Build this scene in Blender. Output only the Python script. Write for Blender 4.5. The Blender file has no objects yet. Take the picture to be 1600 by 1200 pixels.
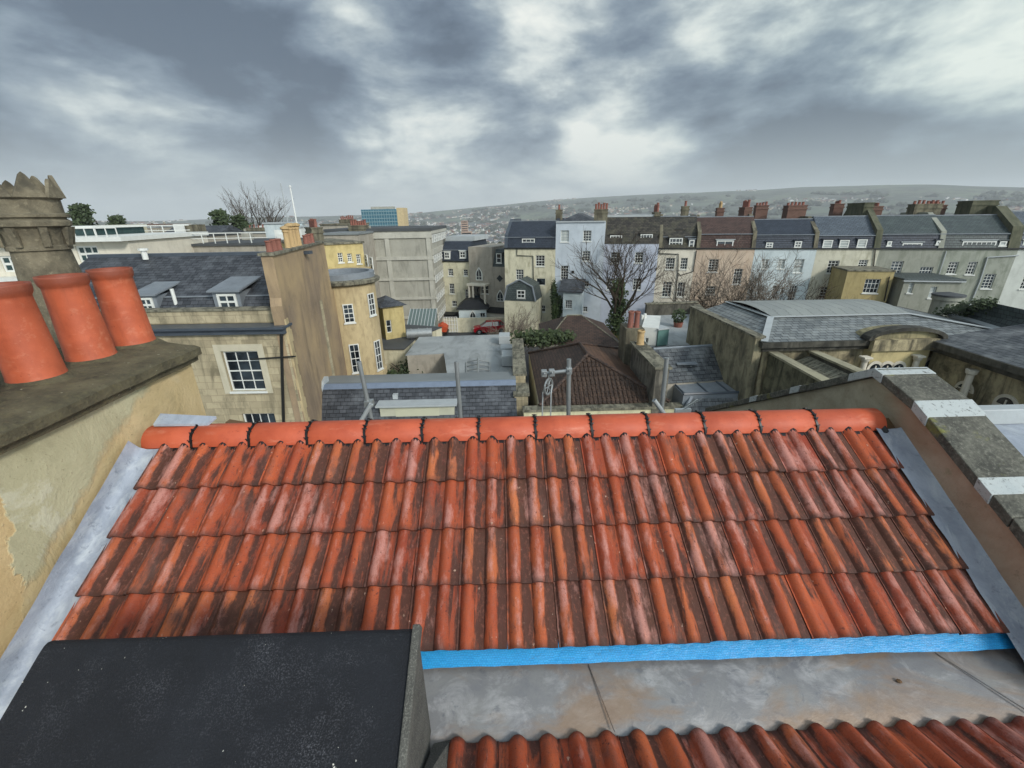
import bpy, math, random
from mathutils import Vector, Matrix, noise
random.seed(7)
R = math.radians
V = Vector
scn = bpy.context.scene
COL = scn.collection
# ------------------------------------------------------------------ camera
FPX = 680.0; PITCH = R(21.2); ROLL = R(0.95)
cam_d = bpy.data.cameras.new('camera'); cam = bpy.data.objects.new('camera', cam_d); COL.objects.link(cam)
cam_d.sensor_width = 36; cam_d.lens = FPX / 1600 * 36; cam_d.clip_start = 0.05; cam_d.clip_end = 30000
_F = V((0, math.cos(PITCH), -math.sin(PITCH)))
_U0 = V((0, math.sin(PITCH), math.cos(PITCH))); _R0 = V((1, 0, 0))
_Rt = _R0 * math.cos(ROLL) - _U0 * math.sin(ROLL)
_Up = _U0 * math.cos(ROLL) + _R0 * math.sin(ROLL)
cam.matrix_world = Matrix((( _Rt.x, _Up.x, -_F.x, 0), (_Rt.y, _Up.y, -_F.y, 0), (_Rt.z, _Up.z, -_F.z, 0), (0, 0, 0, 1)))
scn.camera = cam

def ray(px, py):
    return _F + _Rt * ((px - 800) / FPX) + _Up * ((600 - py) / FPX)
def PY(px, py, y): d = ray(px, py); return d * (y / d.y)
def PZ(px, py, z): d = ray(px, py); return d * (z / d.z)
def PX(px, py, x): d = ray(px, py); return d * (x / d.x)
def HX(c):
    c = c.lstrip('#'); o = []
    for i in (0, 2, 4):
        v = int(c[i:i+2], 16) / 255
        o.append(v / 12.92 if v <= 0.04045 else ((v + 0.055) / 1.055) ** 2.4)
    return (o[0], o[1], o[2], 1)

# ------------------------------------------------------------------ world and sun
SUN_EL = R(30); SUN_AZ = R(140)      # azimuth measured clockwise from +Y (from behind right)
w = bpy.data.worlds.new('World'); scn.world = w; w.use_nodes = True
nt = w.node_tree; nt.nodes.clear()
def wn(t, **k):
    n = nt.nodes.new(t)
    for a, b in k.items(): setattr(n, a, b)
    return n
def wl(a, b): nt.links.new(a, b)
def wm(op, a, b=None, c=None, clamp=False):
    n = wn('ShaderNodeMath', operation=op); n.use_clamp = clamp
    for i, x in enumerate((a, b, c)):
        if x is None: continue
        if hasattr(x, 'links'): wl(x, n.inputs[i])
        else: n.inputs[i].default_value = x
    return n.outputs[0]
tc = wn('ShaderNodeTexCoord'); DIR = tc.outputs['Generated']
sep = wn('ShaderNodeSeparateXYZ'); wl(DIR, sep.inputs[0])
dz = wm('MAXIMUM', sep.outputs[2], 0.0); den = wm('ADD', dz, 0.16)
com = wn('ShaderNodeCombineXYZ'); wl(wm('DIVIDE', sep.outputs[0], den), com.inputs[0]); wl(wm('DIVIDE', sep.outputs[1], den), com.inputs[1])
def wnoise(scale, detail, rough, dist, off=(0, 0, 0), sc=(1, 1, 1)):
    mp = wn('ShaderNodeMapping'); wl(com.outputs[0], mp.inputs[0]); mp.inputs['Location'].default_value = off; mp.inputs['Scale'].default_value = sc
    n = wn('ShaderNodeTexNoise'); wl(mp.outputs[0], n.inputs['Vector'])
    n.inputs['Scale'].default_value = scale; n.inputs['Detail'].default_value = detail; n.inputs['Roughness'].default_value = rough; n.inputs['Distortion'].default_value = dist
    return n.outputs['Fac']
def blob(px, py, spread, amp):
    """a soft region of the sky around one direction"""
    d = ray(px, py).normalized()
    n = wn('ShaderNodeVectorMath', operation='DOT_PRODUCT'); wl(DIR, n.inputs[0]); n.inputs[1].default_value = d
    ca = math.cos(R(spread))
    t = wm('DIVIDE', wm('SUBTRACT', n.outputs['Value'], ca), 1 - ca, clamp=True)
    return wm('MULTIPLY', wm('MULTIPLY', t, t), amp)
def dnoise(sc, detail, rough, dist, off):
    mp = wn('ShaderNodeMapping'); wl(DIR, mp.inputs[0]); mp.inputs['Location'].default_value = off; mp.inputs['Scale'].default_value = sc
    n = wn('ShaderNodeTexNoise'); wl(mp.outputs[0], n.inputs['Vector']); n.inputs['Scale'].default_value = 1
    n.inputs['Detail'].default_value = detail; n.inputs['Roughness'].default_value = rough; n.inputs['Distortion'].default_value = dist
    return n.outputs['Fac']
big = dnoise((3.0, 3.0, 6.6), 12, 0.54, 0.2, (3.1, 1.7, 0))
fin = wm('ADD', wm('MULTIPLY', dnoise((8, 8, 19), 12, 0.58, 0.2, (0.3, 5.2, 2)), 0.7), wm('MULTIPLY', wnoise(1.5, 10, 0.6, 0.2, (1, 4, 0)), 0.3))
val = wm('ADD', wm('MULTIPLY', big, 0.70), wm('MULTIPLY', fin, 0.32))
val = wm('ADD', wm('MULTIPLY', wm('SUBTRACT', val, 0.51), 4.2), 0.46)
for bb in ((120, 150, 30, -0.34), (480, 215, 15, -0.22), (330, 120, 20, -0.12), (560, 40, 10, 0.30), (930, 235, 7, 0.34), (900, 205, 3.5, 0.3), (1130, 60, 10, 0.12), (1570, 60, 12, 0.45), (1250, 140, 17, -0.34), (1120, 90, 7, -0.2), (1280, 15, 14, 0.30), (740, 110, 10, -0.20),
           (1280, 190, 14, -0.12), (200, 265, 9, 0.34), (420, 285, 9, 0.30), (640, 290, 10, 0.30), (1000, 275, 8, 0.22), (20, 20, 12, 0.2), (1450, 215, 12, -0.1), (850, 30, 14, 0.14)):
    val = wm('ADD', val, blob(*bb))
ramp = wn('ShaderNodeValToRGB'); wl(val, ramp.inputs[0])
e = ramp.color_ramp.elements
e[0].position = 0.0; e[0].color = HX('4b5a6c')
e[1].position = 1.0; e[1].color = HX('eef1ea')
for pos, c in ((0.22, '667687'), (0.42, '8493a0'), (0.6, 'a7b3b8'), (0.78, 'd0d8d6')):
    x = e.new(pos); x.color = HX(c)
# clear strip of pale sky low down
hz = wm('SUBTRACT', 1.0, wm('DIVIDE', dz, 0.18), clamp=True); hz = wm('MULTIPLY', wm('MULTIPLY', hz, hz), 0.85)
mixh = wn('ShaderNodeMix', data_type='RGBA'); wl(hz, mixh.inputs[0]); wl(ramp.outputs[0], mixh.inputs[6]); mixh.inputs[7].default_value = HX('cfdbdd')
# cold green-grey cast towards the right
tint = blob(1500, 250, 38, 0.35)
mixt = wn('ShaderNodeMix', data_type='RGBA', blend_type='MULTIPLY'); wl(tint, mixt.inputs[0]); wl(mixh.outputs[2], mixt.inputs[6]); mixt.inputs[7].default_value = (0.84, 1.0, 0.94, 1)
sky = wn('ShaderNodeTexSky', sky_type='NISHITA'); sky.sun_disc = False; sky.sun_elevation = SUN_EL; sky.sun_rotation = SUN_AZ
skm = wn('ShaderNodeVectorMath', operation='SCALE'); wl(sky.outputs[0], skm.inputs[0]); skm.inputs['Scale'].default_value = 0.08
mixs = wn('ShaderNodeMix', data_type='RGBA'); mixs.inputs[0].default_value = 0.93; wl(skm.outputs[0], mixs.inputs[6]); wl(mixt.outputs[2], mixs.inputs[7])
bg = wn('ShaderNodeBackground'); wl(mixs.outputs[2], bg.inputs[0]); # the cloud deck glows round the hidden sun, behind and right of the viewer
sdv = (math.sin(SUN_AZ) * math.cos(SUN_EL), math.cos(SUN_AZ) * math.cos(SUN_EL), math.sin(SUN_EL))
dn_ = wn('ShaderNodeVectorMath', operation='DOT_PRODUCT'); wl(DIR, dn_.inputs[0]); dn_.inputs[1].default_value = sdv
gl0 = wm('DIVIDE', wm('SUBTRACT', dn_.outputs['Value'], 0.05), 0.95, clamp=True); glow = wm('ADD', wm('MULTIPLY', wm('MULTIPLY', gl0, gl0), 3.3), 1.0)
wl(glow, bg.inputs[1])
wo = wn('ShaderNodeOutputWorld'); wl(bg.outputs[0], wo.inputs[0])

sun_d = bpy.data.lights.new('sun', 'SUN'); sun = bpy.data.objects.new('sun', sun_d); COL.objects.link(sun)
sun_d.energy = 2.3; sun_d.angle = R(10); sun_d.color = (1.0, 0.94, 0.85)
sd = V((math.sin(SUN_AZ) * math.cos(SUN_EL), math.cos(SUN_AZ) * math.cos(SUN_EL), math.sin(SUN_EL)))
sun.rotation_euler = sd.to_track_quat('Z', 'Y').to_euler()
vs = scn.view_settings; vs.view_transform = 'Standard'; vs.look = 'None'; vs.exposure = 0.15; vs.gamma = 1
scn.render.engine = 'CYCLES'

# ------------------------------------------------------------------ materials
class NT:
    def __init__(s, name):
        s.m = bpy.data.materials.new(name); s.m.use_nodes = True; s.t = s.m.node_tree; s.t.nodes.clear()
        s.out = s.n('ShaderNodeOutputMaterial'); s.b = s.n('ShaderNodeBsdfPrincipled'); s.l(s.b.outputs[0], s.out.inputs[0])
        s.uv = s.n('ShaderNodeUVMap').outputs[0]
    def n(s, t, **k):
        x = s.t.nodes.new(t)
        for a, b in k.items(): setattr(x, a, b)
        return x
    def l(s, a, b): s.t.links.new(a, b)
    def math(s, op, a, b=None, clamp=False):
        x = s.n('ShaderNodeMath', operation=op); x.use_clamp = clamp
        for i, y in enumerate((a, b)):
            if y is None: continue
            if hasattr(y, 'links'): s.l(y, x.inputs[i])
            else: x.inputs[i].default_value = y
        return x.outputs[0]
    def map(s, src, sc, loc=(0, 0, 0)):
        x = s.n('ShaderNodeMapping'); s.l(src, x.inputs[0]); x.inputs['Scale'].default_value = sc; x.inputs['Location'].default_value = loc; return x.outputs[0]
    def noise(s, sc, detail=5, rough=0.55, src=None, loc=(0, 0, 0), dist=0.0):
        if src is None: src = s.uv
        if not isinstance(sc, tuple): sc = (sc, sc, sc)
        x = s.n('ShaderNodeTexNoise'); s.l(s.map(src, sc, loc), x.inputs['Vector']); x.inputs['Scale'].default_value = 1
        x.inputs['Detail'].default_value = detail; x.inputs['Roughness'].default_value = rough; x.inputs['Distortion'].default_value = dist
        return x.outputs['Fac']
    def rng(s, x, a, b, lo=0.0, hi=1.0):
        r = s.n('ShaderNodeMapRange'); r.clamp = True; s.l(x, r.inputs[0]); r.inputs[1].default_value = a; r.inputs[2].default_value = b
        r.inputs[3].default_value = lo; r.inputs[4].default_value = hi; return r.outputs[0]
    def mix(s, f, a, b, mode='MIX'):
        x = s.n('ShaderNodeMix', data_type='RGBA', blend_type=mode)
        for i, y in ((0, f), (6, a), (7, b)):
            if hasattr(y, 'links'): s.l(y, x.inputs[i])
            elif isinstance(y, str): x.inputs[i].default_value = HX(y)
            else: x.inputs[i].default_value = y
        return x.outputs[2]
    def bump(s, h, dist=0.01, strg=0.6, prev=None):
        x = s.n('ShaderNodeBump'); s.l(h, x.inputs['Height']); x.inputs['Distance'].default_value = dist; x.inputs['Strength'].default_value = strg
        if prev is not None: s.l(prev, x.inputs['Normal'])
        s.l(x.outputs[0], s.b.inputs['Normal']); return x.outputs[0]
    def fin(s, c, rough=0.8, metal=0.0, spec=0.4):
        if hasattr(c, 'links'): s.l(c, s.b.inputs['Base Color'])
        else: s.b.inputs['Base Color'].default_value = HX(c) if isinstance(c, str) else c
        if hasattr(rough, 'links'): s.l(rough, s.b.inputs['Roughness'])
        else: s.b.inputs['Roughness'].default_value = rough
        s.b.inputs['Metallic'].default_value = metal; s.b.inputs['Specular IOR Level'].default_value = spec
        return s.m

def m_plain(name, c, rough=0.6, metal=0.0, var=0.25, sc=3.0, bd=0.0):
    t = NT(name); n = t.noise(sc, 6, 0.6)
    col = t.mix(t.rng(n, 0.3, 0.75), c, tuple(x * (1 - var) for x in HX(c)[:3]) + (1,))
    if bd: t.bump(t.noise(sc * 8, 4, 0.6), bd, 0.5)
    return t.fin(col, rough, metal)

def m_stucco(name, c, dirt='5c5a50', amount=0.5, sc=1.0, blocks=None, second=None, top=None):
    """painted or bare render: soft patches, vertical rain streaks, fine grain; blocks=(w,h) gives ashlar joints"""
    t = NT(name); base = HX(c)
    a = t.noise(0.7 * sc, 6, 0.6); col = t.mix(t.rng(a, 0.38, 0.66), base, second if second else tuple(x * 0.82 for x in base[:3]) + (1,))
    if blocks:
        br = t.n('ShaderNodeTexBrick'); t.l(t.uv, br.inputs['Vector']); br.inputs['Scale'].default_value = 1
        br.inputs['Brick Width'].default_value = blocks[0]; br.inputs['Row Height'].default_value = blocks[1]; br.inputs['Mortar Size'].default_value = 0.012
        br.inputs['Color1'].default_value = (0.62, 0.6, 0.56, 1); br.inputs['Color2'].default_value = (1.12, 1.1, 1.06, 1); br.inputs['Mortar'].default_value = (0.55, 0.52, 0.47, 1)
        col = t.mix(0.75, col, br.outputs[0], 'MULTIPLY')
    st = t.noise((2.0 * sc, 0.5 * sc, 1), 8, 0.66, loc=(3, 1, 0), dist=0.7); col = t.mix(t.rng(st, 0.57 - .15 * amount, 0.74 - .12 * amount, 0, min(1, amount * 1.1)), col, dirt)
    sp = t.noise(1.3 * sc, 8, 0.7, loc=(7, 2, 0)); col = t.mix(t.rng(sp, 0.60 - .14 * amount, 0.76 - .12 * amount, 0, amount * 0.9), col, dirt)
    g = t.noise(38, 3, 0.7); col = t.mix(t.rng(g, 0.3, 0.8, 0, 0.25), col, tuple(x * 0.6 for x in base[:3]) + (1,))
    t.bump(t.math('ADD', t.math('MULTIPLY', sp, 1.0), t.math('MULTIPLY', g, 0.2)), 0.03, 0.6)
    return t.fin(col, 0.88)

def m_slate(name, c, c2, w=0.3, h=0.2, lichen='8a8f88', am=0.35, rough=0.55, mort='14161a'):
    t = NT(name)
    br = t.n('ShaderNodeTexBrick'); t.l(t.uv, br.inputs['Vector']); br.inputs['Scale'].default_value = 1
    br.inputs['Brick Width'].default_value = w; br.inputs['Row Height'].default_value = h; br.inputs['Mortar Size'].default_value = 0.014; br.inputs['Mortar Smooth'].default_value = 0.2
    br.inputs['Color1'].default_value = HX(c); br.inputs['Color2'].default_value = HX(c2); br.inputs['Mortar'].default_value = HX(mort)
    n = t.noise(0.9, 8, 0.65); n2 = t.noise((2.5, 0.5, 1), 6, 0.65, loc=(5, 5, 0))
    col = t.mix(t.rng(n, 0.5, 0.75, 0, am), br.outputs[0], lichen)
    col = t.mix(t.rng(n2, 0.55, 0.8, 0, am * 0.8), col, lichen)
    n3 = t.noise(7, 4, 0.7); col = t.mix(t.rng(n3, 0.62, 0.7, 0, am), col, lichen)
    sepn = t.n('ShaderNodeSeparateXYZ'); t.l(t.uv, sepn.inputs[0])
    fr = t.math('FRACT', t.math('DIVIDE', sepn.outputs[1], h))
    t.bump(t.math('ADD', t.math('MULTIPLY', t.math('SUBTRACT', 1.0, fr), 1.0), t.math('MULTIPLY', br.outputs['Fac'], -0.8)), 0.02, 0.8)
    return t.fin(col, rough)

def m_glass(name='window_glass', c='10161b'):
    t = NT(name); n = t.noise(0.8, 3, 0.5)
    return t.fin(t.mix(t.rng(n, 0.4, 0.62), c, '39434a'), 0.08, 0.0, 0.9)

M = {}
M['white'] = m_plain('white_paint', 'd6d8d2', 0.5, var=0.15)
M['glass'] = m_glass()
M['blind'] = m_plain('blind_cloth', 'a9b0ae', 0.8)
M['slate'] = m_slate('slate_dark', '2e3136', '484b50', 0.32, 0.2, '80858a', 0.4)
M['slate_new'] = m_slate('slate_blue', '282f3a', '333b47', 0.3, 0.2, '59626c', 0.15)
M['slate_old'] = m_slate('slate_old', '2b2a28', '47433c', 0.3, 0.18, '6b6a50', 0.45, 0.8)
M['slate_grey'] = m_slate('slate_grey', '5a5f60', '7b8080', 0.34, 0.24, 'a4a8a2', 0.5, 0.55)
M['slate_mid'] = m_slate('slate_streaked', '3b3e42', '54585a', 0.34, 0.24, 'a0a3a2', 0.5, 0.5)
M['tile_brown'] = m_slate('tile_brown', '372a22', '4c3a30', 0.3, 0.17, '5f4a42', 0.3, 0.7)
M['black_roof'] = m_plain('black_roofing', '15171a', 0.6)
M['lead'] = m_plain('lead_sheet', '7f868c', 0.42, 0.0, 0.35, 2.0, 0.01)
M['lead_dark'] = m_plain('lead_sheet_dark', '4a525b', 0.4, 0.0, 0.4, 1.5, 0.01)
M['lead_pale'] = m_plain('lead_sheet_pale', 'a9afb0', 0.5, 0.0, 0.2, 2.0, 0.01)
M['stone'] = m_stucco('bath_stone', 'b5aa8e', '55503f', 0.6, 1.0, (0.62, 0.3))
M['stone_cop'] = m_stucco('weathered_coping', '8a8674', '33332c', 0.9, 1.6)
M['gold'] = m_stucco('golden_stone', 'bba983', '7a6a4e', 0.5, 1.2)
M['gable'] = m_stucco('gable_render', '8d7b66', '5b5044', 0.45, 0.45, second=HX('b29a74'))
M['yellow'] = m_stucco('yellow_render', 'bfaf7c', '857648', 0.5)
M['concrete'] = m_stucco('concrete_panel', 'a6a498', '6c6b62', 0.5, 0.6)
M['concrete_pale'] = m_stucco('concrete_frame', 'b6b4a8', '6f6e66', 0.35, 0.8)
M['brick'] = m_slate('red_brick', '67483e', '7a584c', 0.22, 0.075, '6a5a4c', 0.4, 0.9, '6b6258')
M['brick_pale'] = m_stucco('chimney_stone', '77725f', '3a362d', 0.8)
M['mossy'] = m_stucco('mossy_chimney', '62624f', '3c4030', 0.8)
M['pot_far'] = m_plain('clay_pot', '87574a', 0.8, var=0.4)
M['pot_buff'] = m_plain('buff_pot', 'b89c70', 0.8, var=0.3)
M['pipe'] = m_plain('cast_iron', '20211f', 0.5)
M['galv'] = m_plain('galvanised_tube', 'a3a8a8', 0.45, 0.5, 0.3, 6)
M['asphalt'] = m_plain('asphalt', '33363a', 0.8, var=0.3, sc=0.6)
M['felt_grey'] = m_plain('grey_roof_felt', '7d8384', 0.55, var=0.35, sc=0.35)
M['felt_dark'] = m_plain('dark_roof_felt', '4b4e50', 0.7, var=0.4, sc=0.5)
M['bark'] = m_plain('bark', '4c4236', 0.95, var=0.4, sc=4)
M['bark_pale'] = m_plain('bark_pale', '82776a', 0.95, var=0.4, sc=4)
M['timber'] = m_plain('timber', '6b5238', 0.8, var=0.4, sc=3)

def m_leaf(name, c, c2):
    t = NT(name); gi = t.n('ShaderNodeNewGeometry'); 
    n = t.noise(1.2, 4, 0.6, src=gi.outputs['Position'])
    c3 = t.mix(t.rng(n, 0.35, 0.65), c, c2)
    x = t.mix(t.rng(gi.outputs['Random Per Island'], 0, 1, 0, 0.6), c3, c2)
    return t.fin(x, 0.7)
M['leaf_dark'] = m_leaf('leaf_dark', '26331f', '3c4a2a')
M['leaf_ivy'] = m_leaf('leaf_ivy', '2a3a22', '46552e')
M['leaf_twig'] = m_leaf('leaf_twig', '6b5a38', '8a7848')
M['leaf_moss'] = m_leaf('leaf_moss', '3f4c2a', '2f3b22')

# ------------------------------------------------------------------ mesh building
ORG = {}
class MB:
    def __init__(s): s.v = []; s.f = []; s.c = []; s.cc = None; s.m = []; s.mi = 0; s.uvax = None
    def face(s, pts, flip=False):
        i = len(s.v); s.v += [V(p) for p in pts]; idx = list(range(i, i + len(pts)))
        s.f.append(idx[::-1] if flip else idx); s.c.append(s.cc); s.m.append(s.mi)
    def box(s, a, b, ex=None, ey=None, ez=None, o=None):
        """box between local corners a and b in frame (o,ex,ey,ez)"""
        o = V(o) if o is not None else V((0, 0, 0)); ex = ex or V((1, 0, 0)); ey = ey or V((0, 1, 0)); ez = ez or V((0, 0, 1))
        x0, x1 = sorted((a[0], b[0])); y0, y1 = sorted((a[1], b[1])); z0, z1 = sorted((a[2], b[2]))
        P = lambda x, y, z: o + ex * x + ey * y + ez * z
        c = [P(x0, y0, z0), P(x1, y0, z0), P(x1, y1, z0), P(x0, y1, z0), P(x0, y0, z1), P(x1, y0, z1), P(x1, y1, z1), P(x0, y1, z1)]
        fl = ex.cross(ey).dot(ez) < 0
        for q in ((0, 3, 2, 1), (4, 5, 6, 7), (0, 1, 5, 4), (1, 2, 6, 5), (2, 3, 7, 6), (3, 0, 4, 7)): s.face([c[k] for k in q], fl)
    def prism(s, prof, vec):
        """closed polygon extruded along vec"""
        prof = [V(p) for p in prof]; vec = V(vec); q = [p + vec for p in prof]; n = len(prof)
        nn = V((0, 0, 0))
        for i in range(n): nn += prof[i].cross(prof[(i + 1) % n])
        fl = nn.dot(vec) > 0
        s.face(prof, fl); s.face(q[::-1], fl)
        for i in range(n): s.face([prof[(i + 1) % n], prof[i], q[i], q[(i + 1) % n]], fl)
    def solid(s, top, th):
        """slab: polygon top face thickened downward by th"""
        s.prism([V(p) for p in top], (0, 0, -th))
    def tube(s, pts, r, n=8, caps=True, r1=None):
        pts = [V(p) for p in pts]; rings = []
        for i, p in enumerate(pts):
            d = (pts[min(i + 1, len(pts) - 1)] - pts[max(i - 1, 0)]).normalized()
            a = d.orthogonal().normalized() if i == 0 else (a - d * a.dot(d)).normalized()
            b = d.cross(a); rr = r if r1 is None else r + (r1 - r) * i / (len(pts) - 1)
            rings.append([p + (a * math.cos(2 * math.pi * k / n) + b * math.sin(2 * math.pi * k / n)) * rr for k in range(n)])
        for i in range(len(rings) - 1):
            for k in range(n): s.face([rings[i][k], rings[i][(k + 1) % n], rings[i + 1][(k + 1) % n], rings[i + 1][k]])
        if caps: s.face(rings[0][::-1]); s.face(rings[-1])
    def lathe(s, prof, c, n=24, ax=V((0, 0, 1)), wob=0.0, a0=0, a1=2 * math.pi):
        c = V(c); a = ax.orthogonal().normalized(); b = ax.cross(a); full = abs(a1 - a0 - 2 * math.pi) < 1e-6
        def P(r, z, k):
            t = a0 + (a1 - a0) * k / n; return c + (a * math.cos(t) + b * math.sin(t)) * r + ax * z
        for i in range(len(prof) - 1):
            for k in range(n):
                s.face([P(*prof[i], k), P(*prof[i], k + 1), P(*prof[i + 1], k + 1), P(*prof[i + 1], k)])
    def build(s, name, mat, parent=None, smooth=False, org=None, merge=True, bevel=0.0):
        o3 = ORG.get(parent.name, V((0, 0, 0))) if parent is not None else (V(org) if org is not None else V((0, 0, 0)))
        me = bpy.data.meshes.new(name)
        me.from_pydata([v - o3 for v in s.v], [], s.f)
        uvl = me.uv_layers.new(name='UVMap')
        zz = V((0, 0, 1)); k = 0; uvs = [0.0] * (2 * len(me.loops))
        for fi, f in enumerate(s.f):
            p = [s.v[i] for i in f]; nrm = V((0, 0, 0))
            for i in range(len(p)): nrm += (p[i] - p[0]).cross(p[(i + 1) % len(p)] - p[0])
            if nrm.length < 1e-12: nrm = V((0, 0, 1))
            nrm.normalize()
            if s.uvax: t, b = s.uvax
            elif abs(nrm.z) > 0.995: t = V((1, 0, 0)); b = V((0, 1, 0))
            else: t = zz.cross(nrm).normalized(); b = nrm.cross(t)
            for q in p:
                uvs[2 * k] = q.dot(t); uvs[2 * k + 1] = q.dot(b); k += 1
        if any(c is not None for c in s.c):
            at = me.color_attributes.new(name='rnd', type='FLOAT_COLOR', domain='CORNER'); k = 0; dat = []
            for fi, f in enumerate(s.f):
                c = s.c[fi] or (0.5, 0.5, 0.5)
                for j, _ in enumerate(f):
                    cc = c[j] if isinstance(c[0], (tuple, list)) else c
                    dat += [cc[0], cc[1], cc[2], cc[3] if len(cc) > 3 else 1.0]
            at.data.foreach_set('color', dat)
        me.uv_layers['UVMap'].data.foreach_set('uv', uvs)
        mats = mat if isinstance(mat, (list, tuple)) else [mat]
        for m in mats: me.materials.append(M[m] if isinstance(m, str) else m)
        me.polygons.foreach_set('material_index', s.m)
        if smooth or merge:
            import bmesh
            bm = bmesh.new(); bm.from_mesh(me); bmesh.ops.remove_doubles(bm, verts=bm.verts, dist=0.0004); bm.to_mesh(me); bm.free()
        if smooth:
            me.polygons.foreach_set('use_smooth', [True] * len(me.polygons))
            if smooth != 'all': me.set_sharp_from_angle(angle=R(38))
        o = bpy.data.objects.new(name, me); COL.objects.link(o)
        if parent is not None: o.parent = parent; ORG[o.name] = o3
        else: o.location = o3; ORG[o.name] = o3
        if bevel:
            bv = o.modifiers.new('bevel', 'BEVEL'); bv.width = bevel; bv.segments = 2; bv.limit_method = 'ANGLE'
        return o
def tag(o, label=None, cat=None, group=None, kind=None):
    if label: o['label'] = label
    if cat: o['category'] = cat
    if group: o['group'] = group
    if kind: o['kind'] = kind
    return o
def thing(name, label, cat, loc, group=None):
    o = bpy.data.objects.new(name, None); COL.objects.link(o); o.location = loc; o.empty_display_size = 0.1
    ORG[o.name] = V(loc); return tag(o, label, cat, group)

# ------------------------------------------------------------------ facades
Z1 = V((0, 0, 1))
class Fac:
    """a vertical plane seen from the camera; s runs left to right along it, z is height"""
    def __init__(s, A, B):
        A = V((A[0], A[1], 0)); B = V((B[0], B[1], 0)); s.o = A; s.e = (B - A).normalized(); s.n = V((s.e.y, -s.e.x, 0)); s.len = (B - A).length
        if s.n.dot(-A) < 0 and False: s.n = -s.n
    def hit(s, px, py):
        d = ray(px, py); t = s.o.dot(s.n) / d.dot(s.n); p = d * t; return (p - s.o).dot(s.e), p.z
    def P(s, a, z, off=0.0): return s.o + s.e * a + s.n * off + V((0, 0, z))
    def rect(s, x0, y0, x1, y1):
        mx, my = (x0 + x1) / 2, (y0 + y1) / 2
        a = sorted((s.hit(x0, my)[0], s.hit(x1, my)[0])); return a[0], s.hit(mx, y1)[1], a[1], s.hit(mx, y0)[1]
    def S(s, px, py): return s.hit(px, py)[0]
    def Zp(s, px, py): return s.hit(px, py)[1]
    def off(s, d): 
        q = s.o + s.n * d; f = Fac(q, q + s.e); return f

def fbox(mb, F, s0, s1, z0, z1, o0, o1): mb.box((s0, o0, z0), (s1, o1, z1), F.e, F.n, Z1, F.o)

def window(F, par, r, cols=3, rows=4, rec=0.12, fm='white', pm='glass', sill=True, bar=0.03, fr=0.055, name='window', open_=False):
    s0, z0, s1, z1 = r; mb = MB(); o = -rec
    fbox(mb, F, s0, s0 + fr, z0, z1, o - .03, o + .03); fbox(mb, F, s1 - fr, s1, z0, z1, o - .03, o + .03)
    fbox(mb, F, s0 + fr, s1 - fr, z1 - fr, z1, o - .03, o + .03); fbox(mb, F, s0 + fr, s1 - fr, z0, z0 + fr, o - .03, o + .03)
    for i in range(1, cols):
        x = s0 + (s1 - s0) * i / cols; fbox(mb, F, x - bar / 2, x + bar / 2, z0 + fr, z1 - fr, o - .015, o + .015)
    for i in range(1, rows):
        y = z0 + (z1 - z0) * i / rows; b = bar if i * 2 != rows else bar * 1.6
        fbox(mb, F, s0 + fr, s1 - fr, y - b / 2, y + b / 2, o - .02, o + .02)
    if sill: fbox(mb, F, s0 - .06, s1 + .06, z0 - .09, z0 - .004, o - .02, 0.07)
    w_ = mb.build(name, fm, par, merge=False)
    g = MB(); g.face([F.P(s0 + .02, z0 + .02, o - .012), F.P(s1 - .02, z0 + .02, o - .012), F.P(s1 - .02, z1 - .02, o - .012), F.P(s0 + .02, z1 - .02, o - .012)])
    g.build('pane', pm, w_); return w_

def wallpanel(mb, F, s0, s1, z0, z1, holes, rec=0.16, off=0.0):
    S = sorted({s0, s1, *[h[0] for h in holes], *[h[2] for h in holes]}); S = [a for a in S if s0 <= a <= s1]
    Zs = sorted({z0, z1, *[h[1] for h in holes], *[h[3] for h in holes]}); Zs = [a for a in Zs if z0 <= a <= z1]
    for i in range(len(S) - 1):
        for j in range(len(Zs) - 1):
            cx, cy = (S[i] + S[i + 1]) / 2, (Zs[j] + Zs[j + 1]) / 2
            if any(h[0] < cx < h[2] and h[1] < cy < h[3] for h in holes): continue
            mb.face([F.P(S[i], Zs[j], off), F.P(S[i + 1], Zs[j], off), F.P(S[i + 1], Zs[j + 1], off), F.P(S[i], Zs[j + 1], off)])
    for a, b, c, d in holes:
        q = [(a, b), (c, b), (c, d), (a, d)]
        for k in range(4):
            p, r = q[k], q[(k + 1) % 4]
            mb.face([F.P(p[0], p[1], off), F.P(p[0], p[1], off - rec), F.P(r[0], r[1], off - rec), F.P(r[0], r[1], off)])
        mb.face([F.P(a, b, off - rec), F.P(c, b, off - rec), F.P(c, d, off - rec), F.P(a, d, off - rec)])

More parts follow.
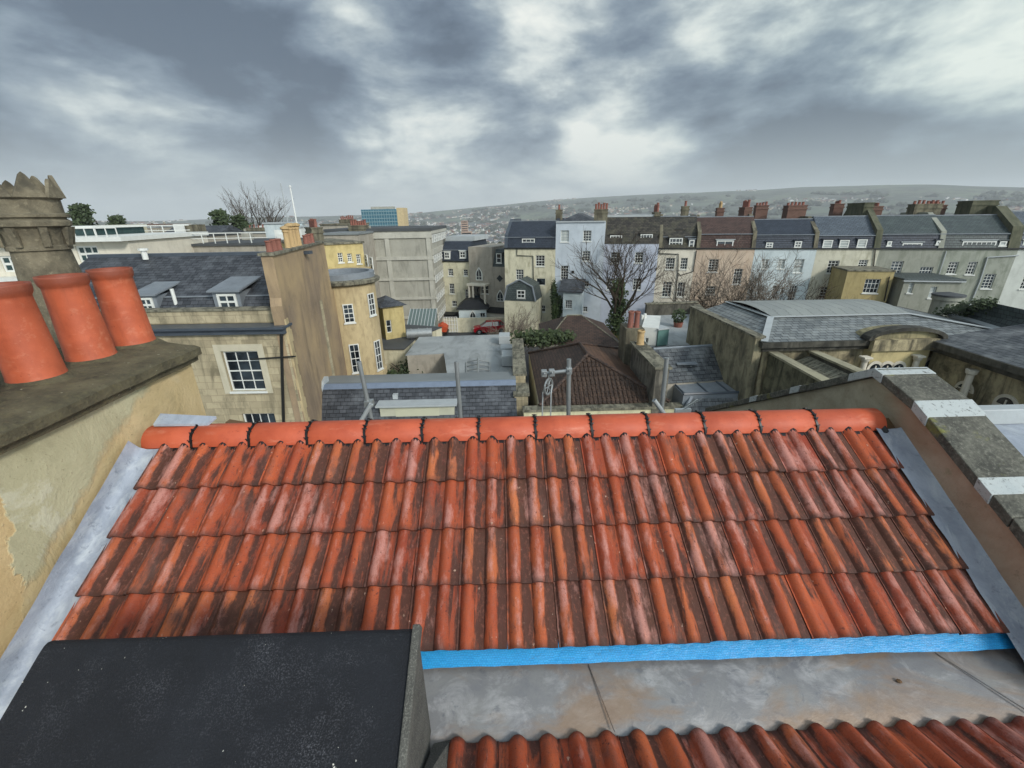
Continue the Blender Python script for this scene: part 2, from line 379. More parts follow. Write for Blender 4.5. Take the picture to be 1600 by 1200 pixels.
def block(F, par, s0, s1, zb, zt, depth, mat, wins=(), name='wall', top=True, sidewins=None, rec=0.16, top_off=0.0):
    """building body: front with real openings, sides, back, top; wins = list of (px rect, cols, rows, kw)"""
    rects = []
    for wv in wins:
        r = F.rect(*wv[0]) if len(wv[0]) == 4 else wv[0][1]
        rects.append((max(r[0], s0 + .05), max(r[1], zb + .05), min(r[2], s1 - .05), min(r[3], zt - .03)))
    mb = MB(); wallpanel(mb, F, s0, s1, zb, zt, rects, rec)
    a, b, c, d = F.P(s0, zb), F.P(s1, zb), F.P(s1, zb, -depth), F.P(s0, zb, -depth); H = V((0, 0, zt - zb))
    mb.face([b, c, c + H, b + H]); mb.face([c, d, d + H, c + H]); mb.face([d, a, a + H, d + H])
    if top: mb.face([a + H, b + H, c + H, d + H])
    o = mb.build(name, mat, par)
    for wv, r in zip(wins, rects):
        kw = dict(wv[3]) if len(wv) > 3 else {}
        window(F, par, r, wv[1], wv[2], **kw)
    return o

def pot(mb, c, h=0.6, r=0.14):
    mb.lathe([(r * 1.1, 0), (r * 0.95, .04), (r * 0.86, h * .85), (r * 1.05, h * .88), (r * 1.05, h * .96), (r * .9, h), (r * .7, h), (r * .7, h - .1), (0.001, h - .1)], c, 10)
def chimney(par, F, s0, s1, o0, o1, zb, zt, mat='brick', npots=4, potmat='pot_far', cap=True, ph=0.55):
    """stack in facade coordinates, pots as its own children"""
    if mat == 'brick': zt -= .3
    mb = MB(); fbox(mb, F, s0, s1, zb, zt, o0, o1)
    if cap:
        fbox(mb, F, s0 - .06, s1 + .06, zt - .32, zt - .2, o0 - .06, o1 + .06); fbox(mb, F, s0 - .04, s1 + .04, zt + .002, zt + .1, o0 - .04, o1 + .04)
    st = mb.build('chimney', mat, par)
    L1, L2 = s1 - s0, o1 - o0
    for i in range(npots):
        t = (i + .5) / npots
        c = F.P(s0 + L1 * t, zt + .1, (o0 + o1) / 2) if L1 > L2 else F.P((s0 + s1) / 2, zt + .1, o0 + L2 * t)
        p = MB(); pot(p, c, ph * random.uniform(.8, 1.25), .13); p.build('chimney_pot', potmat, st, smooth=True)
    return st
# ================================================================== FOREGROUND MATERIALS
def m_tile(name='clay_tile'):
    t = NT(name); at = t.n('ShaderNodeAttribute'); at.attribute_name = 'rnd'
    sp = t.n('ShaderNodeSeparateColor'); t.l(at.outputs['Color'], sp.inputs[0]); r1, r2, hgt = sp.outputs[0], sp.outputs[1], sp.outputs[2]
    # per-tile shifted coordinates so that stains do not run over the joints
    cb = t.n('ShaderNodeCombineXYZ'); t.l(t.math('MULTIPLY', r1, 61.0), cb.inputs[0]); t.l(t.math('MULTIPLY', r2, 43.0), cb.inputs[1]); t.l(t.math('MULTIPLY', r1, 17.0), cb.inputs[2])
    ad = t.n('ShaderNodeVectorMath', operation='ADD'); t.l(t.uv, ad.inputs[0]); t.l(cb.outputs[0], ad.inputs[1]); uv = ad.outputs[0]
    base = t.mix(r1, 'ae5531', '91462c'); base = t.mix(t.rng(r2, .45, 1.0), base, 'bd6e42')
    n1 = t.noise((5, 1.6, 1), 6, .6, uv); base = t.mix(t.rng(n1, .35, .7, 0, .8), base, '833222')
    # dark weathering streaks, stronger in the pans
    n2 = t.noise((13, 2.2, 1), 10, .7, uv, (4, 9, 0), 0.3); pan = t.rng(hgt, 0.05, 0.8, 0.11, -0.06)
    thr = t.math('ADD', n2, t.math('ADD', pan, t.rng(r2, 0, 1, -0.10, 0.08)))
    col = t.mix(t.rng(thr, .50, .60, 0, .9), base, '3f2d27')
    n2b = t.noise((6, 2.2, 1), 7, .7, uv, (14, 2, 0)); col = t.mix(t.rng(n2b, .53, .66, 0, .7), col, '57413a')
    # pale pinkish bloom and mortar grey on the crowns
    n3 = t.noise((9, 3.0, 1), 8, .72, uv, (1, 5, 3)); cr = t.rng(hgt, 0.2, 1.0, -0.04, 0.07)
    col = t.mix(t.rng(t.math('ADD', n3, t.math('ADD', cr, t.rng(r1, 0, 1, -.09, .08))), .54, .68, 0, .72), col, 'b9857a')
    n4 = t.noise((60, 40, 1), 3, .6, uv); n5 = t.noise((8, 5, 1), 3, .6, uv, (8, 8, 8))
    col = t.mix(t.math('MULTIPLY', t.rng(n4, .6, .66), t.rng(n5, .45, .65)), col, '5a2e28')
    n6 = t.noise((30, 22, 1), 4, .6, uv, (3, 8, 8)); col = t.mix(t.rng(n6, .68, .74, 0, .6), col, 'cfae98')
    g = t.noise((140, 140, 1), 2, .6, uv); col = t.mix(t.rng(g, .5, .75, 0, .35), col, '3a221c'); g2 = t.noise((45, 30, 1), 5, .75, uv, (6, 6, 6)); col = t.mix(t.rng(g2, .52, .66, 0, .45), col, '8a5648'); col = t.mix(t.math('MULTIPLY', t.rng(at.outputs['Alpha'], .0, 1.0), t.rng(n2b, .3, .6, .35, .8)), col, '3a2620')  # alpha: dirt tone at tile tails, painted in to strengthen row shadow lines
    t.bump(t.math('ADD', t.math('MULTIPLY', n3, .6), t.math('MULTIPLY', g, .35)), .004, .8)
    return t.fin(col, t.rng(n2, .4, .7, .6, .85), spec=.3)
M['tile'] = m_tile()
def m_clay(name, c, c2, pale='d59a80', am=.35):
    t = NT(name); tcn = t.n('ShaderNodeTexCoord').outputs['Object']
    n = t.noise(5, 6, .6, tcn); col = t.mix(t.rng(n, .35, .7), c, c2)
    n2 = t.noise((4, 14, 14), 7, .7, tcn, (3, 3, 3)); col = t.mix(t.rng(n2, .56, .72, 0, am), col, pale)
    n3 = t.noise(26, 6, .7, tcn, (8, 3, 1)); col = t.mix(t.rng(n3, .63, .7, 0, .5), col, '6f2f22')
    n4 = t.noise(9, 4, .6, tcn, (1, 9, 1)); col = t.mix(t.rng(n4, .62, .74, 0, .35), col, '8a3c28')
    t.bump(t.math('ADD', n3, t.math('MULTIPLY', t.noise(120, 2, .6, tcn), .5)), .003, .6)
    return t.fin(col, .55)
M['ridge'] = m_clay('ridge_clay', 'b9583a', 'a4482e')
M['pot'] = m_clay('terracotta', 'bb5f3f', 'a04e33', 'c98a6c', .5)
_t = M['pot'].node_tree; _b = next(n for n in _t.nodes if n.type == 'BSDF_PRINCIPLED'); _src = _b.inputs['Base Color'].links[0].from_socket   # sooty rim
_h = NT.__new__(NT); _h.m = M['pot']; _h.t = _t; _h.b = _b; _h.uv = None; _tc = _h.n('ShaderNodeTexCoord').outputs['Object']; _z = _h.n('ShaderNodeSeparateXYZ'); _h.l(_tc, _z.inputs[0])
_nz = _h.noise((9, 9, 3), 6, .7, _tc); _f = _h.rng(_h.math('ADD', _z.outputs[2], _h.math('MULTIPLY', _nz, .12)), 3.17, 3.24, 0, .7); _c = _h.mix(_f, _src, '6b3a2c'); _f2 = _h.rng(_h.noise((7, 7, 1.2), 7, .7, _tc, (4, 4, 0)), .54, .68, 0, .45); _h.l(_h.mix(_f2, _c, '84452f'), _b.inputs['Base Color'])
def m_render_left():
    t = NT('wall_render_patched'); tcn = t.n('ShaderNodeTexCoord').outputs['Object']
    n = t.noise(1.1, 7, .6, tcn, (2, 2, 1), .6); pz = t.n('ShaderNodeSeparateXYZ'); t.l(tcn, pz.inputs[0])
    a = t.mix(t.rng(t.noise(3, 6, .6, tcn), .3, .7), 'a09b7c', 'b4af90')
    sand = t.mix(t.rng(t.noise(4, 6, .6, tcn, (5, 5, 5)), .3, .7), 'c8b085', 'b59d70')
    # old sandy render lies low and near, the newer grey render above it
    d = t.math('ADD', t.math('MULTIPLY', pz.outputs[1], -1.0), t.math('MULTIPLY', n, 1.1))
    hh = t.math('ADD', t.math('ADD', t.math('MULTIPLY', pz.outputs[1], -.515), t.math('MULTIPLY', pz.outputs[2], .857)), t.math('ADD', t.math('MULTIPLY', t.noise(4, 6, .6, tcn, (6, 2, 2)), -.3), .255 - 1.65))
    e_ = t.math('MAXIMUM', t.rng(d, 1.04, 1.06), t.rng(hh, .09, .03, 0, .8)); col = t.mix(e_, a, sand)
    p = t.noise(2.2, 8, .65, tcn, (9, 1, 4), .5); col = t.mix(t.math('MULTIPLY', t.rng(p, .53, .58, 0, .6), t.math('SUBTRACT', 1.0, e_)), col, 'c2c0aa')
    col = t.mix(t.rng(p, .30, .42, .35, 0), col, '6f6a50')
    f = t.noise(45, 4, .7, tcn); col = t.mix(t.rng(f, .62, .7, 0, .5), col, '6a6247')
    t.bump(t.math('ADD', t.math('MULTIPLY', p, 1.0), t.math('ADD', t.math('MULTIPLY', e_, -.25), t.math('MULTIPLY', f, .12))), .03, .8)
    return t.fin(col, .9)
M['render_left'] = m_render_left()
def m_render_right():
    t = NT('wall_render_red'); tcn = t.n('ShaderNodeTexCoord').outputs['Object']; pz = t.n('ShaderNodeSeparateXYZ'); t.l(tcn, pz.inputs[0])
    n = t.noise(2.0, 8, .65, tcn, (1, 1, 1), .5)
    red = t.mix(t.rng(n, .35, .65), '9a7e66', 'b5a08a'); grey = t.mix(t.rng(n, .35, .65), '8f8872', 'b5ae98')
    far = t.rng(t.math('ADD', pz.outputs[1], t.math('MULTIPLY', n, .8)), 1.0, 1.25)
    col = t.mix(far, red, grey)
    m = t.noise(6, 7, .7, tcn, (4, 4, 4)); col = t.mix(t.rng(m, .6, .68, 0, .6), col, '8d8468'); col = t.mix(t.rng(m, .30, .38, .5, 0), col, '4c4a32')
    t.bump(t.math('ADD', m, t.math('MULTIPLY', t.noise(50, 3, .7, tcn), .3)), .02, .8)
    return t.fin(col, .88)
M['render_right'] = m_render_right()
def m_lead(name, c, c2, stain=None, crease=.6):
    t = NT(name); tcn = t.n('ShaderNodeTexCoord').outputs['Object']
    n = t.noise(3, 8, .65, tcn, dist=.6); col = t.mix(t.rng(n, .3, .68), c, c2)
    n2 = t.noise((7, 2.5, 7) if not stain else (4, 5, 5), 8, .7, tcn, (3, 3, 3), .5); col = t.mix(t.rng(n2, .5, .66, 0, .7), col, 'b6bcc0' if not stain else 'a2a2a2')
    n4 = t.noise(14, 8, .7, tcn, (1, 4, 4), .5); col = t.mix(t.rng(n4, .58, .68, 0, .5), col, '50565f')
    if stain:
        n3 = t.noise((1.1, 2.6, 1), 6, .6, tcn, stain, .5); col = t.mix(t.rng(n3, .49, .62, 0, .65), col, '84694c')
    n5 = t.noise(70, 3, .7, tcn); col = t.mix(t.rng(n5, .68, .74, 0, .5), col, '3a3430')
    t.bump(t.math('ADD', n2, t.math('MULTIPLY', n4, .5)), .02, crease)
    return t.fin(col, t.rng(n, .3, .7, .32, .5), .1)
M['lead_fg'] = m_lead('lead_flashing_sheet', 'aab1bc', '858d99')
M['lead_gutter'] = m_lead('lead_gutter_sheet', '828280', '6b6c70', (2.35, .7, 0), .25)
def m_felt():
    t = NT('mineral_felt'); tcn = t.n('ShaderNodeTexCoord').outputs['Object']
    g = t.noise(160, 2, .7, tcn); n = t.noise(2.2, 7, .6, tcn)
    col = t.mix(t.rng(n, .35, .7), '111318', '1c1f25'); col = t.mix(t.rng(g, .52, .72, 0, .6), col, '2b2e35')
    n2 = t.noise(3.5, 8, .7, tcn, (5, 2, 2)); col = t.mix(t.math('MULTIPLY', t.rng(n2, .5, .72, 0, .5), t.rng(g, .5, .68)), col, '6f7076')
    sp = t.noise(24, 4, .5, tcn, (2, 2, 2)); col = t.mix(t.rng(sp, .725, .735), col, 'c8c6bc')
    t.bump(t.math('ADD', g, t.math('MULTIPLY', n2, .6)), .006, 1.0)
    return t.fin(col, .85)
M['felt'] = m_felt()
def m_felt_trim():
    t = NT('felt_trim'); tcn = t.n('ShaderNodeTexCoord').outputs['Object']
    g = t.noise(150, 2, .7, tcn); n = t.noise(6, 7, .7, tcn)
    col = t.mix(t.rng(n, .35, .7), '3d3d3a', '5b5a54'); col = t.mix(t.rng(g, .5, .7, 0, .6), col, '85847c')
    t.bump(g, .006, 1); return t.fin(col, .9)
M['felt_trim'] = m_felt_trim()
def m_membrane():
    t = NT('blue_membrane'); n = t.noise((12, 30, 1), 6, .65)
    col = t.mix(t.rng(n, .35, .7), '1c8ccc', '2fa2de'); w_ = t.n('ShaderNodeTexBrick'); t.l(t.map(t.uv, (1, 1, 1)), w_.inputs['Vector'])
    w_.inputs['Scale'].default_value = 1; w_.inputs['Brick Width'].default_value = .016; w_.inputs['Row Height'].default_value = .012; w_.inputs['Mortar Size'].default_value = .0016
    col = t.mix(t.math('MULTIPLY', w_.outputs['Fac'], .45), col, '1b6f9a')
    d = t.noise((5, 9, 1), 7, .7, loc=(3, 3, 3)); col = t.mix(t.rng(d, .6, .72, 0, .5), col, '4f5a58')
    t.bump(t.math('ADD', t.noise((7, 16, 1), 4, .6), t.math('MULTIPLY', w_.outputs['Fac'], .05)), .012, .7); return t.fin(col, .45)
M['membrane'] = m_membrane()
def m_cap():
    t = NT('mossy_cap_stone'); tcn = t.n('ShaderNodeTexCoord').outputs['Object']
    n = t.noise(4, 8, .7, tcn); col = t.mix(t.rng(n, .35, .68), '4a4536', '736c54'); n2 = t.noise(22, 8, .75, tcn, (2, 2, 2))
    col = t.mix(t.rng(n2, .52, .68, 0, .7), col, '77704f'); col = t.mix(t.rng(n2, .3, .42, .7, 0), col, '211f18')
    s_ = t.noise(18, 5, .6, tcn, (7, 7, 7)); col = t.mix(t.rng(s_, .68, .72, 0, .8), col, 'b8b49c')
    t.bump(t.math('ADD', n2, n), .03, 1.0); return t.fin(col, .95)
M['cap'] = m_cap()
def m_crown():
    t = NT('old_stoneware'); tcn = t.n('ShaderNodeTexCoord').outputs['Object']
    n = t.noise(5, 8, .7, tcn); col = t.mix(t.rng(n, .35, .66), '807864', '4f4a3e'); n2 = t.noise(26, 7, .75, tcn, (2, 2, 2))
    col = t.mix(t.rng(n2, .55, .7, 0, .6), col, 'a39a80'); n3 = t.noise(3, 5, .6, tcn, (5, 1, 5)); col = t.mix(t.rng(n3, .56, .7, 0, .7), col, '3b3a33')
    t.bump(n2, .012, 1); return t.fin(col, .95)
M['crown'] = m_crown()
def m_coping():
    t = NT('parapet_coping_stone'); tcn = t.n('ShaderNodeTexCoord').outputs['Object']
    n = t.noise(5, 8, .7, tcn); col = t.mix(t.rng(n, .35, .66), '45453f', '6b6a60'); n2 = t.noise(40, 6, .75, tcn)
    col = t.mix(t.rng(n2, .52, .7, 0, .7), col, '8d8c80'); col = t.mix(t.rng(n2, .32, .42, .7, 0), col, '24241f')
    m = t.noise(3.4, 6, .65, tcn, (3.4, 0, 0)); col = t.mix(t.rng(m, .58, .66, 0, .75), col, '7c7c3a')
    t.bump(t.math('ADD', n2, n), .012, 1.0); return t.fin(col, .92)
M['coping'] = m_coping()
def m_whiteband():
    t = NT('flaking_white_band'); tcn = t.n('ShaderNodeTexCoord').outputs['Object']
    n = t.noise((30, 30, 30), 7, .75, tcn); col = t.mix(t.rng(n, .36, .46), '5f615d', 'a9afae'); n2 = t.noise(7, 5, .6, tcn); col = t.mix(t.rng(n2, .55, .7, 0, .5), col, '9aa3a5')
    t.bump(n, .006, .8); return t.fin(col, .6)
M['band'] = m_whiteband()
M['black_plastic'] = m_plain('black_plastic', '141416', 0.45)

# ================================================================== THE ROOF IN FRONT
A1 = R(1.0); E1 = V((math.cos(A1), math.sin(A1), 0)); E2 = V((-math.sin(A1), math.cos(A1), 0)); SL = R(31)
RO = V((0, 3.095, -1.675))               # line where the upper tile course starts, at s=0
DN = -E2 * math.cos(SL) - Z1 * math.sin(SL); NR = -E2 * math.sin(SL) + Z1 * math.cos(SL)
def RF(s, l, h=0.0): return RO + E1 * s + DN * l + NR * h
GA = 0.362; TW = 0.302
roof = thing('tiled_roof', 'red clay tiled roof slope with a row of orange half-round ridge tiles', 'roof', RF(0, 1.5, -.2))
def tile_h(u):
    """cross-section of a double roll tile, u 0..1 over its width"""
    h = 0.0
    for c in (0.19, 0.69):
        d = abs(u - c) / 0.145
        if d < 1: h += 0.034 * (math.cos(d * math.pi / 2) ** 0.75)
    for c in (0.44, 0.94):
        d = abs(u - c) / 0.1
        if d < 1: h -= 0.003 * (1 - d)
    if u < 0.03: h += 0.004
    return h
US = [0, .03, .035, .065, .075, .09, .115, .15, .19, .23, .265, .29, .305, .315, .345, .39, .44, .49, .535, .565, .575, .59, .615, .65, .69, .73, .765, .79, .805, .815, .845, .89, .94, .985, 1.0]
def lay_tiles(mb, frame, s0, s1, rows, gauge, l0, cols, tw, th=.021, lap=.075, smin=None, smax=None, rng=random):
    for r in range(rows):
        off = rng.uniform(-.004, .004)
        for k in range(cols):
            a = s0 + k * tw + off; r1, r2 = rng.random(), rng.random(); jit = rng.uniform(-.004, .004); jh = rng.uniform(0, .003); sk = rng.uniform(-.003, .003)
            lt = l0 + r * gauge - lap; lb = l0 + (r + 1) * gauge + jit
            us = [u for u in US]
            pts = []
            for u in us:
                s_ = a + u * (tw - .0025)
                if smin is not None: s_ = max(s_, smin)
                if smax is not None: s_ = min(s_, smax)
                h = tile_h(u); pts.append((s_, h))
            ls = [(lt, 0.0), (lb - .30 * (lb - lt), .70), (lb - .04, .92), (lb - .010, .99), (lb, 1.0)]; al = (0, 0, 0, .75, 1)  # al: tail weight for the shadow line painted into the tile colour
            def P(i, j):
                s_, h = pts[i]; l, f = ls[j]
                return frame(s_ + sk * f, l, h + .004 + (.035 + jh) * f - (.003 if j == 4 else 0))
            for i in range(len(us) - 1):
                if pts[i + 1][0] - pts[i][0] < 1e-5: continue
                ca = (r1, r2, min(1, max(0, pts[i][1] / .034))); cb_ = (r1, r2, min(1, max(0, pts[i + 1][1] / .034)))
                for j in range(4):
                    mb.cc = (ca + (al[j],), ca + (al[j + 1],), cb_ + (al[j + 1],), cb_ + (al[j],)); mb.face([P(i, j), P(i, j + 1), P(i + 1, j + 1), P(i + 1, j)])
                q0, q1 = P(i, 4), P(i + 1, 4); nn = frame(0, 0, -th) - frame(0, 0, 0)
                mb.cc = (ca, ca, cb_, cb_); mb.face([q0, q0 + nn, q1 + nn, q1])
            # left edge thickness
            for j in range(4):
                q0, q1 = P(0, j), P(0, j + 1); nn = frame(0, 0, -th) - frame(0, 0, 0); mb.cc = (r1, r2, 0.0)
                mb.face([q0, q0 + nn, q1 + nn, q1])
    mb.cc = None
SL0, SR0 = -2.80, 2.955
rt = random.Random(5)
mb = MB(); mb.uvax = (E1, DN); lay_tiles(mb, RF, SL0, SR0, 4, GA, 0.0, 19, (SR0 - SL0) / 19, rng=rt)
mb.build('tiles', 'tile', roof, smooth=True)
mb = MB(); mb.prism([RF(-2.93, -.12, -.012), RF(-2.93, 1.40, -.012), RF(-2.93, 1.40, -.06), RF(-2.93, -.12, -.06)], E1 * 6.12)
mb.prism([RF(-2.93, -.12, -.012), RF(-2.93, -.12, -.06), RF(-2.93, 1.0, -1.2), RF(-2.93, 1.0, -1.4)], E1 * 6.12)
mb.build('roof_deck', 'timber', roof)
# the far slope of the same roof, out of sight from here
RB = RF(0, -.12, -.012)
mb = MB(); mb.prism([RB, RB + E2 * 1.3 - Z1 * .75, RB + E2 * 1.3 - Z1 * .80, RB - Z1 * .05], E1 * 3.05); mb.prism([RB, RB + E2 * 1.3 - Z1 * .75, RB + E2 * 1.3 - Z1 * .80, RB - Z1 * .05], -E1 * 2.93)
mb.build('far_slope', 'tile_brown', roof)
# ridge
RC = RF(0, -.105, -.040)                      # ridge axis
ridge_x = [-2.93] + [ (v - 800) * 0.00494 for v in (287, 378, 470, 562, 654, 745, 837, 928, 1020, 1112, 1203, 1296)] + [3.03]
ridge_x = [x + 0.03 * (abs(x) / 3) * (1 if x > 0 else -1) * 0 for x in ridge_x]
for i in range(13):
    a, b = ridge_x[i] + .006, ridge_x[i + 1] - .006; mb = MB(); n = 16; dz_ = rt.uniform(-.003, .003); ro, ri = .127, .112
    prof = []
    for k in range(n + 1):
        t = math.pi * (k / n) * 1.0; prof.append((math.cos(t), math.sin(t)))
    xs = [a, a + .004, b - .004, b]; rr = [ro - .003, ro, ro, ro - .003]
    def RP(x, c, r_): return RC + E1 * x - E2 * (c[0] * r_ * 1.02) + Z1 * (c[1] * r_ - .012 + dz_)
    for k in range(n):
        for j in range(3): mb.face([RP(xs[j], prof[k], rr[j]), RP(xs[j + 1], prof[k], rr[j + 1]), RP(xs[j + 1], prof[k + 1], rr[j + 1]), RP(xs[j], prof[k + 1], rr[j])])
        mb.face([RP(a, prof[k], ri), RP(b, prof[k], ri), RP(b, prof[k + 1], ri), RP(a, prof[k + 1], ri)], True)
        for x, fl in ((a, False), (b, True)): mb.face([RP(x, prof[k], ri), RP(x, prof[k], ro - .003), RP(x, prof[k + 1], ro - .003), RP(x, prof[k + 1], ri)], fl)
    for c in (prof[0], prof[-1]): mb.face([RP(a, c, ri), RP(b, c, ri), RP(b, c, ro), RP(a, c, ro)])
    if i in (0, 12):
        x = a + .01 if i == 0 else b - .01
        mb.face([RP(x, c, ri) for c in prof])
    mb.build('ridge_tile', 'ridge', roof, smooth=True)
for i in range(1, 13):
    x = ridge_x[i]; mb = MB(); n = 18
    for off_, wd, r0 in ((0, .009, .133),):
        for k in range(n):
            t0, t1 = math.pi * k / n, math.pi * (k + 1) / n
            q = []
            for t in (t0, t1):
                for r_ in (r0 - .01, r0): 
                    for xx in (x - wd, x + wd): q.append(RC + E1 * (xx + .0045 * math.sin(6 * t)) - E2 * math.cos(t) * r_ * 1.02 + Z1 * (math.sin(t) * r_ - .012))
            a0, a1, a2, a3, b0, b1, b2, b3 = q
            mb.face([a2, a3, b3, b2]); mb.face([a0, a2, b2, b0]); mb.face([a3, a1, b1, b3])
    for kk, t in enumerate([R(v) for v in (22, 48, 62, 88, 112, 140)]):    # little wings of the clips
        c = RC + E1 * x - E2 * math.cos(t) * .138 + Z1 * (math.sin(t) * .136 - .012); tg = E2 * math.sin(t) + Z1 * math.cos(t); nn = -E2 * math.cos(t) + Z1 * math.sin(t)
        for sg in (-1, 1):
            d = (E1 * sg + tg * .55).normalized(); mb.tube([c, c + d * .021], .0045, 5); 
        mb.box((-.008, -.008, -.003), (.008, .008, .006), E1, tg, nn, c)
    mb.build('ridge_clip', 'black_plastic', roof, smooth=True)
# ventilating strip under the ridge: pleated black ribbon
mb = MB(); N = 520
for i in range(N):
    x0 = -2.84 + 5.85 * i / N; x1 = -2.84 + 5.85 * (i + 1) / N
    def hh(x, l): return max(tile_h(((x - SL0) / ((SR0 - SL0) / 19)) % 1.0), 0) * (l) + .010
    w0, w1 = (.002 if i % 2 else 0), (.002 if (i + 1) % 2 else 0)
    P = lambda x, wv, l, f: RF(x, l, hh(x, f) + wv)
    for la, fa, lb, fb in ((-.03, 1.0, .02, 1.0), (.02, 1.0, .040 , 1.0)):
        mb.face([P(x0, w0, la, fa), P(x0, w0, lb, fb), P(x1, w1, lb, fb), P(x1, w1, la, fa)])
    mb.face([P(x0, w0, .040, 1), RF(x0, .045, 0), RF(x1, .045, 0), P(x1, w1, .040, 1)])
mb.build('ridge_vent_strip', 'black_plastic', roof, smooth=True)
# blue membrane peeping out below the last course
mb = MB(); N = 90
for i in range(N):
    def q(k, l):
        s_ = -.6 + 3.62 * k / N; hh = -.014 - .10 * max(l - 1.42, 0) + .006 * noise.noise(V((s_ * 5, l * 9, 0))) ; wob = .010 * noise.noise(V((s_ * 2.1, 3, 1))) + .004 * noise.noise(V((s_ * 9, 3, 1)))
        return RF(s_, l + (wob if l > 1.5 else 0), hh)
    for la, lb in ((1.38, 1.46), (1.46, 1.50), (1.50, 1.528)): mb.face([q(i, la), q(i, lb), q(i + 1, lb), q(i + 1, la)])
mb.build('membrane_strip', 'membrane', roof, smooth='all')

# lead flashings at both sides (each dressed against its wall)
def flashing(name, label, s_in, s_out, sgn, l0, l1, up=.13):
    mb = MB(); N = 70; prof = [(0, .034), (.25, .02), (.5, .012), (.8, .022), (1.0, .05)]
    def q(i, j):
        l = l0 + (l1 - l0) * i / N; nz = noise.noise(V((l * 6, j * .7, s_in))) * .012
        if j < len(prof):
            f, h = prof[j]; s_ = s_in + (s_out - s_in) * f; 
            if j == 0: s_ += .012 * noise.noise(V((l * 7, 2, 0))) * 1
            return RF(s_, l, h + nz * .6)
        k = j - len(prof) + 1
        return RF(s_out + sgn * .004 * k, l, .05 + up / 3 * k + (.012 * noise.noise(V((l * 4, 1, s_in))) if k == 3 else nz * .3)) 
    for i in range(N):
        for j in range(len(prof) + 2):
            P = [q(i, j), q(i + 1, j), q(i + 1, j + 1), q(i, j + 1)]; mb.face(P, sgn > 0)
    o = mb.build(name, 'lead_fg', None, smooth='all', org=RF(s_in, l1, 0)); tag(o, label, 'flashing', 'lead flashings beside the red roof'); return o
flashing('lead_flashing', 'wrinkled grey lead flashing between the red tiles and the patched cream wall', -2.74, -2.915, -1, .02, 2.3, .10)
flashing('lead_flashing', 'smoother grey lead flashing between the red tiles and the brown parapet wall', 2.93, 3.16, 1, .0, 1.9, .11)

mb = MB(); mb.prism([RF(-2.86, -.27, .09), RF(-2.86, -.16, .10), RF(-2.45, -.17, .075), RF(-2.42, -.25, .06)], -Z1 * .02); tag(mb.build('lead_patch', 'lead_fg', None, org=RF(-2.7, -.2, .05)), 'small crumpled lead piece tucked behind the left end of the ridge', 'lead patch')
# valley gutter
GZ = -2.56
g0 = RF(0, 1.50, 0)
mb = MB(); N = 60; yv = [(.10, .02), (.0, -.01), (-.05, -.03), (-.39, -.045), (-.44, -.13), (-.52, -.14)]
GO = V((0, 1.86, GZ + .06))
def gp(i, j):
    s_ = -.75 + 4.1 * i / N; d, h = yv[j]; p = GO + E1 * s_ + E2 * d + Z1 * h
    return p + Z1 * (.006 * noise.noise(V((s_ * 2.5, d * 6, 0))))
for i in range(N):
    for j in range(len(yv) - 1): mb.face([gp(i, j), gp(i, j + 1), gp(i + 1, j + 1), gp(i + 1, j)])
gut = mb.build('lead_gutter', 'lead_gutter', None, smooth='all', org=GO + E1 * 1.2); tag(gut, 'flat grey lead gutter with brown stains between the two red tiled roofs', 'gutter')
mb = MB()
for s_, lean in ((.43, .07), (2.55, .2)):                # welted laps across the lead
    mb = MB(); pts = [GO + E1 * (s_ + lean * k) + E2 * (-.03 - .38 * k) + Z1 * (-.026) for k in (0, .33, .66, 1)]; mb.tube(pts, .0035, 6); mb.build('lap_seam', 'lead_gutter', gut, smooth=True)
tag(MB.build((lambda m: (m.lathe([(0.001, 0), (.012, .002), (.014, .007), (.001, .011)], GO + E1 * 2.19 + E2 * -.2 + Z1 * -.032, 7), m)[1])(MB()), 'dead_leaf', 'timber', None, org=GO + E1 * 2.19 + E2 * -.2), 'tiny dark brown curled leaf lying on the lead gutter', 'leaf')

# lower roof, climbing back towards the viewer
SL2 = R(24); D2 = E2 * math.cos(SL2) - Z1 * math.sin(SL2); N2 = E2 * math.sin(SL2) + Z1 * math.cos(SL2)
RO2 = V((0, 1.43, -2.59))
def RF2(s, l, h=0.0): return RO2 - E1 * s - D2 * (-l) + N2 * h      # l grows down the slope (away from the viewer)
lower = thing('tiled_roof', 'strip of red roll tiles at the bottom right edge, beyond the grey gutter', 'roof', RF2(-1.4, -.3, -.1))
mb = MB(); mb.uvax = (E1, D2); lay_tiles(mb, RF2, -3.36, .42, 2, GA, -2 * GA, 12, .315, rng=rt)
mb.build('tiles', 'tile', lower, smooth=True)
mb = MB(); mb.prism([RF2(-3.38, .0 - .02, -.02), RF2(-3.38, -.74, -.02), RF2(-3.38, -.74, -.06), RF2(-3.38, -.02, -.06)], E1 * -3.8); mb.build('roof_deck', 'timber', lower)

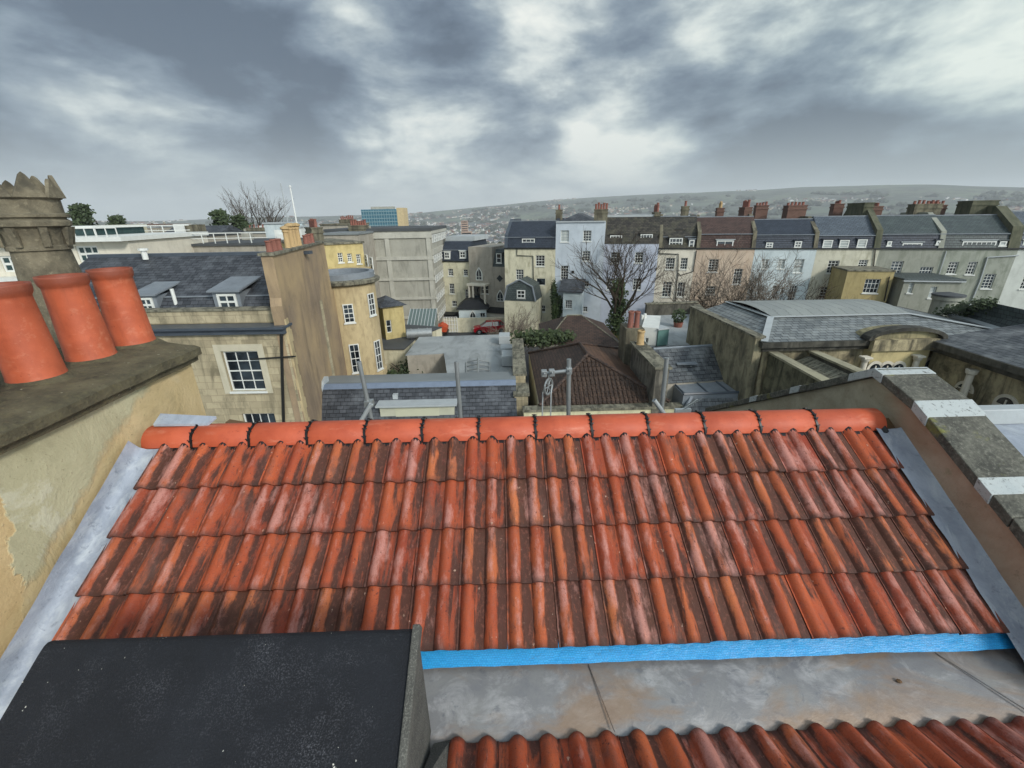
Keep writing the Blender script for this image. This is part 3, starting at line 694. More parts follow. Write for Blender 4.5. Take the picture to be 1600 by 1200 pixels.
# black felt covered dormer, bottom left
FA = V((-2.16, 1.46, -1.79)); FB = V((-.46, 1.49, -1.79)); fs = R(28)
fd = -E2 * math.cos(fs) - Z1 * math.sin(fs); fn = -E2 * math.sin(fs) + Z1 * math.cos(fs); fe = (FB - FA).normalized()
dorm = thing('felt_dormer', 'black mineral felt covered sloping dormer roof in the bottom left corner', 'dormer', FA - Z1 * .9)
mb = MB(); N = 24; W = (FB - FA).length
def fq(i, j):
    ls = (0, .012, .03, .07, .4, .9, 1.5); hs = (-.03, -.008, 0, .004, 0, 0, 0); s_ = W * i / N
    return FA + fe * s_ + fd * ls[j] + fn * (hs[j] + .004 * noise.noise(V((s_ * 4, ls[j] * 4, 2))))
for i in range(N):
    for j in range(6): mb.face([fq(i, j), fq(i, j + 1), fq(i + 1, j + 1), fq(i + 1, j)])
mb.build('felt_sheet', 'felt', dorm, smooth='all')
mb = MB()
mb.prism([FA - Z1 * .02 - fn * .0 + fd * .005, FB - Z1 * .02 + fd * .005, FB - Z1 * .85, FA - Z1 * .85], -E2 * .001 * 30)
mb.prism([FB + fd * .01 - fn * .012, FB + fd * 1.5 - fn * .012, FB + fd * 1.5 - Z1 * .8, FB - Z1 * .85 - E2 * .01], -fe * .03)
mb.prism([FA + fd * .01 - fn * .012, FA + fd * 1.5 - fn * .012, FA + fd * 1.5 - Z1 * .8, FA - Z1 * .85], fe * .03)
mb.build('dormer_cheek', 'felt_trim', dorm)
mb = MB(); mb.box((-.022, -.01, -.05), (.014, 1.5, .018), fe, fd, fn, FB); mb.build('edge_trim', 'felt_trim', dorm, bevel=.006)
mb = MB(); mb.prism([FB + V((.02, .0, -.84)), FB + V((.11, -.02, -.80)), FB + V((.13, -.4, -.62)), FB + V((.02, -.45, -.45))], Z1 * .02); mb.build('felt_apron', 'felt_trim', dorm)
mb = MB(); mb.box((-.02, -.012, 0), (-.005, 0, .014), fe, fd, fn, FB + fe * .012 + fd * .02); mb.build('fixing_clip', 'black_plastic', dorm)

# ================================================================== LEFT CHIMNEY WALL
def q3(x, y, z): return E1 * x + E2 * y + Z1 * z
stack = thing('chimney_stack', 'broad rendered chimney wall with mossy slab cap and terracotta pots at the left edge', 'chimney', q3(-3.4, 2.6, -3.6))
WX = -2.93; YN, YF = .2, 3.93
mb = MB(); NY, NZ = 60, 24
def wp(i, j):
    y = YN + (YF - YN) * i / NY; z = -3.7 + 2.5 * j / NZ
    return q3(WX + .012 * noise.noise(V((y * 2.2, z * 2.2, 0))) + .006 * noise.noise(V((y * 7, z * 7, 0))), y, z)
for i in range(NY):
    for j in range(NZ): mb.face([wp(i, j), wp(i + 1, j), wp(i + 1, j + 1), wp(i, j + 1)])
a, b = q3(WX, YF, -3.7), q3(-4.3, YF, -3.7); H = Z1 * 2.5; mb.face([a, b, b + H, a + H]); c, d = q3(-4.3, YN, -3.7), q3(WX, YN, -3.7); mb.face([b, c, c + H, b + H]); mb.face([c, d, d + H, c + H])
mb.build('stack_wall', 'render_left', stack, smooth='all')
mb = MB(); mb.prism([q3(WX + .015, YN, -1.235), q3(WX + .055, YN, -1.225), q3(WX + .06, YN, -1.175), q3(WX + .10, YN, -1.165), q3(WX + .10, YN, -1.10), q3(WX + .06, YN, -1.085), q3(-3.25, YN, -1.04), q3(-3.9, YN, -1.04), q3(-4.4, YN, -1.1), q3(-4.4, YN, -1.235)], E2 * (YF + .05 - YN))
import bmesh
cap = mb.build('cap_slab', 'cap', stack)
bm = bmesh.new(); bm.from_mesh(cap.data); bmesh.ops.subdivide_edges(bm, edges=[e_ for e_ in bm.edges if e_.calc_length() > .2], cuts=14, use_grid_fill=True)
for v in bm.verts: v.co += V((noise.noise(v.co * 5), noise.noise(v.co * 5 + V((9, 0, 0))), noise.noise(v.co * 6 + V((0, 7, 0))))) * .013
bm.to_mesh(cap.data); bm.free()
# mortar haunching round the foot of each pot, the pots themselves
def big_pot(x, y, label=None, h=.68, r=.158, zb=-1.06, sc=1.0):
    mb = MB(); r *= sc
    prof = [(r * 1.09, -.03), (r * 1.09, .0), (r * 1.04, .03), (r * 1.0, .06), (r * .92, h * .55), (r * .87, h - .085), (r * .89, h - .075), (r * .95, h - .06), (r * .98, h - .035), (r * .98, h - .01), (r * .98, h + .005), (r * .85, h + .004), (r * .87, h - .03), (r * .84, h - .4), (.001, h - .42)]
    mb.lathe(prof, q3(x, y, zb), 40); o = mb.build('chimney_pot', 'pot', stack, smooth='all')
    if label: o['label'] = label
    mb = MB(); mb.lathe([(r * 1.55, -.03), (r * 1.3, .01), (r * 1.1, .035), (r * 1.0, .04)], q3(x, y, zb), 24); mb.build('mortar_collar', 'cap', o, smooth='all')
for x, y in ((-3.38, 3.93), (-3.38, 3.49), (-3.36, 3.02), (-3.36, 2.54)): big_pot(x, y)
CX, CY, CZ = -4.08, 4.12, -1.05
mb = MB()
prof = [(.24, 0), (.235, .03), (.225, .06), (.195, .52), (.19, .80), (.21, .805), (.212, .835), (.195, .845), (.20, .93), (.225, .98), (.258, .995), (.262, 1.03), (.235, 1.05), (.235, 1.06), (.262, 1.065), (.265, 1.085), (.235, 1.095), (.236, 1.20), (.25, 1.205), (.255, 1.225), (.245, 1.235), (.21, 1.235), (.19, 1.2), (.16, .9), (.15, .3), (.001, .28)]
KR = 1.02
prof = [(a * (1.12 if z < .79 else KR), z * 1.03) for a, z in prof]
mb.lathe(prof, q3(CX, CY, CZ), 40)
for k in range(8):   # brackets under the gallery and the crown of points
    t = 2 * math.pi * (k + .3) / 8; rd = V((math.cos(t), math.sin(t), 0)); tg = V((-math.sin(t), math.cos(t), 0)); c = q3(CX, CY, CZ)
    mb.prism([c + rd * .22 + Z1 * .86 - tg * .025, c + rd * .235 + Z1 * .86 - tg * .025, c + rd * .275 + Z1 * 1.015 - tg * .025, c + rd * .22 + Z1 * 1.015 - tg * .025], tg * .05)
    hp = 1.44 if k % 3 else 1.40
    mb.prism([c + rd * .265 + Z1 * 1.25 - tg * .105, c + rd * .265 + Z1 * 1.25 + tg * .105, c + rd * .25 + Z1 * (hp - .02) + tg * .02, c + rd * .25 + Z1 * hp, c + rd * .25 + Z1 * (hp - .02) - tg * .02], -rd * .028)
o = mb.build('crown_pot', 'crown', stack, smooth=True); o['label'] = 'tall weathered grey stone pot with a crown of points'

# ================================================================== RIGHT PARAPET
par = thing('parapet_wall', 'brown rendered parapet wall with broad dark coping and flaking white painted bands', 'wall', q3(3.5, 2.4, -3.4))
PXI = 3.19
pl = [(1.2, -2.35), (1.7, -2.12), (2.16, -1.86), (2.4, -1.74), (3.0, -1.43), (3.42, -1.31), (5.6, -2.58), (6.2, -2.93)]
mb = MB(); mb.prism([q3(PXI, y, z - .03) for y, z in pl] + [q3(PXI, 6.2, -4.2), q3(PXI, 1.2, -4.0)], E1 * .34)
pw = mb.build('wall', 'render_right', par)
for i in range(len(pl) - 1):
    (y0, z0), (y1, z1) = pl[i], pl[i + 1]
    n = max(1, int(abs(y1 - y0) / .55))
    for k in range(n):
        a0, a1 = k / n, (k + 1) / n; ya, yb = y0 + (y1 - y0) * a0 + .004, y0 + (y1 - y0) * a1 - .004; za, zb = z0 + (z1 - z0) * a0, z0 + (z1 - z0) * a1
        mb = MB(); wid = .44 if y1 < 4 else .40
        mb.prism([q3(PXI - .04, ya, za - .03), q3(PXI - .04, yb, zb - .03), q3(PXI - .04, yb, zb + .05), q3(PXI - .04, ya, za + .05)], E1 * wid)
        mb.build('coping_stone', 'coping', par, bevel=.008)
def pz(y):
    for (y0, z0), (y1, z1) in zip(pl, pl[1:]):
        if y0 <= y <= y1: return z0 + (z1 - z0) * (y - y0) / (y1 - y0)
for y0, y1 in ((2.30, 2.41), (2.86, 3.0), (3.33, 3.425), (3.425, 3.66), (4.25, 4.38), (4.95, 5.08), (1.8, 1.95)):
    mb = MB(); za, zb = pz(y0) + .053, pz(y1) + .053; wid = .456 if y0 < 4 else .416
    mb.prism([q3(PXI - .05, y0, za - .075), q3(PXI - .05, y1, zb - .075), q3(PXI - .05, y1, zb + .001), q3(PXI - .05, y0, za + .001)], E1 * wid)
    mb.build('white_band', 'band', par, bevel=.003)
# neighbouring lead flat beyond the parapet
nb = thing('lead_flat_roof', 'pale grey lead flat roof with a raised white edge beyond the brown parapet', 'roof', q3(4.6, 2.6, -2.6))
mb = MB(); mb.box((3.53, 2.6, -2.4), (6.5, 4.0, -2.1), E1, E2, Z1); mb.build('roof_sheet', 'lead_fg', nb)
mb = MB(); mb.box((3.66, 3.93, -2.1), (6.5, 4.06, -1.93), E1, E2, Z1); mb.build('roof_edge', 'lead_pale', nb, bevel=.01)
# ================================================================== TERRAIN, CITY, HILLS
GZ0 = -13.2
sky_pts = [(-700, 352), (-200, 352), (270, 344), (500, 338), (640, 334), (740, 325), (860, 314), (1000, 305), (1120, 300), (1250, 294), (1380, 289), (1480, 291), (1600, 294), (2300, 300)]
sky_tab = []
for a in sky_pts:
    d = ray(*a); sky_tab.append((math.atan2(d.x, d.y), d.z / math.hypot(d.x, d.y)))
def skyline(az):
    if az <= sky_tab[0][0]: return sky_tab[0][1]
    for (a0, t0), (a1, t1) in zip(sky_tab, sky_tab[1:]):
        if a0 <= az <= a1: return t0 + (t1 - t0) * (az - a0) / (a1 - a0)
    return sky_tab[-1][1]
RH = 4600.0
def sst(a, b, x):
    t = min(1, max(0, (x - a) / (b - a))); return t * t * (3 - 2 * t)
def terr(x, y):
    r = math.hypot(x, y); az = math.atan2(x, y)
    z = GZ0 + (-82 - GZ0) * sst(95, 520, r)
    top = skyline(az) * RH * (1 + .0 * r)
    t = sst(1500, RH, r); z = z + (top - z) * t
    if r > RH: z = top - (r - RH) * .03
    if r > 500: z += noise.noise(V((x / 600, y / 600, 0))) * 22 * sst(500, 1500, r) * (1 - .75 * sst(3600, RH, r))
    if r > 1500: z += noise.noise(V((x / 250, y / 250, 5))) * 5 * (1 if r < RH - 400 else .6)
    return z
mb = MB(); NA = 150; rs = [0, 30, 60, 95] + [95 + 430 * (k / 12) for k in range(1, 13)] + [525 + (RH - 525) * (k / 60) for k in range(1, 61)] + [RH + 200, RH + 700, RH + 2500]
def tp(i, j):
    az = R(-85) + R(170) * i / NA; r = rs[j]; x, y = r * math.sin(az), r * math.cos(az); return V((x, y, terr(x, y)))
for i in range(NA):
    for j in range(len(rs) - 1):
        if j == 0: mb.face([tp(i, 0), tp(i + 1, 1), tp(i, 1)])
        else: mb.face([tp(i, j), tp(i + 1, j), tp(i + 1, j + 1), tp(i, j + 1)])
mb.face([V((-90, -60, GZ0)), V((90, -60, GZ0)), V((90, 8, GZ0 - .01)), V((-90, 8, GZ0 - .01))])
def m_land():
    t = NT('land'); g = t.n('ShaderNodeNewGeometry').outputs['Position']
    n = t.noise((.0022, .0022, .0022), 8, .6, g); col = t.mix(t.rng(n, .40, .6), '414a46', '566250'); n2 = t.noise((.007, .007, .007), 7, .65, g, (3, 3, 3))
    vo = t.n('ShaderNodeTexVoronoi'); t.l(t.map(g, (.004, .004, .004)), vo.inputs['Vector']); vo.inputs['Scale'].default_value = 1; vs_ = t.n('ShaderNodeSeparateColor'); t.l(vo.outputs['Color'], vs_.inputs[0])
    col = t.mix(t.rng(vs_.outputs[0], .3, .9, 0, .5), col, '717c5a')
    col = t.mix(t.rng(n2, .46, .56), col, '3a4238'); n3 = t.noise((.02, .02, .02), 7, .75, g, (5, 3, 3)); col = t.mix(t.rng(n3, .52, .62, 0, .7), col, '6a6a62')
    n4 = t.noise((.05, .05, .05), 4, .7, g, (5, 8, 3)); col = t.mix(t.rng(n4, .6, .66, 0, .8), col, '8a8680')
    r_ = t.n('ShaderNodeVectorMath', operation='LENGTH'); t.l(g, r_.inputs[0])
    a = t.noise((.4, .4, .4), 6, .6, g); near = t.mix(t.rng(a, .35, .65), '35363a', '4a4b4c')
    col = t.mix(t.rng(r_.outputs['Value'], 70, 110), near, col)
    return t.fin(col, .95)
o = mb.build('ground', m_land(), None, smooth='all'); tag(o, kind='structure')

rc = random.Random(11)
pal = [m_plain('far_wall_cream', 'b9b2a0', .9), m_plain('far_wall_white', 'd5d5d0', .9), m_plain('far_wall_red', '86604f', .9), m_plain('far_roof_grey', '5a5d62', .8), m_plain('far_roof_red', '7a5145', .9)]
mb = MB(); cnt = 0
for k in range(60000):
    u = rc.random(); r = 230 + (4300 - 230) * (u ** 1.35); az = R(rc.uniform(-46, 54)); x, y = r * math.sin(az), r * math.cos(az)
    dn = noise.noise(V((x / 330, y / 330, 2))) + .35 * noise.noise(V((x / 90, y / 90, 4)))
    lim = -.32 + .75 * sst(1800, 4000, r) + (.16 if az > R(8) else -.12)
    if dn < lim: continue
    cnt += 1
    if cnt > 14000: break
    z = terr(x, y) - 1; ang = noise.noise(V((x / 200, y / 200, 9))) * 3; c_, s_ = math.cos(ang), math.sin(ang); ex, ey = V((c_, s_, 0)), V((-s_, c_, 0))
    L = rc.choice((8, 9, 11, 16, 24 if r > 900 else 10)) * rc.uniform(.8, 1.2); Wd = rc.uniform(7, 10); h = rc.uniform(5.5, 9); q = V((x, y, z)); ro_ = 2.8
    wm_ = rc.choice((0, 0, 1, 1, 2) if r < 2200 else (0, 0, 2, 0, 1, 3)); rm = rc.choice((3, 3, 4))
    if rc.random() < .03 and r > 1300: L *= 2.5; Wd *= 2; ro_ = .2; wm_ = 1; rm = 1 if rc.random() < .5 else 3
    P = lambda a, b, cc: q + ex * a + ey * b + Z1 * cc
    mb.mi = wm_
    mb.face([P(0, 0, 0), P(L, 0, 0), P(L, 0, h), P(0, 0, h)]); mb.face([P(L, Wd, 0), P(0, Wd, 0), P(0, Wd, h), P(L, Wd, h)])
    mb.face([P(0, Wd, 0), P(0, 0, 0), P(0, 0, h), P(0, Wd / 2, h + ro_), P(0, Wd, h)]); mb.face([P(L, 0, 0), P(L, Wd, 0), P(L, Wd, h), P(L, Wd / 2, h + ro_), P(L, 0, h)])
    mb.mi = rm; mb.face([P(0, 0, h), P(L, 0, h), P(L, Wd / 2, h + ro_), P(0, Wd / 2, h + ro_)]); mb.face([P(L, Wd, h), P(0, Wd, h), P(0, Wd / 2, h + ro_), P(L, Wd / 2, h + ro_)])
mb.mi = 0
o = mb.build('distant_city', pal, None, merge=False); tag(o, 'countless tiny pale houses and roofs spread over the valley and lower hillsides', 'city', kind='stuff')
mb = MB(); ico = [V(p).normalized() for p in ((0, 0, 1), (.9, 0, .2), (.3, .85, .2), (-.7, .5, .2), (-.7, -.5, .2), (.3, -.85, .2), (.6, .5, -.6), (-.4, .7, -.6), (-.9, 0, -.5), (-.3, -.8, -.6), (.7, -.4, -.6))]
tris = [(0, 1, 2), (0, 2, 3), (0, 3, 4), (0, 4, 5), (0, 5, 1), (1, 6, 2), (2, 7, 3), (3, 8, 4), (4, 9, 5), (5, 10, 1), (1, 10, 6), (2, 6, 7), (3, 7, 8), (4, 8, 9), (5, 9, 10)]
for k in range(4200):
    u = rc.random(); r = 180 + 4300 * (u ** 1.3); az = R(rc.uniform(-46, 54)); x, y = r * math.sin(az), r * math.cos(az)
    if noise.noise(V((x / 260, y / 260, 7))) < .02: continue
    if r > 3500: continue
    z = terr(x, y); 
    for g in range(3):
        sx = rc.uniform(5, 11) * (1 + r / 4000); q = V((x + rc.uniform(-20, 20), y + rc.uniform(-20, 20), z + sx * .4)); rot = rc.random() * 6; js = [rc.uniform(.7, 1.2) for _ in ico]
        pts = [q + V((p.x * math.cos(rot) - p.y * math.sin(rot), p.x * math.sin(rot) + p.y * math.cos(rot), p.z * .75)) * sx * j_ for p, j_ in zip(ico, js)]
        for t in tris: mb.face([pts[i] for i in t])
o = mb.build('distant_woods', m_plain('far_trees', '3c4234', .95), None, merge=False); tag(o, 'dark leafless woods and garden trees scattered between the distant houses', 'woodland', kind='stuff')

# haze: closed box round everything seen
mb = MB(); mb.box((-7700, -200, -140), (7700, 7400, 330)); hz_ = mb.build('haze', 'white', None, merge=False)
hm = bpy.data.materials.new('haze_air'); hm.use_nodes = True; ht = hm.node_tree; ht.nodes.clear(); ho = ht.nodes.new('ShaderNodeOutputMaterial'); hv = ht.nodes.new('ShaderNodeVolumePrincipled')
hv.inputs['Color'].default_value = (.93, .97, 1.0, 1); hv.inputs['Density'].default_value = 0.00017; hv.inputs['Anisotropy'].default_value = 0.0; ht.links.new(hv.outputs[0], ho.inputs['Volume'])
hz_.data.materials.clear(); hz_.data.materials.append(hm); tag(hz_, kind='stuff')
tag(hz_, 'pale bluish haze in the air over the valley', 'haze')

# ================================================================== THE TERRACE OPPOSITE
TF = Fac((-0.6, 49.6), (44.7, 38.6))
ZE = -3.4
st = {}
def stuc(name, c, dirt='6a6858', am=.4, second=None):
    M[name] = m_stucco(name, c, dirt, am, 1.0, second=second); return name
stuc('stucco_cream', 'cfcab0', '6f6a4c', .5); stuc('stucco_blue', 'bcc5cc', '8792a0', .25); stuc('stucco_lilac', 'b9c0cd', '8d97b2', .2); stuc('stucco_ivory', 'd6d0bf', '8a8474', .3)
stuc('stucco_peach', 'c5b29d', '8a6a50', .4); stuc('stucco_ice', 'c4cfd0', '8fa0a4', .4); stuc('stucco_sand', 'c6c3b0', '7a765c', .5); stuc('stucco_grey', '939589', '64685a', .5)
stuc('stucco_green', '979b8f', '5f6757', .6); stuc('stucco_pale', 'c4c8c0', '8a8e84', .3)

def mansard(par, F, s0, s1, ze, h1, h2, depth, low, up, d1=.4, d2=3.2, mats=None, flat_top=True):
    """lower steep slope with height h1, upper slope to h2 above the eave, then flat and a back wall"""
    mb = MB(); q = lambda a, z, o_: F.P(a, z, o_)
    mb.prism([q(s0, ze, -.05), q(s0, ze + h1, -.05 - d1), q(s0, ze + h1, -depth + .05), q(s0, ze, -depth + .05)], F.e * (s1 - s0)); r0 = mb.build('lower_roof', low, par)
    mb = MB(); mb.prism([q(s0, ze + h1 + .003, .02 - d1), q(s0, ze + h2, -d2), q(s0, ze + h2, -depth + d2 * .5), q(s0, ze + h1 + .003, -depth + .1)], F.e * (s1 - s0)); r1 = mb.build('roof', up, par)
    mb = MB(); fbox(mb, F, s0, s1, ze + h1 - .02, ze + h1 + .045, -d1 - .02, -d1 + .06); fbox(mb, F, s0, s1, ze + h2 - .01, ze + h2 + .07, -d2 - .12, -d2 + .02)
    mb.build('lead_flashing', 'lead', par)
    mb = MB(); fbox(mb, F, s0, s1, ze - .02, ze + .1, -.15, .12); mb.build('gutter', 'pipe', par)
    return r1
def dormer(par, F, r, cols, rows, mat='lead_dark', o=-.22, pm='glass', fm='white'):
    s0, z0, s1, z1 = r; mb = MB()
    fbox(mb, F, s0 - .06, s1 + .06, z0 - .05, z1 + .06, o - 1.3, o - .04); fbox(mb, F, s0 - .14, s1 + .14, z1 + .06, z1 + .13, o - 1.4, o + .06)
    d = mb.build('dormer', mat, par); Fo = F.off(o); s_ = s0; window(Fo, d, (s0, z0, s1, z1), cols, rows, rec=-.01, bar=.045, fr=.09, sill=True, pm=pm, fm=fm)
    return d
def drain(par, F, pts, r=.045, mat='pipe'):
    mb = MB(); mb.tube([F.P(*F.hit(a, b), .08) for a, b in pts], r, 6); mb.build('drainpipe', mat, par)
def skylight(par, F, rect, off_, slope=0.0):
    s0, z0, s1, z1 = rect; mb = MB(); q = lambda a, z, o_: F.P(a, z, o_)
    o1, o0 = off_
    for a, b, c, d in ((s0, s1, z0, z0 + .07), (s0, s1, z1 - .07, z1), (s0, s0 + .07, z0 + .07, z1 - .07), (s1 - .07, s1, z0 + .07, z1 - .07)):
        f0 = o0 + (o1 - o0) * (c - z0) / (z1 - z0); f1 = o0 + (o1 - o0) * (d - z0) / (z1 - z0)
        mb.prism([q(a, c, f0 + .08), q(b, c, f0 + .08), q(b, d, f1 + .08), q(a, d, f1 + .08)], F.n * -.1)
    w_ = mb.build('skylight', 'lead_pale', par); g = MB(); g.face([q(s0 + .05, z0 + .05, o0 + .06), q(s1 - .05, z0 + .05, o0 + .06), q(s1 - .05, z1 - .05, o1 + .06), q(s0 + .05, z1 - .05, o1 + .06)]); g.build('pane', 'blind', w_)

GRP = 'terraced houses in the row across the gardens'
EP = [788, 868, 944, 1029, 1088, 1180, 1277, 1375, 1474, 1592, 1700]
ES = [TF.S(x, 388) for x in EP]
D = 9.0
def thouse(name, label, i, wall, ze, wins, group=GRP, dep=D):
    h = thing(name, label, 'house', TF.P((ES[i] + ES[i + 1]) / 2, GZ0, -1), group)
    block(TF, h, ES[i] + .004, ES[i + 1] - .004, GZ0 - 1, ze, dep, wall, wins); return h
def partywall(par, F, s, ze, h1, h2, mat='brick_pale', dep=D, w_=.34, ext=.25):
    mb = MB(); q = lambda z, o_: F.P(s - w_ / 2, z, o_)
    mb.prism([q(ze - .05, .06), q(ze + h1 + ext, -.25), q(ze + h2 + ext, -3.0), q(ze + h2 + ext, -dep + 1.8), q(ze + h1, -dep), q(ze - .05, -dep)], F.e * w_); return mb.build('party_wall', mat, par)
W4 = (3, 4)
# 1 cream
h = thouse('terraced_house', 'cream rendered house with dark blue slate roof at the left end of the row', 0, 'stucco_cream', ZE, [((837, 399, 851, 416), 3, 4), ((806, 421, 818, 437), 3, 4), ((838, 435, 852, 446), 1, 1, {'sill': False}), ((838, 477, 852, 487), 4, 2), ((801, 470, 812, 486), 3, 4)])
mansard(h, TF, ES[0], ES[1], ZE, 1.15, 2.75, D, 'slate_new', 'slate_new', .25, 2.6); dormer(h, TF, TF.rect(815, 373, 835, 384), 3, 2, 'slate_new'); skylight(h, TF, TF.rect(846, 358, 859, 366), (-1.9, -1.2))
drain(h, TF, [(808, 388), (808, 399), (833, 400), (834, 450), (834, 505)]); partywall(h, TF, ES[0] + .17, ZE, 1.15, 2.75, 'lead_dark'); partywall(h, TF, ES[1] - .17, ZE, 1.15, 2.75, 'slate_new')
chimney(h, TF, ES[1] - .5, ES[1] + .1, -4.4, -3.2, ZE + 2.6, ZE + 3.8, 'brick_pale', 1)
# 2 tall blue
zb = TF.Zp(905, 347)
h = thouse('terraced_house', 'tall pale blue house with a gabled grey roof rising above its neighbours', 1, 'stucco_blue', zb, [((876, 360, 889, 378), 2, 4, {'pm': 'blind'}), ((911, 360, 924, 377), 3, 4), ((910, 392, 922, 408), 3, 4), ((876, 415, 888, 437), 3, 5), ((876, 439, 888, 449), 3, 2), ((908, 439, 920, 448), 3, 2), ((909, 479, 918, 487), 3, 2)])
mb = MB(); q = lambda a, z, o_: TF.P(a, z, o_); s0, s1 = ES[1], ES[2]; sm = s0 + (s1 - s0) * .42; za = TF.Zp(897, 333)
mb.face([q(s0, zb, .1), q(s1 - .9, zb, .1), q(sm, za, -1.6)]); mb.face([q(s1 - .9, zb, .1), q(s1 - .9, zb, -D), q(sm, za, -D + 1.6), q(sm, za, -1.6)]); mb.face([q(s0, zb, -D), q(s0, zb, .1), q(sm, za, -1.6), q(sm, za, -D + 1.6)]); mb.face([q(s1 - .9, zb, -D), q(s0, zb, -D), q(sm, za, -D + 1.6)])
mb.face([q(s0, zb, .1), q(s0, zb, -D), q(s1 - .9, zb, -D), q(s1 - .9, zb, .1)]); mb.build('roof', 'slate', h)
mb = MB(); fbox(mb, TF, s0, s1, zb - .02, zb + .1, 0.003, .14); mb.build('gutter', 'lead_pale', h)
chimney(h, TF, ES[2] - 1.25, ES[2] + .1, -2.2, -.9, zb - 1.0, zb + 1.1, 'brick_pale', 5, ph=.6)
for a, b in ((895, 421), (895, 434)):
    s_, z_ = TF.hit(a, b + 4); mb = MB(); fbox(mb, TF, s_ - .14, s_ + .14, z_ - .14, z_ + .14, .01, .06); mb.build('vent_grille', 'pipe', h)
# lean-to at its foot
LT = TF.off(3.0); a = LT.S(884, 470)
lt = thing('lean_to', 'small pale lean-to with a slate roof at the foot of the tall blue house', 'extension', LT.P(LT.S(893, 480), GZ0, -1)); s0, s1 = LT.S(880, 460), LT.S(909, 460); zt = LT.Zp(893, 457)
block(LT, lt, s0, s1, GZ0 - .5, zt, 2.9, 'stucco_ice', [((883, 469, 894, 482), 3, 4)])
mb = MB(); mb.prism([LT.P(s0 - .5, zt + .003, .2), LT.P(s0 - .5, zt + .12, .2), LT.P(s0 - .5, zt + 1.0, -2.9), LT.P(s0 - .5, zt + .003, -2.9)], LT.e * (s1 - s0 + .6)); mb.build('roof', 'slate', lt)
# 3 lilac
zl = TF.Zp(985, 381); zr = TF.Zp(985, 341)
h = thouse('terraced_house', 'lilac house with a steep mossy brown slate roof behind the ivy-clad tree', 2, 'stucco_lilac', zl, [((992, 394, 1005, 411), 3, 4), ((989, 435, 1002, 453), 3, 4), ((955, 394, 968, 411), 3, 4), ((948, 435, 961, 453), 3, 4)])
mb = MB(); mb.prism([TF.P(ES[2], zl, .05), TF.P(ES[2], zl + 2.55, -1.6), TF.P(ES[2], zl + 2.55, -D + 1), TF.P(ES[2], zl, -D)], TF.e * (ES[3] - ES[2])); mb.build('roof', 'slate_old', h)
mb = MB(); fbox(mb, TF, ES[2], ES[3], zl + 2.553, zl + 2.75, -D + 1, -1.7); mb.build('flat_roof', 'lead_pale', h)
dormer(h, TF, TF.rect(953, 368, 972, 378), 4, 1, 'slate_old', -.35); dormer(h, TF, TF.rect(1001, 366, 1020, 376), 4, 1, 'slate_old', -.35)
chimney(h, TF, ES[3] - .6, ES[3] - .01, -6.5, -1.6, zl + .4, zl + 2.9, 'brick_pale', 9, ph=.75)
# 4 ivory
h = thouse('terraced_house', 'ivory house with black drainpipes and a brown slate roof with stacked dormers', 3, 'stucco_ivory', ZE, [((1040, 403, 1054, 421), 4, 4), ((1063, 403, 1074, 421), 3, 4), ((1035, 440, 1049, 464), 3, 5), ((1058, 441, 1070, 464), 3, 3), ((1031, 484, 1044, 492), 4, 2)])
mansard(h, TF, ES[3], ES[4], ZE, 1.1, 3.0, D, 'slate_old', 'slate_old', .6, 2.2); dormer(h, TF, TF.rect(1046, 372, 1067, 386), 4, 2, 'slate_old', -.3); dormer(h, TF, TF.rect(1058, 361, 1071, 369), 2, 1, 'slate_old', -1.15); dormer(h, TF, TF.rect(1077, 375, 1085, 388), 1, 2, 'lead', -.2)
partywall(h, TF, ES[3] + .17, ZE, 1.1, 3.0); drain(h, TF, [(1030, 391), (1030, 396), (1060, 397), (1059, 430), (1052, 490)]); drain(h, TF, [(1088, 392), (1083, 424), (1063, 430), (1059, 426)])
chimney(h, TF, ES[4] - 1.4, ES[4] - .7, -4.0, -3.2, ZE + 2.5, ZE + 3.9, 'brick_pale', 1); 
# 5 peach
h = thouse('terraced_house', 'peach house with a reddish brown roof and one wide white dormer', 4, 'stucco_peach', ZE, [((1107, 405, 1122, 425), 3, 5), ((1146, 420, 1159, 444), 3, 5), ((1103, 447, 1118, 460), 4, 3)])
M['roof_plum'] = m_slate('roof_plum', '40312d', '52403a', .28, .17, '6f544a', .3, .8)
mansard(h, TF, ES[4], ES[5], ZE, 1.35, 2.9, D, 'roof_plum', 'roof_plum', .3, 2.4); dormer(h, TF, TF.rect(1120, 376, 1146, 388), 2, 1, 'lead_pale', -.15)
partywall(h, TF, ES[4] + .17, ZE, 1.35, 2.9); partywall(h, TF, ES[5] - .17, ZE, 1.35, 2.9); chimney(h, TF, ES[5] - .75, ES[5] - .05, -5.6, -3.2, ZE + 1.8, ZE + 4.0, 'brick', 5); chimney(h, TF, ES[5] - 2.6, ES[5] - 1.9, -8.0, -7.0, ZE + 2, ZE + 4.0, 'brick', 3, potmat='pot_buff')
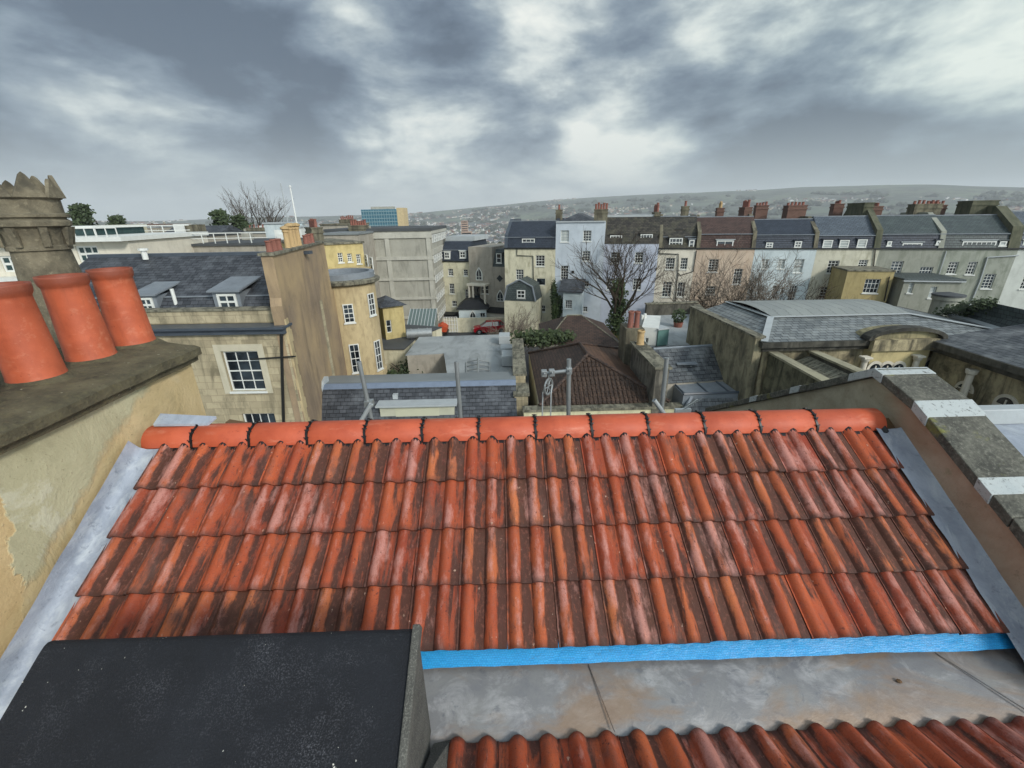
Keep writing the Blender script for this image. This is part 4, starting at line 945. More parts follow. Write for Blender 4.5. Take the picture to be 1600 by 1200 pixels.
# 6 ice blue
h = thouse('terraced_house', 'icy pale blue house with two small dormers in a blue slate roof', 5, 'stucco_ice', ZE, [((1241, 405, 1255, 426), 2, 4, {'pm': 'blind'}), ((1215, 405, 1226, 420), 2, 4, {'pm': 'blind'}), ((1184, 446, 1193, 468), 3, 5), ((1206, 446, 1216, 468), 3, 5), ((1232, 446, 1244, 470), 3, 5), ((1190, 405, 1200, 420), 2, 4, {'pm': 'blind'})])
mansard(h, TF, ES[5], ES[6], ZE, 1.25, 2.6, D, 'slate_new', 'slate_new', .3, 2.4); dormer(h, TF, TF.rect(1197, 379, 1208, 388), 2, 2, 'slate_new', -.1); dormer(h, TF, TF.rect(1242, 377, 1253, 387), 2, 2, 'slate_new', -.1)
partywall(h, TF, ES[6] - .17, ZE, 1.25, 2.6); chimney(h, TF, ES[6] - 3.9, ES[6] - 2.7, -8.6, -7.6, ZE + 2, ZE + 4.2, 'brick', 4, ph=.3); chimney(h, TF, ES[6] - 1.6, ES[6] + .1, -6.5, -4.9, ZE + 2, ZE + 4.1, 'brick', 5, ph=.3)
# 7 sand
M['slate_steel'] = m_slate('slate_steel', '474f58', '565f68', .3, .2, '78828a', .2)
h = thouse('terraced_house', 'sandy white house with three white dormers in a steel grey roof', 6, 'stucco_sand', ZE, [((1293, 407, 1310, 427), 3, 4), ((1341, 406, 1355, 421), 3, 4), ((1281, 448, 1298, 471), 3, 5)])
mansard(h, TF, ES[6], ES[7], ZE, 1.15, 2.8, D, 'slate_new', 'slate_steel', .25, 2.5)
for r_ in ((1286, 375, 1301, 388), (1312, 375, 1327, 388), (1340, 374, 1355, 387)): dormer(h, TF, TF.rect(*r_), 1, 3, 'slate_new', -.08, pm='blind')
partywall(h, TF, ES[7] - .25, ZE, 1.15, 2.9, 'mossy', w_=.5, ext=.5); chimney(h, TF, ES[7] - .8, ES[7] - .01, -6.5, -3.0, ZE + 2, ZE + 3.9, 'mossy', 0); chimney(h, TF, ES[7] - 1.6, ES[7] - .7, -8.4, -7.4, ZE + 2, ZE + 4.2, 'brick', 4, ph=.3); drain(h, TF, [(1367, 390), (1363, 430)])
# 8 grey
M['slate_green'] = m_slate('slate_green', '3a4343', '475050', .3, .2, '66756c', .25)
h = thouse('terraced_house', 'dull grey house with a dark green-grey roof and one broad low dormer', 7, 'stucco_grey', ZE, [((1392, 408, 1410, 427), 3, 4), ((1437, 417, 1457, 429), 4, 2)])
mansard(h, TF, ES[7], ES[8], ZE, 1.25, 2.8, D, 'slate_new', 'slate_green', .25, 2.5); dormer(h, TF, TF.rect(1411, 380, 1442, 387), 4, 1, 'lead_pale', -.15); dormer(h, TF, TF.rect(1387, 377, 1394, 384), 1, 1, 'slate_new', -.1, pm='blind'); dormer(h, TF, TF.rect(1464, 376, 1470, 382), 1, 1, 'slate_new', -.1, pm='blind')
partywall(h, TF, ES[8] - .2, ZE, 1.25, 2.8, 'stucco_grey', w_=.4); chimney(h, TF, ES[8] - 3.0, ES[8] - 2.0, -8.4, -7.4, ZE + 2, ZE + 3.9, 'brick', 4, ph=.3); chimney(h, TF, ES[8] - .8, ES[8] + 1.4, -5.6, -4.4, ZE + 2, ZE + 3.7, 'brick_pale', 6, ph=.3)
drain(h, TF, [(1478, 392), (1466, 430)], mat='lead_pale')
# 9 greenish
h = thouse('terraced_house', 'greenish grey house with a long white framed dormer and pale drainpipes', 8, 'stucco_green', ZE, [((1481, 409, 1496, 428), 3, 4), ((1511, 409, 1525, 429), 3, 4), ((1536, 428, 1553, 451), 3, 5)])
mansard(h, TF, ES[8], ES[9], ZE, 1.25, 2.75, D, 'slate_green', 'slate_green', .25, 2.5); dormer(h, TF, TF.rect(1505, 377, 1558, 387), 7, 1, 'lead_pale', -.15); dormer(h, TF, TF.rect(1563, 377, 1574, 384), 1, 1, 'slate_green', -.1, pm='blind')
partywall(h, TF, ES[9] - .4, ZE, 1.25, 2.9, 'mossy', w_=.8, ext=.6); chimney(h, TF, ES[9] - 2.0, ES[9] - .01, -6.0, -4.0, ZE + 2, ZE + 3.9, 'mossy', 0); drain(h, TF, [(1590, 399), (1542, 402), (1530, 440), (1514, 478)], mat='lead_pale', r=.06)
chimney(h, TF, ES[8] + 1.6, ES[8] + 2.9, -7.4, -6.4, ZE + 2, ZE + 3.9, 'brick', 4, ph=.3)
# 10
h = thouse('terraced_house', 'pale house with a grey slate roof at the right edge of the picture', 9, 'stucco_pale', ZE, [((1597, 430, 1612, 452), 3, 4), ((1586 + 40, 400, 1640, 420), 3, 4)])
mansard(h, TF, ES[9], ES[10], ZE, 1.25, 3.0, D, 'slate_steel', 'slate_steel', .25, 2.5); dormer(h, TF, TF.rect(1600, 376, 1622, 387), 4, 2, 'lead_pale', -.15)

# rear extensions of the terrace
X = TF.off(3.2); s0, s1 = X.S(1318, 450), X.S(1391, 450); zt = X.Zp(1355, 424)
ex = thing('rear_extension', 'ochre stone rear extension with a wide white window, in front of the sandy white house', 'extension', X.P((s0 + s1) / 2, GZ0, -1))
block(X, ex, s0, s1, GZ0 - 1, zt, 3.19, 'gold' if 0 else stuc('ochre_stone', 'a8996c', '6d6340', .5), [((1350, 436, 1374, 458), 4, 3)]); mb = MB(); fbox(mb, X, s0 - .06, s1 + .06, zt + .003, zt + .12, -3.18, .08); mb.build('coping', 'stone_cop', ex); drain(ex, X, [(1389, 432), (1381, 470)])
X = TF.off(4.2); s0, s1 = X.S(1410, 450), X.S(1500, 450); zt = X.Zp(1440, 438)
ex = thing('rear_extension', 'grey two-window rear extension with a flat dark roof, in front of the grey house', 'extension', X.P((s0 + s1) / 2, GZ0, -1))
block(X, ex, s0, s1, GZ0 - 1, zt, 4.19, 'stucco_grey', [((1419, 442, 1427, 458), 1, 2, {'pm': 'blind'}), ((1452, 448, 1462, 466), 1, 2, {'pm': 'blind'})]); mb = MB(); fbox(mb, X, s0 - .15, s1 + .15, zt + .003, zt + .14, -4.18, .2); mb.build('roof', 'slate_green', ex, bevel=.02); mb = MB(); fbox(mb, X, s0 - .16, s1 + .16, zt - .1, zt + .0, .01, .21); mb.build('gutter', 'lead_pale', ex)
X = TF.off(7.5); s_, z_ = X.hit(1482, 462)
ex = thing('round_turret', 'low round grey stair turret with a flat rusty brown top beside the grey extension', 'turret', X.P(s_, GZ0, 0))
mb = MB(); mb.lathe([(.85, GZ0 - 1), (.85, z_ - .3), (.95, z_ - .28), (.95, z_)], X.P(s_, 0, 0), 28); mb.build('wall', 'stucco_grey', ex, smooth=True)
mb = MB(); mb.lathe([(1.0, z_), (1.0, z_ + .12), (.001, z_ + .3)], X.P(s_, 0, 0), 28); mb.build('roof', 'felt_dark', ex, smooth=True)
# ================================================================== MIDDLE GROUND
def walls_down(mb, top, zb):
    """closed solid with polygon top (counter-clockwise or not) and vertical walls down to zb"""
    n = len(top); c = sum(top, V((0, 0, 0))) / n; ar = sum((top[i].x * top[(i + 1) % n].y - top[(i + 1) % n].x * top[i].y) for i in range(n)); t = top if ar > 0 else top[::-1]
    mb.face(t); mb.face([V((p.x, p.y, zb)) for p in t][::-1])
    for i in range(n):
        a, b = t[i], t[(i + 1) % n]; mb.face([V((a.x, a.y, zb)), V((b.x, b.y, zb)), b, a])
def face_up(mb, pts):
    nn = V((0, 0, 0)); pts = [V(p) for p in pts]
    for i in range(len(pts)): nn += (pts[i] - pts[0]).cross(pts[(i + 1) % len(pts)] - pts[0])
    mb.face(pts, nn.z < 0)

# ---- A: slate-roofed house with the great chimney gable
FA_ = Fac((-24, 17.0), (-9.0, 17.0)); FG = Fac((-8.95, 17.03), (-8.95 - 1.55, 17.0 + 8.6))
hA = thing('stone_house', 'cream ashlar house with a dark slate roof and a huge brown rendered chimney gable', 'house', V((-14, 19, GZ0)))
sR = 15.0; zc = FA_.Zp(440, 512)
block(FA_, hA, sR - .995, sR - .02, GZ0 - 1, zc, .4, 'stone')
block(FA_, hA, 4.0, sR - 1.0, GZ0 - 1, zc, 6.2, 'stone', [((354, 549, 409, 611), 3, 4, {'sill': True}), ((386, 646, 436, 712), 4, 4)], top=True)
for r_ in ((354, 549, 409, 611),):
    s0, z0, s1, z1 = FA_.rect(*r_); mb = MB()
    for a, b, c, d in ((s0 - .28, s0 - .02, z0 - .1, z1 + .3), (s1 + .02, s1 + .28, z0 - .1, z1 + .3), (s0 - .02, s1 + .02, z1 + .02, z1 + .3)): fbox(mb, FA_, a, b, c, d, .003, .03)
    mb.build('window_surround', stuc('pale_surround', 'c4bda6', '8a8268', .3), hA)
mb = MB(); fbox(mb, FA_, 4.0, sR + .1, zc + .003, zc + .10, -.45, .32); fbox(mb, FA_, 4.0, sR + .04, zc - .22, zc, .003, .16); mb.build('cornice', 'lead_dark', hA)
mb = MB(); fbox(mb, FA_, 4.0, sR - .1, zc + .103, zc + .62, -.85, -.5); mb.build('parapet', 'stone', hA)
mb = MB(); fbox(mb, FA_, 4.0, sR - .1, zc + .623, zc + .70, -.9, -.44); mb.build('parapet_coping', 'stone_cop', hA)
ze = zc + .45; q = lambda s_, z, o_: FA_.P(s_, z, o_)
mb = MB(); mb.prism([q(4.0, ze, -1.0), q(4.0, ze + .55, -1.55), q(4.0, ze + 2.05, -4.6), q(4.0, ze + 1.95, -5.2), q(4.0, ze - .3, -6.4), q(4.0, ze - .3, -1.0)], FA_.e * (sR - 5.1)); mb.build('roof', 'slate', hA)
mb = MB(); fbox(mb, FA_, 4.0, sR - .5, ze + .56, ze + .61, -1.62, -1.5); mb.build('lead_flashing', 'lead', hA)
mb = MB(); fbox(mb, FA_, 4.0, sR - .5, ze + 2.0, ze + 2.14, -4.9, -4.5); mb.build('ridge_roll', 'lead_dark', hA)
def lead_dormer(par, F, r_, o, cols=2, rows=2):
    s0, z0, s1, z1 = F.off(o).rect(*r_); mb = MB()
    fbox(mb, F, s0, s1, z0 - .25, z1, o - 1.6, o); d = mb.build('dormer', 'lead', par)
    mb = MB(); mb.prism([F.P(s0 - .12, z1 + .003, o + .15), F.P(s1 + .12, z1 + .003, o + .15), F.P(s1 + .12, z1 + .35, o - 1.7), F.P(s0 - .12, z1 + .35, o - 1.7)], Z1 * .06); mb.build('dormer_roof', 'lead', d)
    window(F.off(o), d, (s0 + .18, z0 - .05, s1 - .15, z1 - .08), cols, rows, rec=-.02, bar=.05, fr=.09)
lead_dormer(hA, FA_, (334, 456, 376, 482), -1.15); lead_dormer(hA, FA_, (212, 462, 246, 486), -1.15)
mb = MB(); p = q(FA_.off(-1.4).S(275, 470), ze + .2, -1.35); mb.tube([p, p + Z1 * .75], .07, 8); mb.build('flue_pipe', 'white', hA, smooth=True)
mb = MB(); p = q(FA_.off(-4).S(220, 405), ze + 1.9, -4.3); mb.tube([p, p + Z1 * .4], .12, 8); mb.tube([p + Z1 * .4, p + Z1 * .5], .2, 8); mb.build('roof_cowl', 'white', hA, smooth=True)
# gable with stack: lower wall, shoulder, upper stack
sl0, sl1 = 0.0, FG.S(535, 446); zl_ = FG.Zp(535, 446); su0, su1 = 0.12, FG.S(506, 381); zu = FG.Zp(500, 382) + .05
mb = MB()
pr = [FG.P(0, GZ0 - 1, .0), FG.P(sl1, GZ0 - 1, 0), FG.P(sl1, zl_ - .6, 0), FG.P(su1 + .1, zl_ + .25, 0), FG.P(su1, zu, 0), FG.P(su0, zu + .0, 0), FG.P(su0, ze + .7, 0), FG.P(0, ze + .4, 0)]
mb.prism(pr, -FG.n * .42); gb = mb.build('gable_wall', 'gable', hA)
mb = MB(); 
for k in range(16): 
    z0 = GZ0 + 2 + k * .5; 
    if z0 + .5 > zc + .4: break
    mb.box((-.01, -.02 - .12 * (k % 2), z0), (.35 + .14 * (k % 2), .03, z0 + .49), FG.e, FG.n, Z1, FG.o)
mb.build('quoins', 'gold', hA)
mb = MB(); mb.box((su0 - .08, -.5, zu), (su1 + .08, .08, zu + .1), FG.e, FG.n, Z1, FG.o); mb.build('stack_cap', 'stone_cop', gb)
L = su1 - su0
potrow = [(.06, .42, .13, 'pot_far'), (.12, .45, .13, 'pot_far'), (.18, .45, .13, 'pot_far'), (.33, .75, .13, 'pot_buff'), (.40, .85, .13, 'pot_buff'), (.46, .85, .13, 'pot_buff'), (.52, .85, .13, 'pot_buff'), (.66, .42, .13, 'pot_far'), (.73, .45, .13, 'pot_far'), (.80, .45, .13, 'pot_far')]
for f, h_, r_, m_ in potrow:
    c = FG.P(su0 + L * f, zu + .1, -.21 + random.uniform(-.03, .03)); mb = MB(); pot(mb, c, h_, r_)
    if h_ > .5: mb.lathe([(.15, h_ - .0), (.19, h_ + .03), (.19, h_ + .1), (.05, h_ + .16), (.001, h_ + .17)], c, 10)
    mb.build('chimney_pot', m_ if h_ < .5 else 'pot_buff', gb, smooth=True)
mb = MB(); c = PY(466, 362, 30); hf = PY(455, 293, 30).z - c.z; mb.tube([c - Z1 * 1.2, c + Z1 * hf], .06, 8, r1=.035); mb.lathe([(.001, 0), (.07, .03), (.07, .1), (.001, .14)], c + Z1 * hf, 8)
tag(mb.build('flagpole', 'white', None, smooth=True, org=c - Z1 * 1.2), 'tall white flagpole rising behind the row of chimney pots', 'flagpole')
drain(hA, FA_, [(441, 515), (443, 600), (446, 700)], .06)
mb = MB(); a, b = q(sR - 1.6, FA_.Zp(440, 560), .05), q(sR + .25, FA_.Zp(440, 556), .1); mb.tube([a, b], .035, 6); mb.build('waste_pipe', 'pipe', hA)

# ---- B: golden house with round bay
cB = PY(536, 440, 28.6); cB.z = 0; zB = PY(560, 428, 27.2).z; rB = 1.95
hB = thing('bay_house', 'golden stone house with a round bow front and stained flat roof, behind the brown gable', 'house', V((cB.x, cB.y, GZ0)))
mb = MB(); mb.lathe([(rB, GZ0 - 1), (rB, GZ0 + 3.0), (rB + .1, GZ0 + 3.05), (rB + .1, GZ0 + 3.4), (rB, GZ0 + 3.45), (rB, zB - .75), (rB + .12, zB - .7)], cB, 48); mb.build('bow_wall', 'gold', hB, smooth=True)
mb = MB(); mb.lathe([(rB + .05, zB - .72), (rB + .32, zB - .6), (rB + .36, zB - .42), (rB + .15, zB - .36), (rB + .05, zB - .34)], cB, 48); mb.build('cornice', 'stone_cop', hB, smooth=True)
mb = MB(); mb.lathe([(rB + .05, zB - .36), (rB + .05, zB), (rB - .25, zB + .02), (rB - .25, zB - .3), (.001, zB - .28)], cB, 48); mb.build('parapet', 'lead', hB, smooth=True)
FB_ = Fac((cB.x - 3.2, cB.y + .3), (cB.x + .2, cB.y + .3)); block(FB_, hB, 0, FB_.len, GZ0 - 1, zB - .3, 5.5, 'gold')
for deg, zz0, zz1 in ((-68, zB - 2.9, zB - 1.75), (-68, zB - 6.2, zB - 4.3), (-20, zB - 2.7, zB - 1.3), (-20, zB - 6.4, zB - 4.4)):
    t = R(deg); d = V((math.cos(t), math.sin(t), 0)); c = cB + d * (rB + .01); tg = V((-d.y, d.x, 0)); Fw = Fac(c - tg * .36, c + tg * .36)
    Fw.n = d; Fw.e = tg; window(Fw, hB, (.06, zz0, .66, zz1), 2, 4, rec=-.02)

# ---- C: yellow terrace seen past the bow
a, b = PY(500, 400, 33), PY(567, 385, 35.0); FC = Fac(a, b); zC = FC.Zp(545, 381)
hC = thing('yellow_house', 'yellow rendered house end with sash windows, between the bow front and the office block', 'house', FC.P(2, GZ0, -1))
block(FC, hC, -1.0, FC.len, GZ0 - 1, zC, 7.5, 'yellow', [((528, 395, 536, 410), 2, 4), ((543, 396, 550, 409), 2, 4), ((557, 397, 564, 412), 2, 4), ((528, 425, 536, 440), 2, 4), ((557, 430, 564, 446), 2, 4)])
FCs = Fac(FC.P(FC.len, 0), FC.P(FC.len, 0, -7.5)); 
for r_ in ((570, 398, 574, 420), (578, 402, 582, 425), (572, 430, 576, 452), (581, 436, 585, 462)): window(FCs, hC, FCs.rect(*r_), 2, 4, rec=-.03)
mb = MB(); fbox(mb, FC, -1.1, FC.len + .12, zC + .003, zC + .14, -7.6, .12); mb.build('parapet_coping', 'stone_cop', hC)
mb = MB(); 
for f in (.2, .55): mb.tube([FCs.P(7.5 * f, GZ0, .1), FCs.P(7.5 * f, zC + .1, .1)], .06, 6)
mb.build('drainpipe', 'pipe', hC)
chimney(hC, FC, .2, 1.0, -3.5, -1.8, zC, zC + 1.1, 'brick_pale', 4)

tag((lambda m: (m.prism([PY(352, 660, 6.5), PY(402, 668, 6.5), PY(402, 672, 6.5), PY(352, 664, 6.5)], V((0, .12, 0))), m.build('barge_board', 'timber', None, org=PY(377, 666, 6.5)))[1])(MB()), 'weathered timber board end just behind the left end of the ridge', 'board')
# ---- office block
FO = Fac(PY(520, 440, 51), PY(679, 440, 51)); sO = FO.len; zO = FO.Zp(640, 358)
off = thing('office_block', 'pale concrete office block of five storeys with blank framed panels and strips of side windows', 'office building', FO.P(sO - 5, GZ0, -4))
block(FO, off, 0, sO, GZ0 - 1, zO - .2, 12, 'concrete')
mb = MB()
for y0, y1 in ((363, 372), (401, 406), (434, 438), (464, 468), (494, 498)):
    za, zb_ = FO.Zp(640, y1), FO.Zp(640, y0); fbox(mb, FO, 0, sO + .1, za, zb_, .004, .16)
zlist = [FO.Zp(640, v) for v in (372, 401, 406, 434, 438, 464, 468, 494)]
for s_ in (FO.S(606, 390), sO - .35, FO.S(560, 390)):
    for i in range(0, 8, 2): fbox(mb, FO, s_ - .22, s_ + .25, zlist[i + 1], zlist[i], .004, .12)
    fbox(mb, FO, s_ - .22, s_ + .25, GZ0, FO.Zp(640, 498), .004, .12)
mb.build('concrete_frame', 'concrete_pale', off)
mb = MB(); fbox(mb, FO, -.1, sO + .15, zO - .2 + .004, zO + .12, -12.1, .12); mb.build('roof', 'felt_dark', off)
FS = Fac(FO.P(sO, 0), FO.P(sO, 0, -12)); fl = (zO - GZ0 - .8) / 5
for k in range(5):
    zb_ = GZ0 + .6 + k * fl
    for i in range(8): window(FS, off, (.5 + i * 1.42, zb_ + .9, .5 + i * 1.42 + 1.25, zb_ + fl - .45), 2, 2, rec=-.04, bar=.06, fr=.09, sill=False)
mb = MB()
for k in range(6):
    zb_ = GZ0 + .6 + k * fl - .1; mb.box((0, .004, zb_ - .25), (12, .12, zb_ + .35), FS.e, FS.n, Z1, FS.o)
mb.build('spandrel_band', 'concrete_pale', off)
# ---- teal tower in the town
FT = Fac(PY(566, 345, 330), PY(621, 345, 330)); zT = FT.Zp(595, 327)
tw = thing('slab_tower', 'distant teal glazed slab tower with a cream end wall, above the office block roof', 'tower', FT.P(FT.len / 2, -80, -5))
block(FT, tw, 0, FT.len, -95, zT, 14, m_plain('teal_cladding', '356f82', .4)); mb = MB()
for k in range(14): fbox(mb, FT, 0, FT.len, zT - 1.6 - k * 2.3, zT - 1.1 - k * 2.3, .01, .35)
for k in range(1, 14): fbox(mb, FT, FT.len * k / 14 - .15, FT.len * k / 14 + .15, zT - 33, zT - .5, .4, .6)
mb.build('balcony_bands', m_plain('tower_bands', '84a0a6', .6), tw)
FT2 = Fac(PY(621.5, 345, 331), PY(632, 345, 331)); mb = MB(); fbox(mb, FT2, 0, FT2.len, -95, zT + .8, -13, .6); mb.build('end_wall', stuc('tower_cream', 'c8b48a', '9a8a68', .2), tw)
mb = MB(); fbox(mb, FT, 6, 22, zT + .01, zT + 1.8, -9, -4); mb.build('plant_room', 'concrete', tw)
# other slab blocks far down in the town
for x, y0, Y, w_, h_, lab in ((721, 345, 620, 9, 60, 'distant pinkish tower block standing highest in the valley town'), (722, 362, 420, 14, 50, 'broad pale pink block of flats in front of the taller tower block'), (706, 370, 300, 10, 40, 'low grey roofed block just behind the mansard house')):
    F_ = Fac(PY(x, y0, Y), PY(x + w_, y0, Y)); zt = F_.Zp(x, y0); t_ = thing('tower_block', lab, 'tower block', F_.P(w_ / 2, -90, -3)); block(F_, t_, -F_.len * .1, F_.len * 1.0, -100, zt, 12, stuc('far_block_%d' % x if 0 else 'far_pink', 'b39a88', '8a7468', .3))
    mb = MB()
    for k in range(9): fbox(mb, F_, 0, F_.len, zt - 2 - k * 2.8, zt - 1 - k * 2.8, .02, .25)
    mb.build('window_band', 'glass', t_)

# ---- M: mansard house, G: gothic-windowed house
FM = Fac(PY(690, 420, 58), PY(733, 420, 57)); zM = FM.Zp(712, 409)
hM = thing('mansard_house', 'cream house with a black mansard roof and two square dormers right of the office block', 'house', FM.P(2, GZ0, -2)); sM0, sM1 = FM.S(690, 410), FM.S(732.5, 410)
block(FM, hM, sM0, sM1, GZ0 - 1, zM, 8, 'stucco_cream', [((700, 420, 708, 431), 3, 3), ((724, 421, 731, 431), 2, 3), ((702, 443, 710, 459), 3, 4), ((727, 452, 734, 466), 2, 3), ((706, 470, 714, 479), 3, 2)])
mansard(hM, FM, sM0, sM1, zM, 1.4, 2.4, 8, 'slate_new', 'slate_new', .35, 1.6); dormer(hM, FM, FM.rect(694, 394, 702, 404), 2, 2, 'white', -.1); dormer(hM, FM, FM.rect(718, 393, 727, 403), 2, 2, 'white', -.1)
mb = MB(); fbox(mb, FM, sM0, sM1 + .3, zM + 2.45, zM + 3.0, -7.5, -1.8); mb.build('flat_parapet', 'lead_pale', hM)
FGo = Fac(PY(733, 420, 56.5), PY(790, 420, 54.5)); zg = FGo.Zp(750, 386); zg2 = FGo.Zp(780, 417)
hG = thing('gothic_house', 'grey rendered house with pointed and diamond windows and a columned porch', 'house', FGo.P(3, GZ0, -2))
sg0, sg1, sg2 = FGo.S(733, 420), FGo.S(769, 400), FGo.S(790, 440)
M['render_grey'] = m_stucco('render_grey', 'a39d90', '6b665c', .5)
block(FGo, hG, sg0 + .005, sg1, GZ0 - 1, zg, 7, 'render_grey', [((738, 446, 750, 470), 1, 1, {'pm': 'glass', 'sill': False}), ((752, 446, 763, 459), 2, 2)])
block(FGo, hG, sg1 + .005, sg2 - .02, GZ0 - 1, zg2, 7, 'render_grey')
mb = MB(); mb.prism([FGo.P(sg1 + .01, zg2 + .003, -.02), FGo.P(sg1 + .01, zg2 + 2.0, -1.1), FGo.P(sg1 + .01, zg2 + 2.0, -6.9), FGo.P(sg1 + .01, zg2 + .003, -6.9)], FGo.e * (sg2 - sg1)); mb.build('roof', 'slate_green', hG)
dormer(hG, FGo, FGo.rect(775, 396, 783, 411), 1, 2, 'slate_green', -.1)
def pointed(F, par, px, py0, py1, w_, frame='white', round_=False):
    s_, z0 = F.hit(px, py1); z1 = F.Zp(px, py0); hw = w_ / 2; zs = z1 - w_ * (.5 if round_ else .95)
    def outline(g, off_):
        pts = [(s_ - hw - g, z0 - g), (s_ + hw + g, z0 - g)]; n = 6
        if round_: pts += [(s_ + (hw + g) * math.cos(math.pi * k / 10), zs + (hw + g) * math.sin(math.pi * k / 10)) for k in range(11)]
        else:
            for k in range(n + 1): t = k / n; pts.append((s_ + (hw + g) * (1 - t ** 1.6), zs + (z1 + g * 1.3 - zs) * t))
            for k in range(n - 1, -1, -1): t = k / n; pts.append((s_ - (hw + g) * (1 - t ** 1.6), zs + (z1 + g * 1.3 - zs) * t))
        return [F.P(a, b, off_) for a, b in pts]
    mb = MB(); mb.prism(outline(.09, .004), F.n * .05); o = mb.build('window', frame, par)
    mb = MB(); mb.prism(outline(-.03, .055), F.n * .006); mb.build('pane', 'glass', o)
    mb = MB(); fbox(mb, F, s_ - .025, s_ + .025, z0, z1 - .12, .062, .085); fbox(mb, F, s_ - hw, s_ + hw, (z0 + zs) / 2, (z0 + zs) / 2 + .04, .062, .083)
    mb.build('glazing_bar', frame, o); return o
pointed(FGo, hG, 749, 419, 437, .75); pointed(FGo, hG, 782, 454, 470, .8)
s_, z_ = FGo.hit(781, 435); mb = MB(); mb.prism([FGo.P(s_ - .42, z_, .004), FGo.P(s_, z_ - .42, .004), FGo.P(s_ + .42, z_, .004), FGo.P(s_, z_ + .42, .004)], FGo.n * .05); mb.build('diamond_window', 'glass', hG)
mb = MB(); fbox(mb, FGo, FGo.S(736, 444), FGo.S(765, 444), FGo.Zp(750, 445), FGo.Zp(750, 442), .004, 1.2); mb.build('porch_roof', 'stucco_ivory', hG)
for px in (739, 745, 763):
    mb = MB(); c = FGo.P(FGo.S(px, 450), GZ0 + 2.5, 1.05); mb.lathe([(.14, 0), (.12, FGo.Zp(750, 445) - GZ0 - 2.5)], c, 10); mb.build('porch_column', 'stucco_ivory', hG, smooth=True)
# lodge with black roof
FL = Fac(PY(716, 488, 53), PY(762, 488, 53)); zL = FL.Zp(740, 483)
lo = thing('lodge', 'low white lodge with a pointed window under a black domed roof behind the car yard', 'lodge', FL.P(2, GZ0, -2)); sl, sr = FL.S(717, 490), FL.S(760, 490)
block(FL, lo, sl, sr, GZ0 - .5, zL, 4, 'stucco_ice', [((750, 489, 758, 496), 2, 1)]); pointed(FL, lo, 739, 486, 498, .7)
apex = FL.P(FL.S(735, 470), FL.Zp(735, 469), -2)
mb = MB(); c4 = [FL.P(sl - .3, zL, .2), FL.P(sr + .3, zL, .2), FL.P(sr + .3, zL, -4.2), FL.P(sl - .3, zL, -4.2)]; m4 = [p.lerp(apex, .55) + Z1 * .28 for p in c4]
for i in range(4): face_up(mb, [c4[i], c4[(i + 1) % 4], m4[(i + 1) % 4], m4[i]]); face_up(mb, [m4[i], m4[(i + 1) % 4], apex])
mb.face(c4); mb.build('roof', 'black_roof', lo)
FL2 = Fac(PY(760, 488, 54), PY(792, 488, 53)); mb = MB(); fbox(mb, FL2, .02, FL2.len, GZ0 - .5, FL2.Zp(775, 489), -4, 0); a_ = mb.build('side_wing', 'stucco_ivory', lo); mb = MB(); mb.prism([FL2.P(-.1, FL2.Zp(775, 489) + .004, .2), FL2.P(-.1, FL2.Zp(775, 478) + .1, -3.6), FL2.P(-.1, FL2.Zp(775, 489) + .004, -4.1)], FL2.e * (FL2.len)); mb.build('wing_roof', 'black_roof', lo)
mb = MB(); fbox(mb, FL2, -FL2.len - 4.6, -FL2.len - 1.9, GZ0 - .5, FL2.Zp(705, 492), -3, 0.05); mb.build('shed_wing', 'black_roof', lo)
FW = Fac(PY(692, 503, 51.6), PY(792, 503, 51.6)); gw = thing('garden_wall', 'pale garden wall with a white trellis gate behind the red car', 'wall', FW.P(3, GZ0, 0)); mb = MB(); fbox(mb, FW, 0, FW.len, GZ0 - .5, FW.Zp(740, 497), -.25, 0); mb.build('wall', 'stucco_cream', gw)
mb = MB(); s0, s1 = FW.S(694, 500), FW.S(714, 500); zt = FW.Zp(704, 495)
for i in range(6): fbox(mb, FW, s0 + (s1 - s0) * i / 5 - .04, s0 + (s1 - s0) * i / 5 + .04, GZ0 + .05, zt, .03, .08)
for i in range(5): fbox(mb, FW, s0, s1, GZ0 + .1 + (zt - GZ0 - .15) * i / 4, GZ0 + .16 + (zt - GZ0 - .15) * i / 4, .085, .11)
mb.build('gate', 'white', gw)

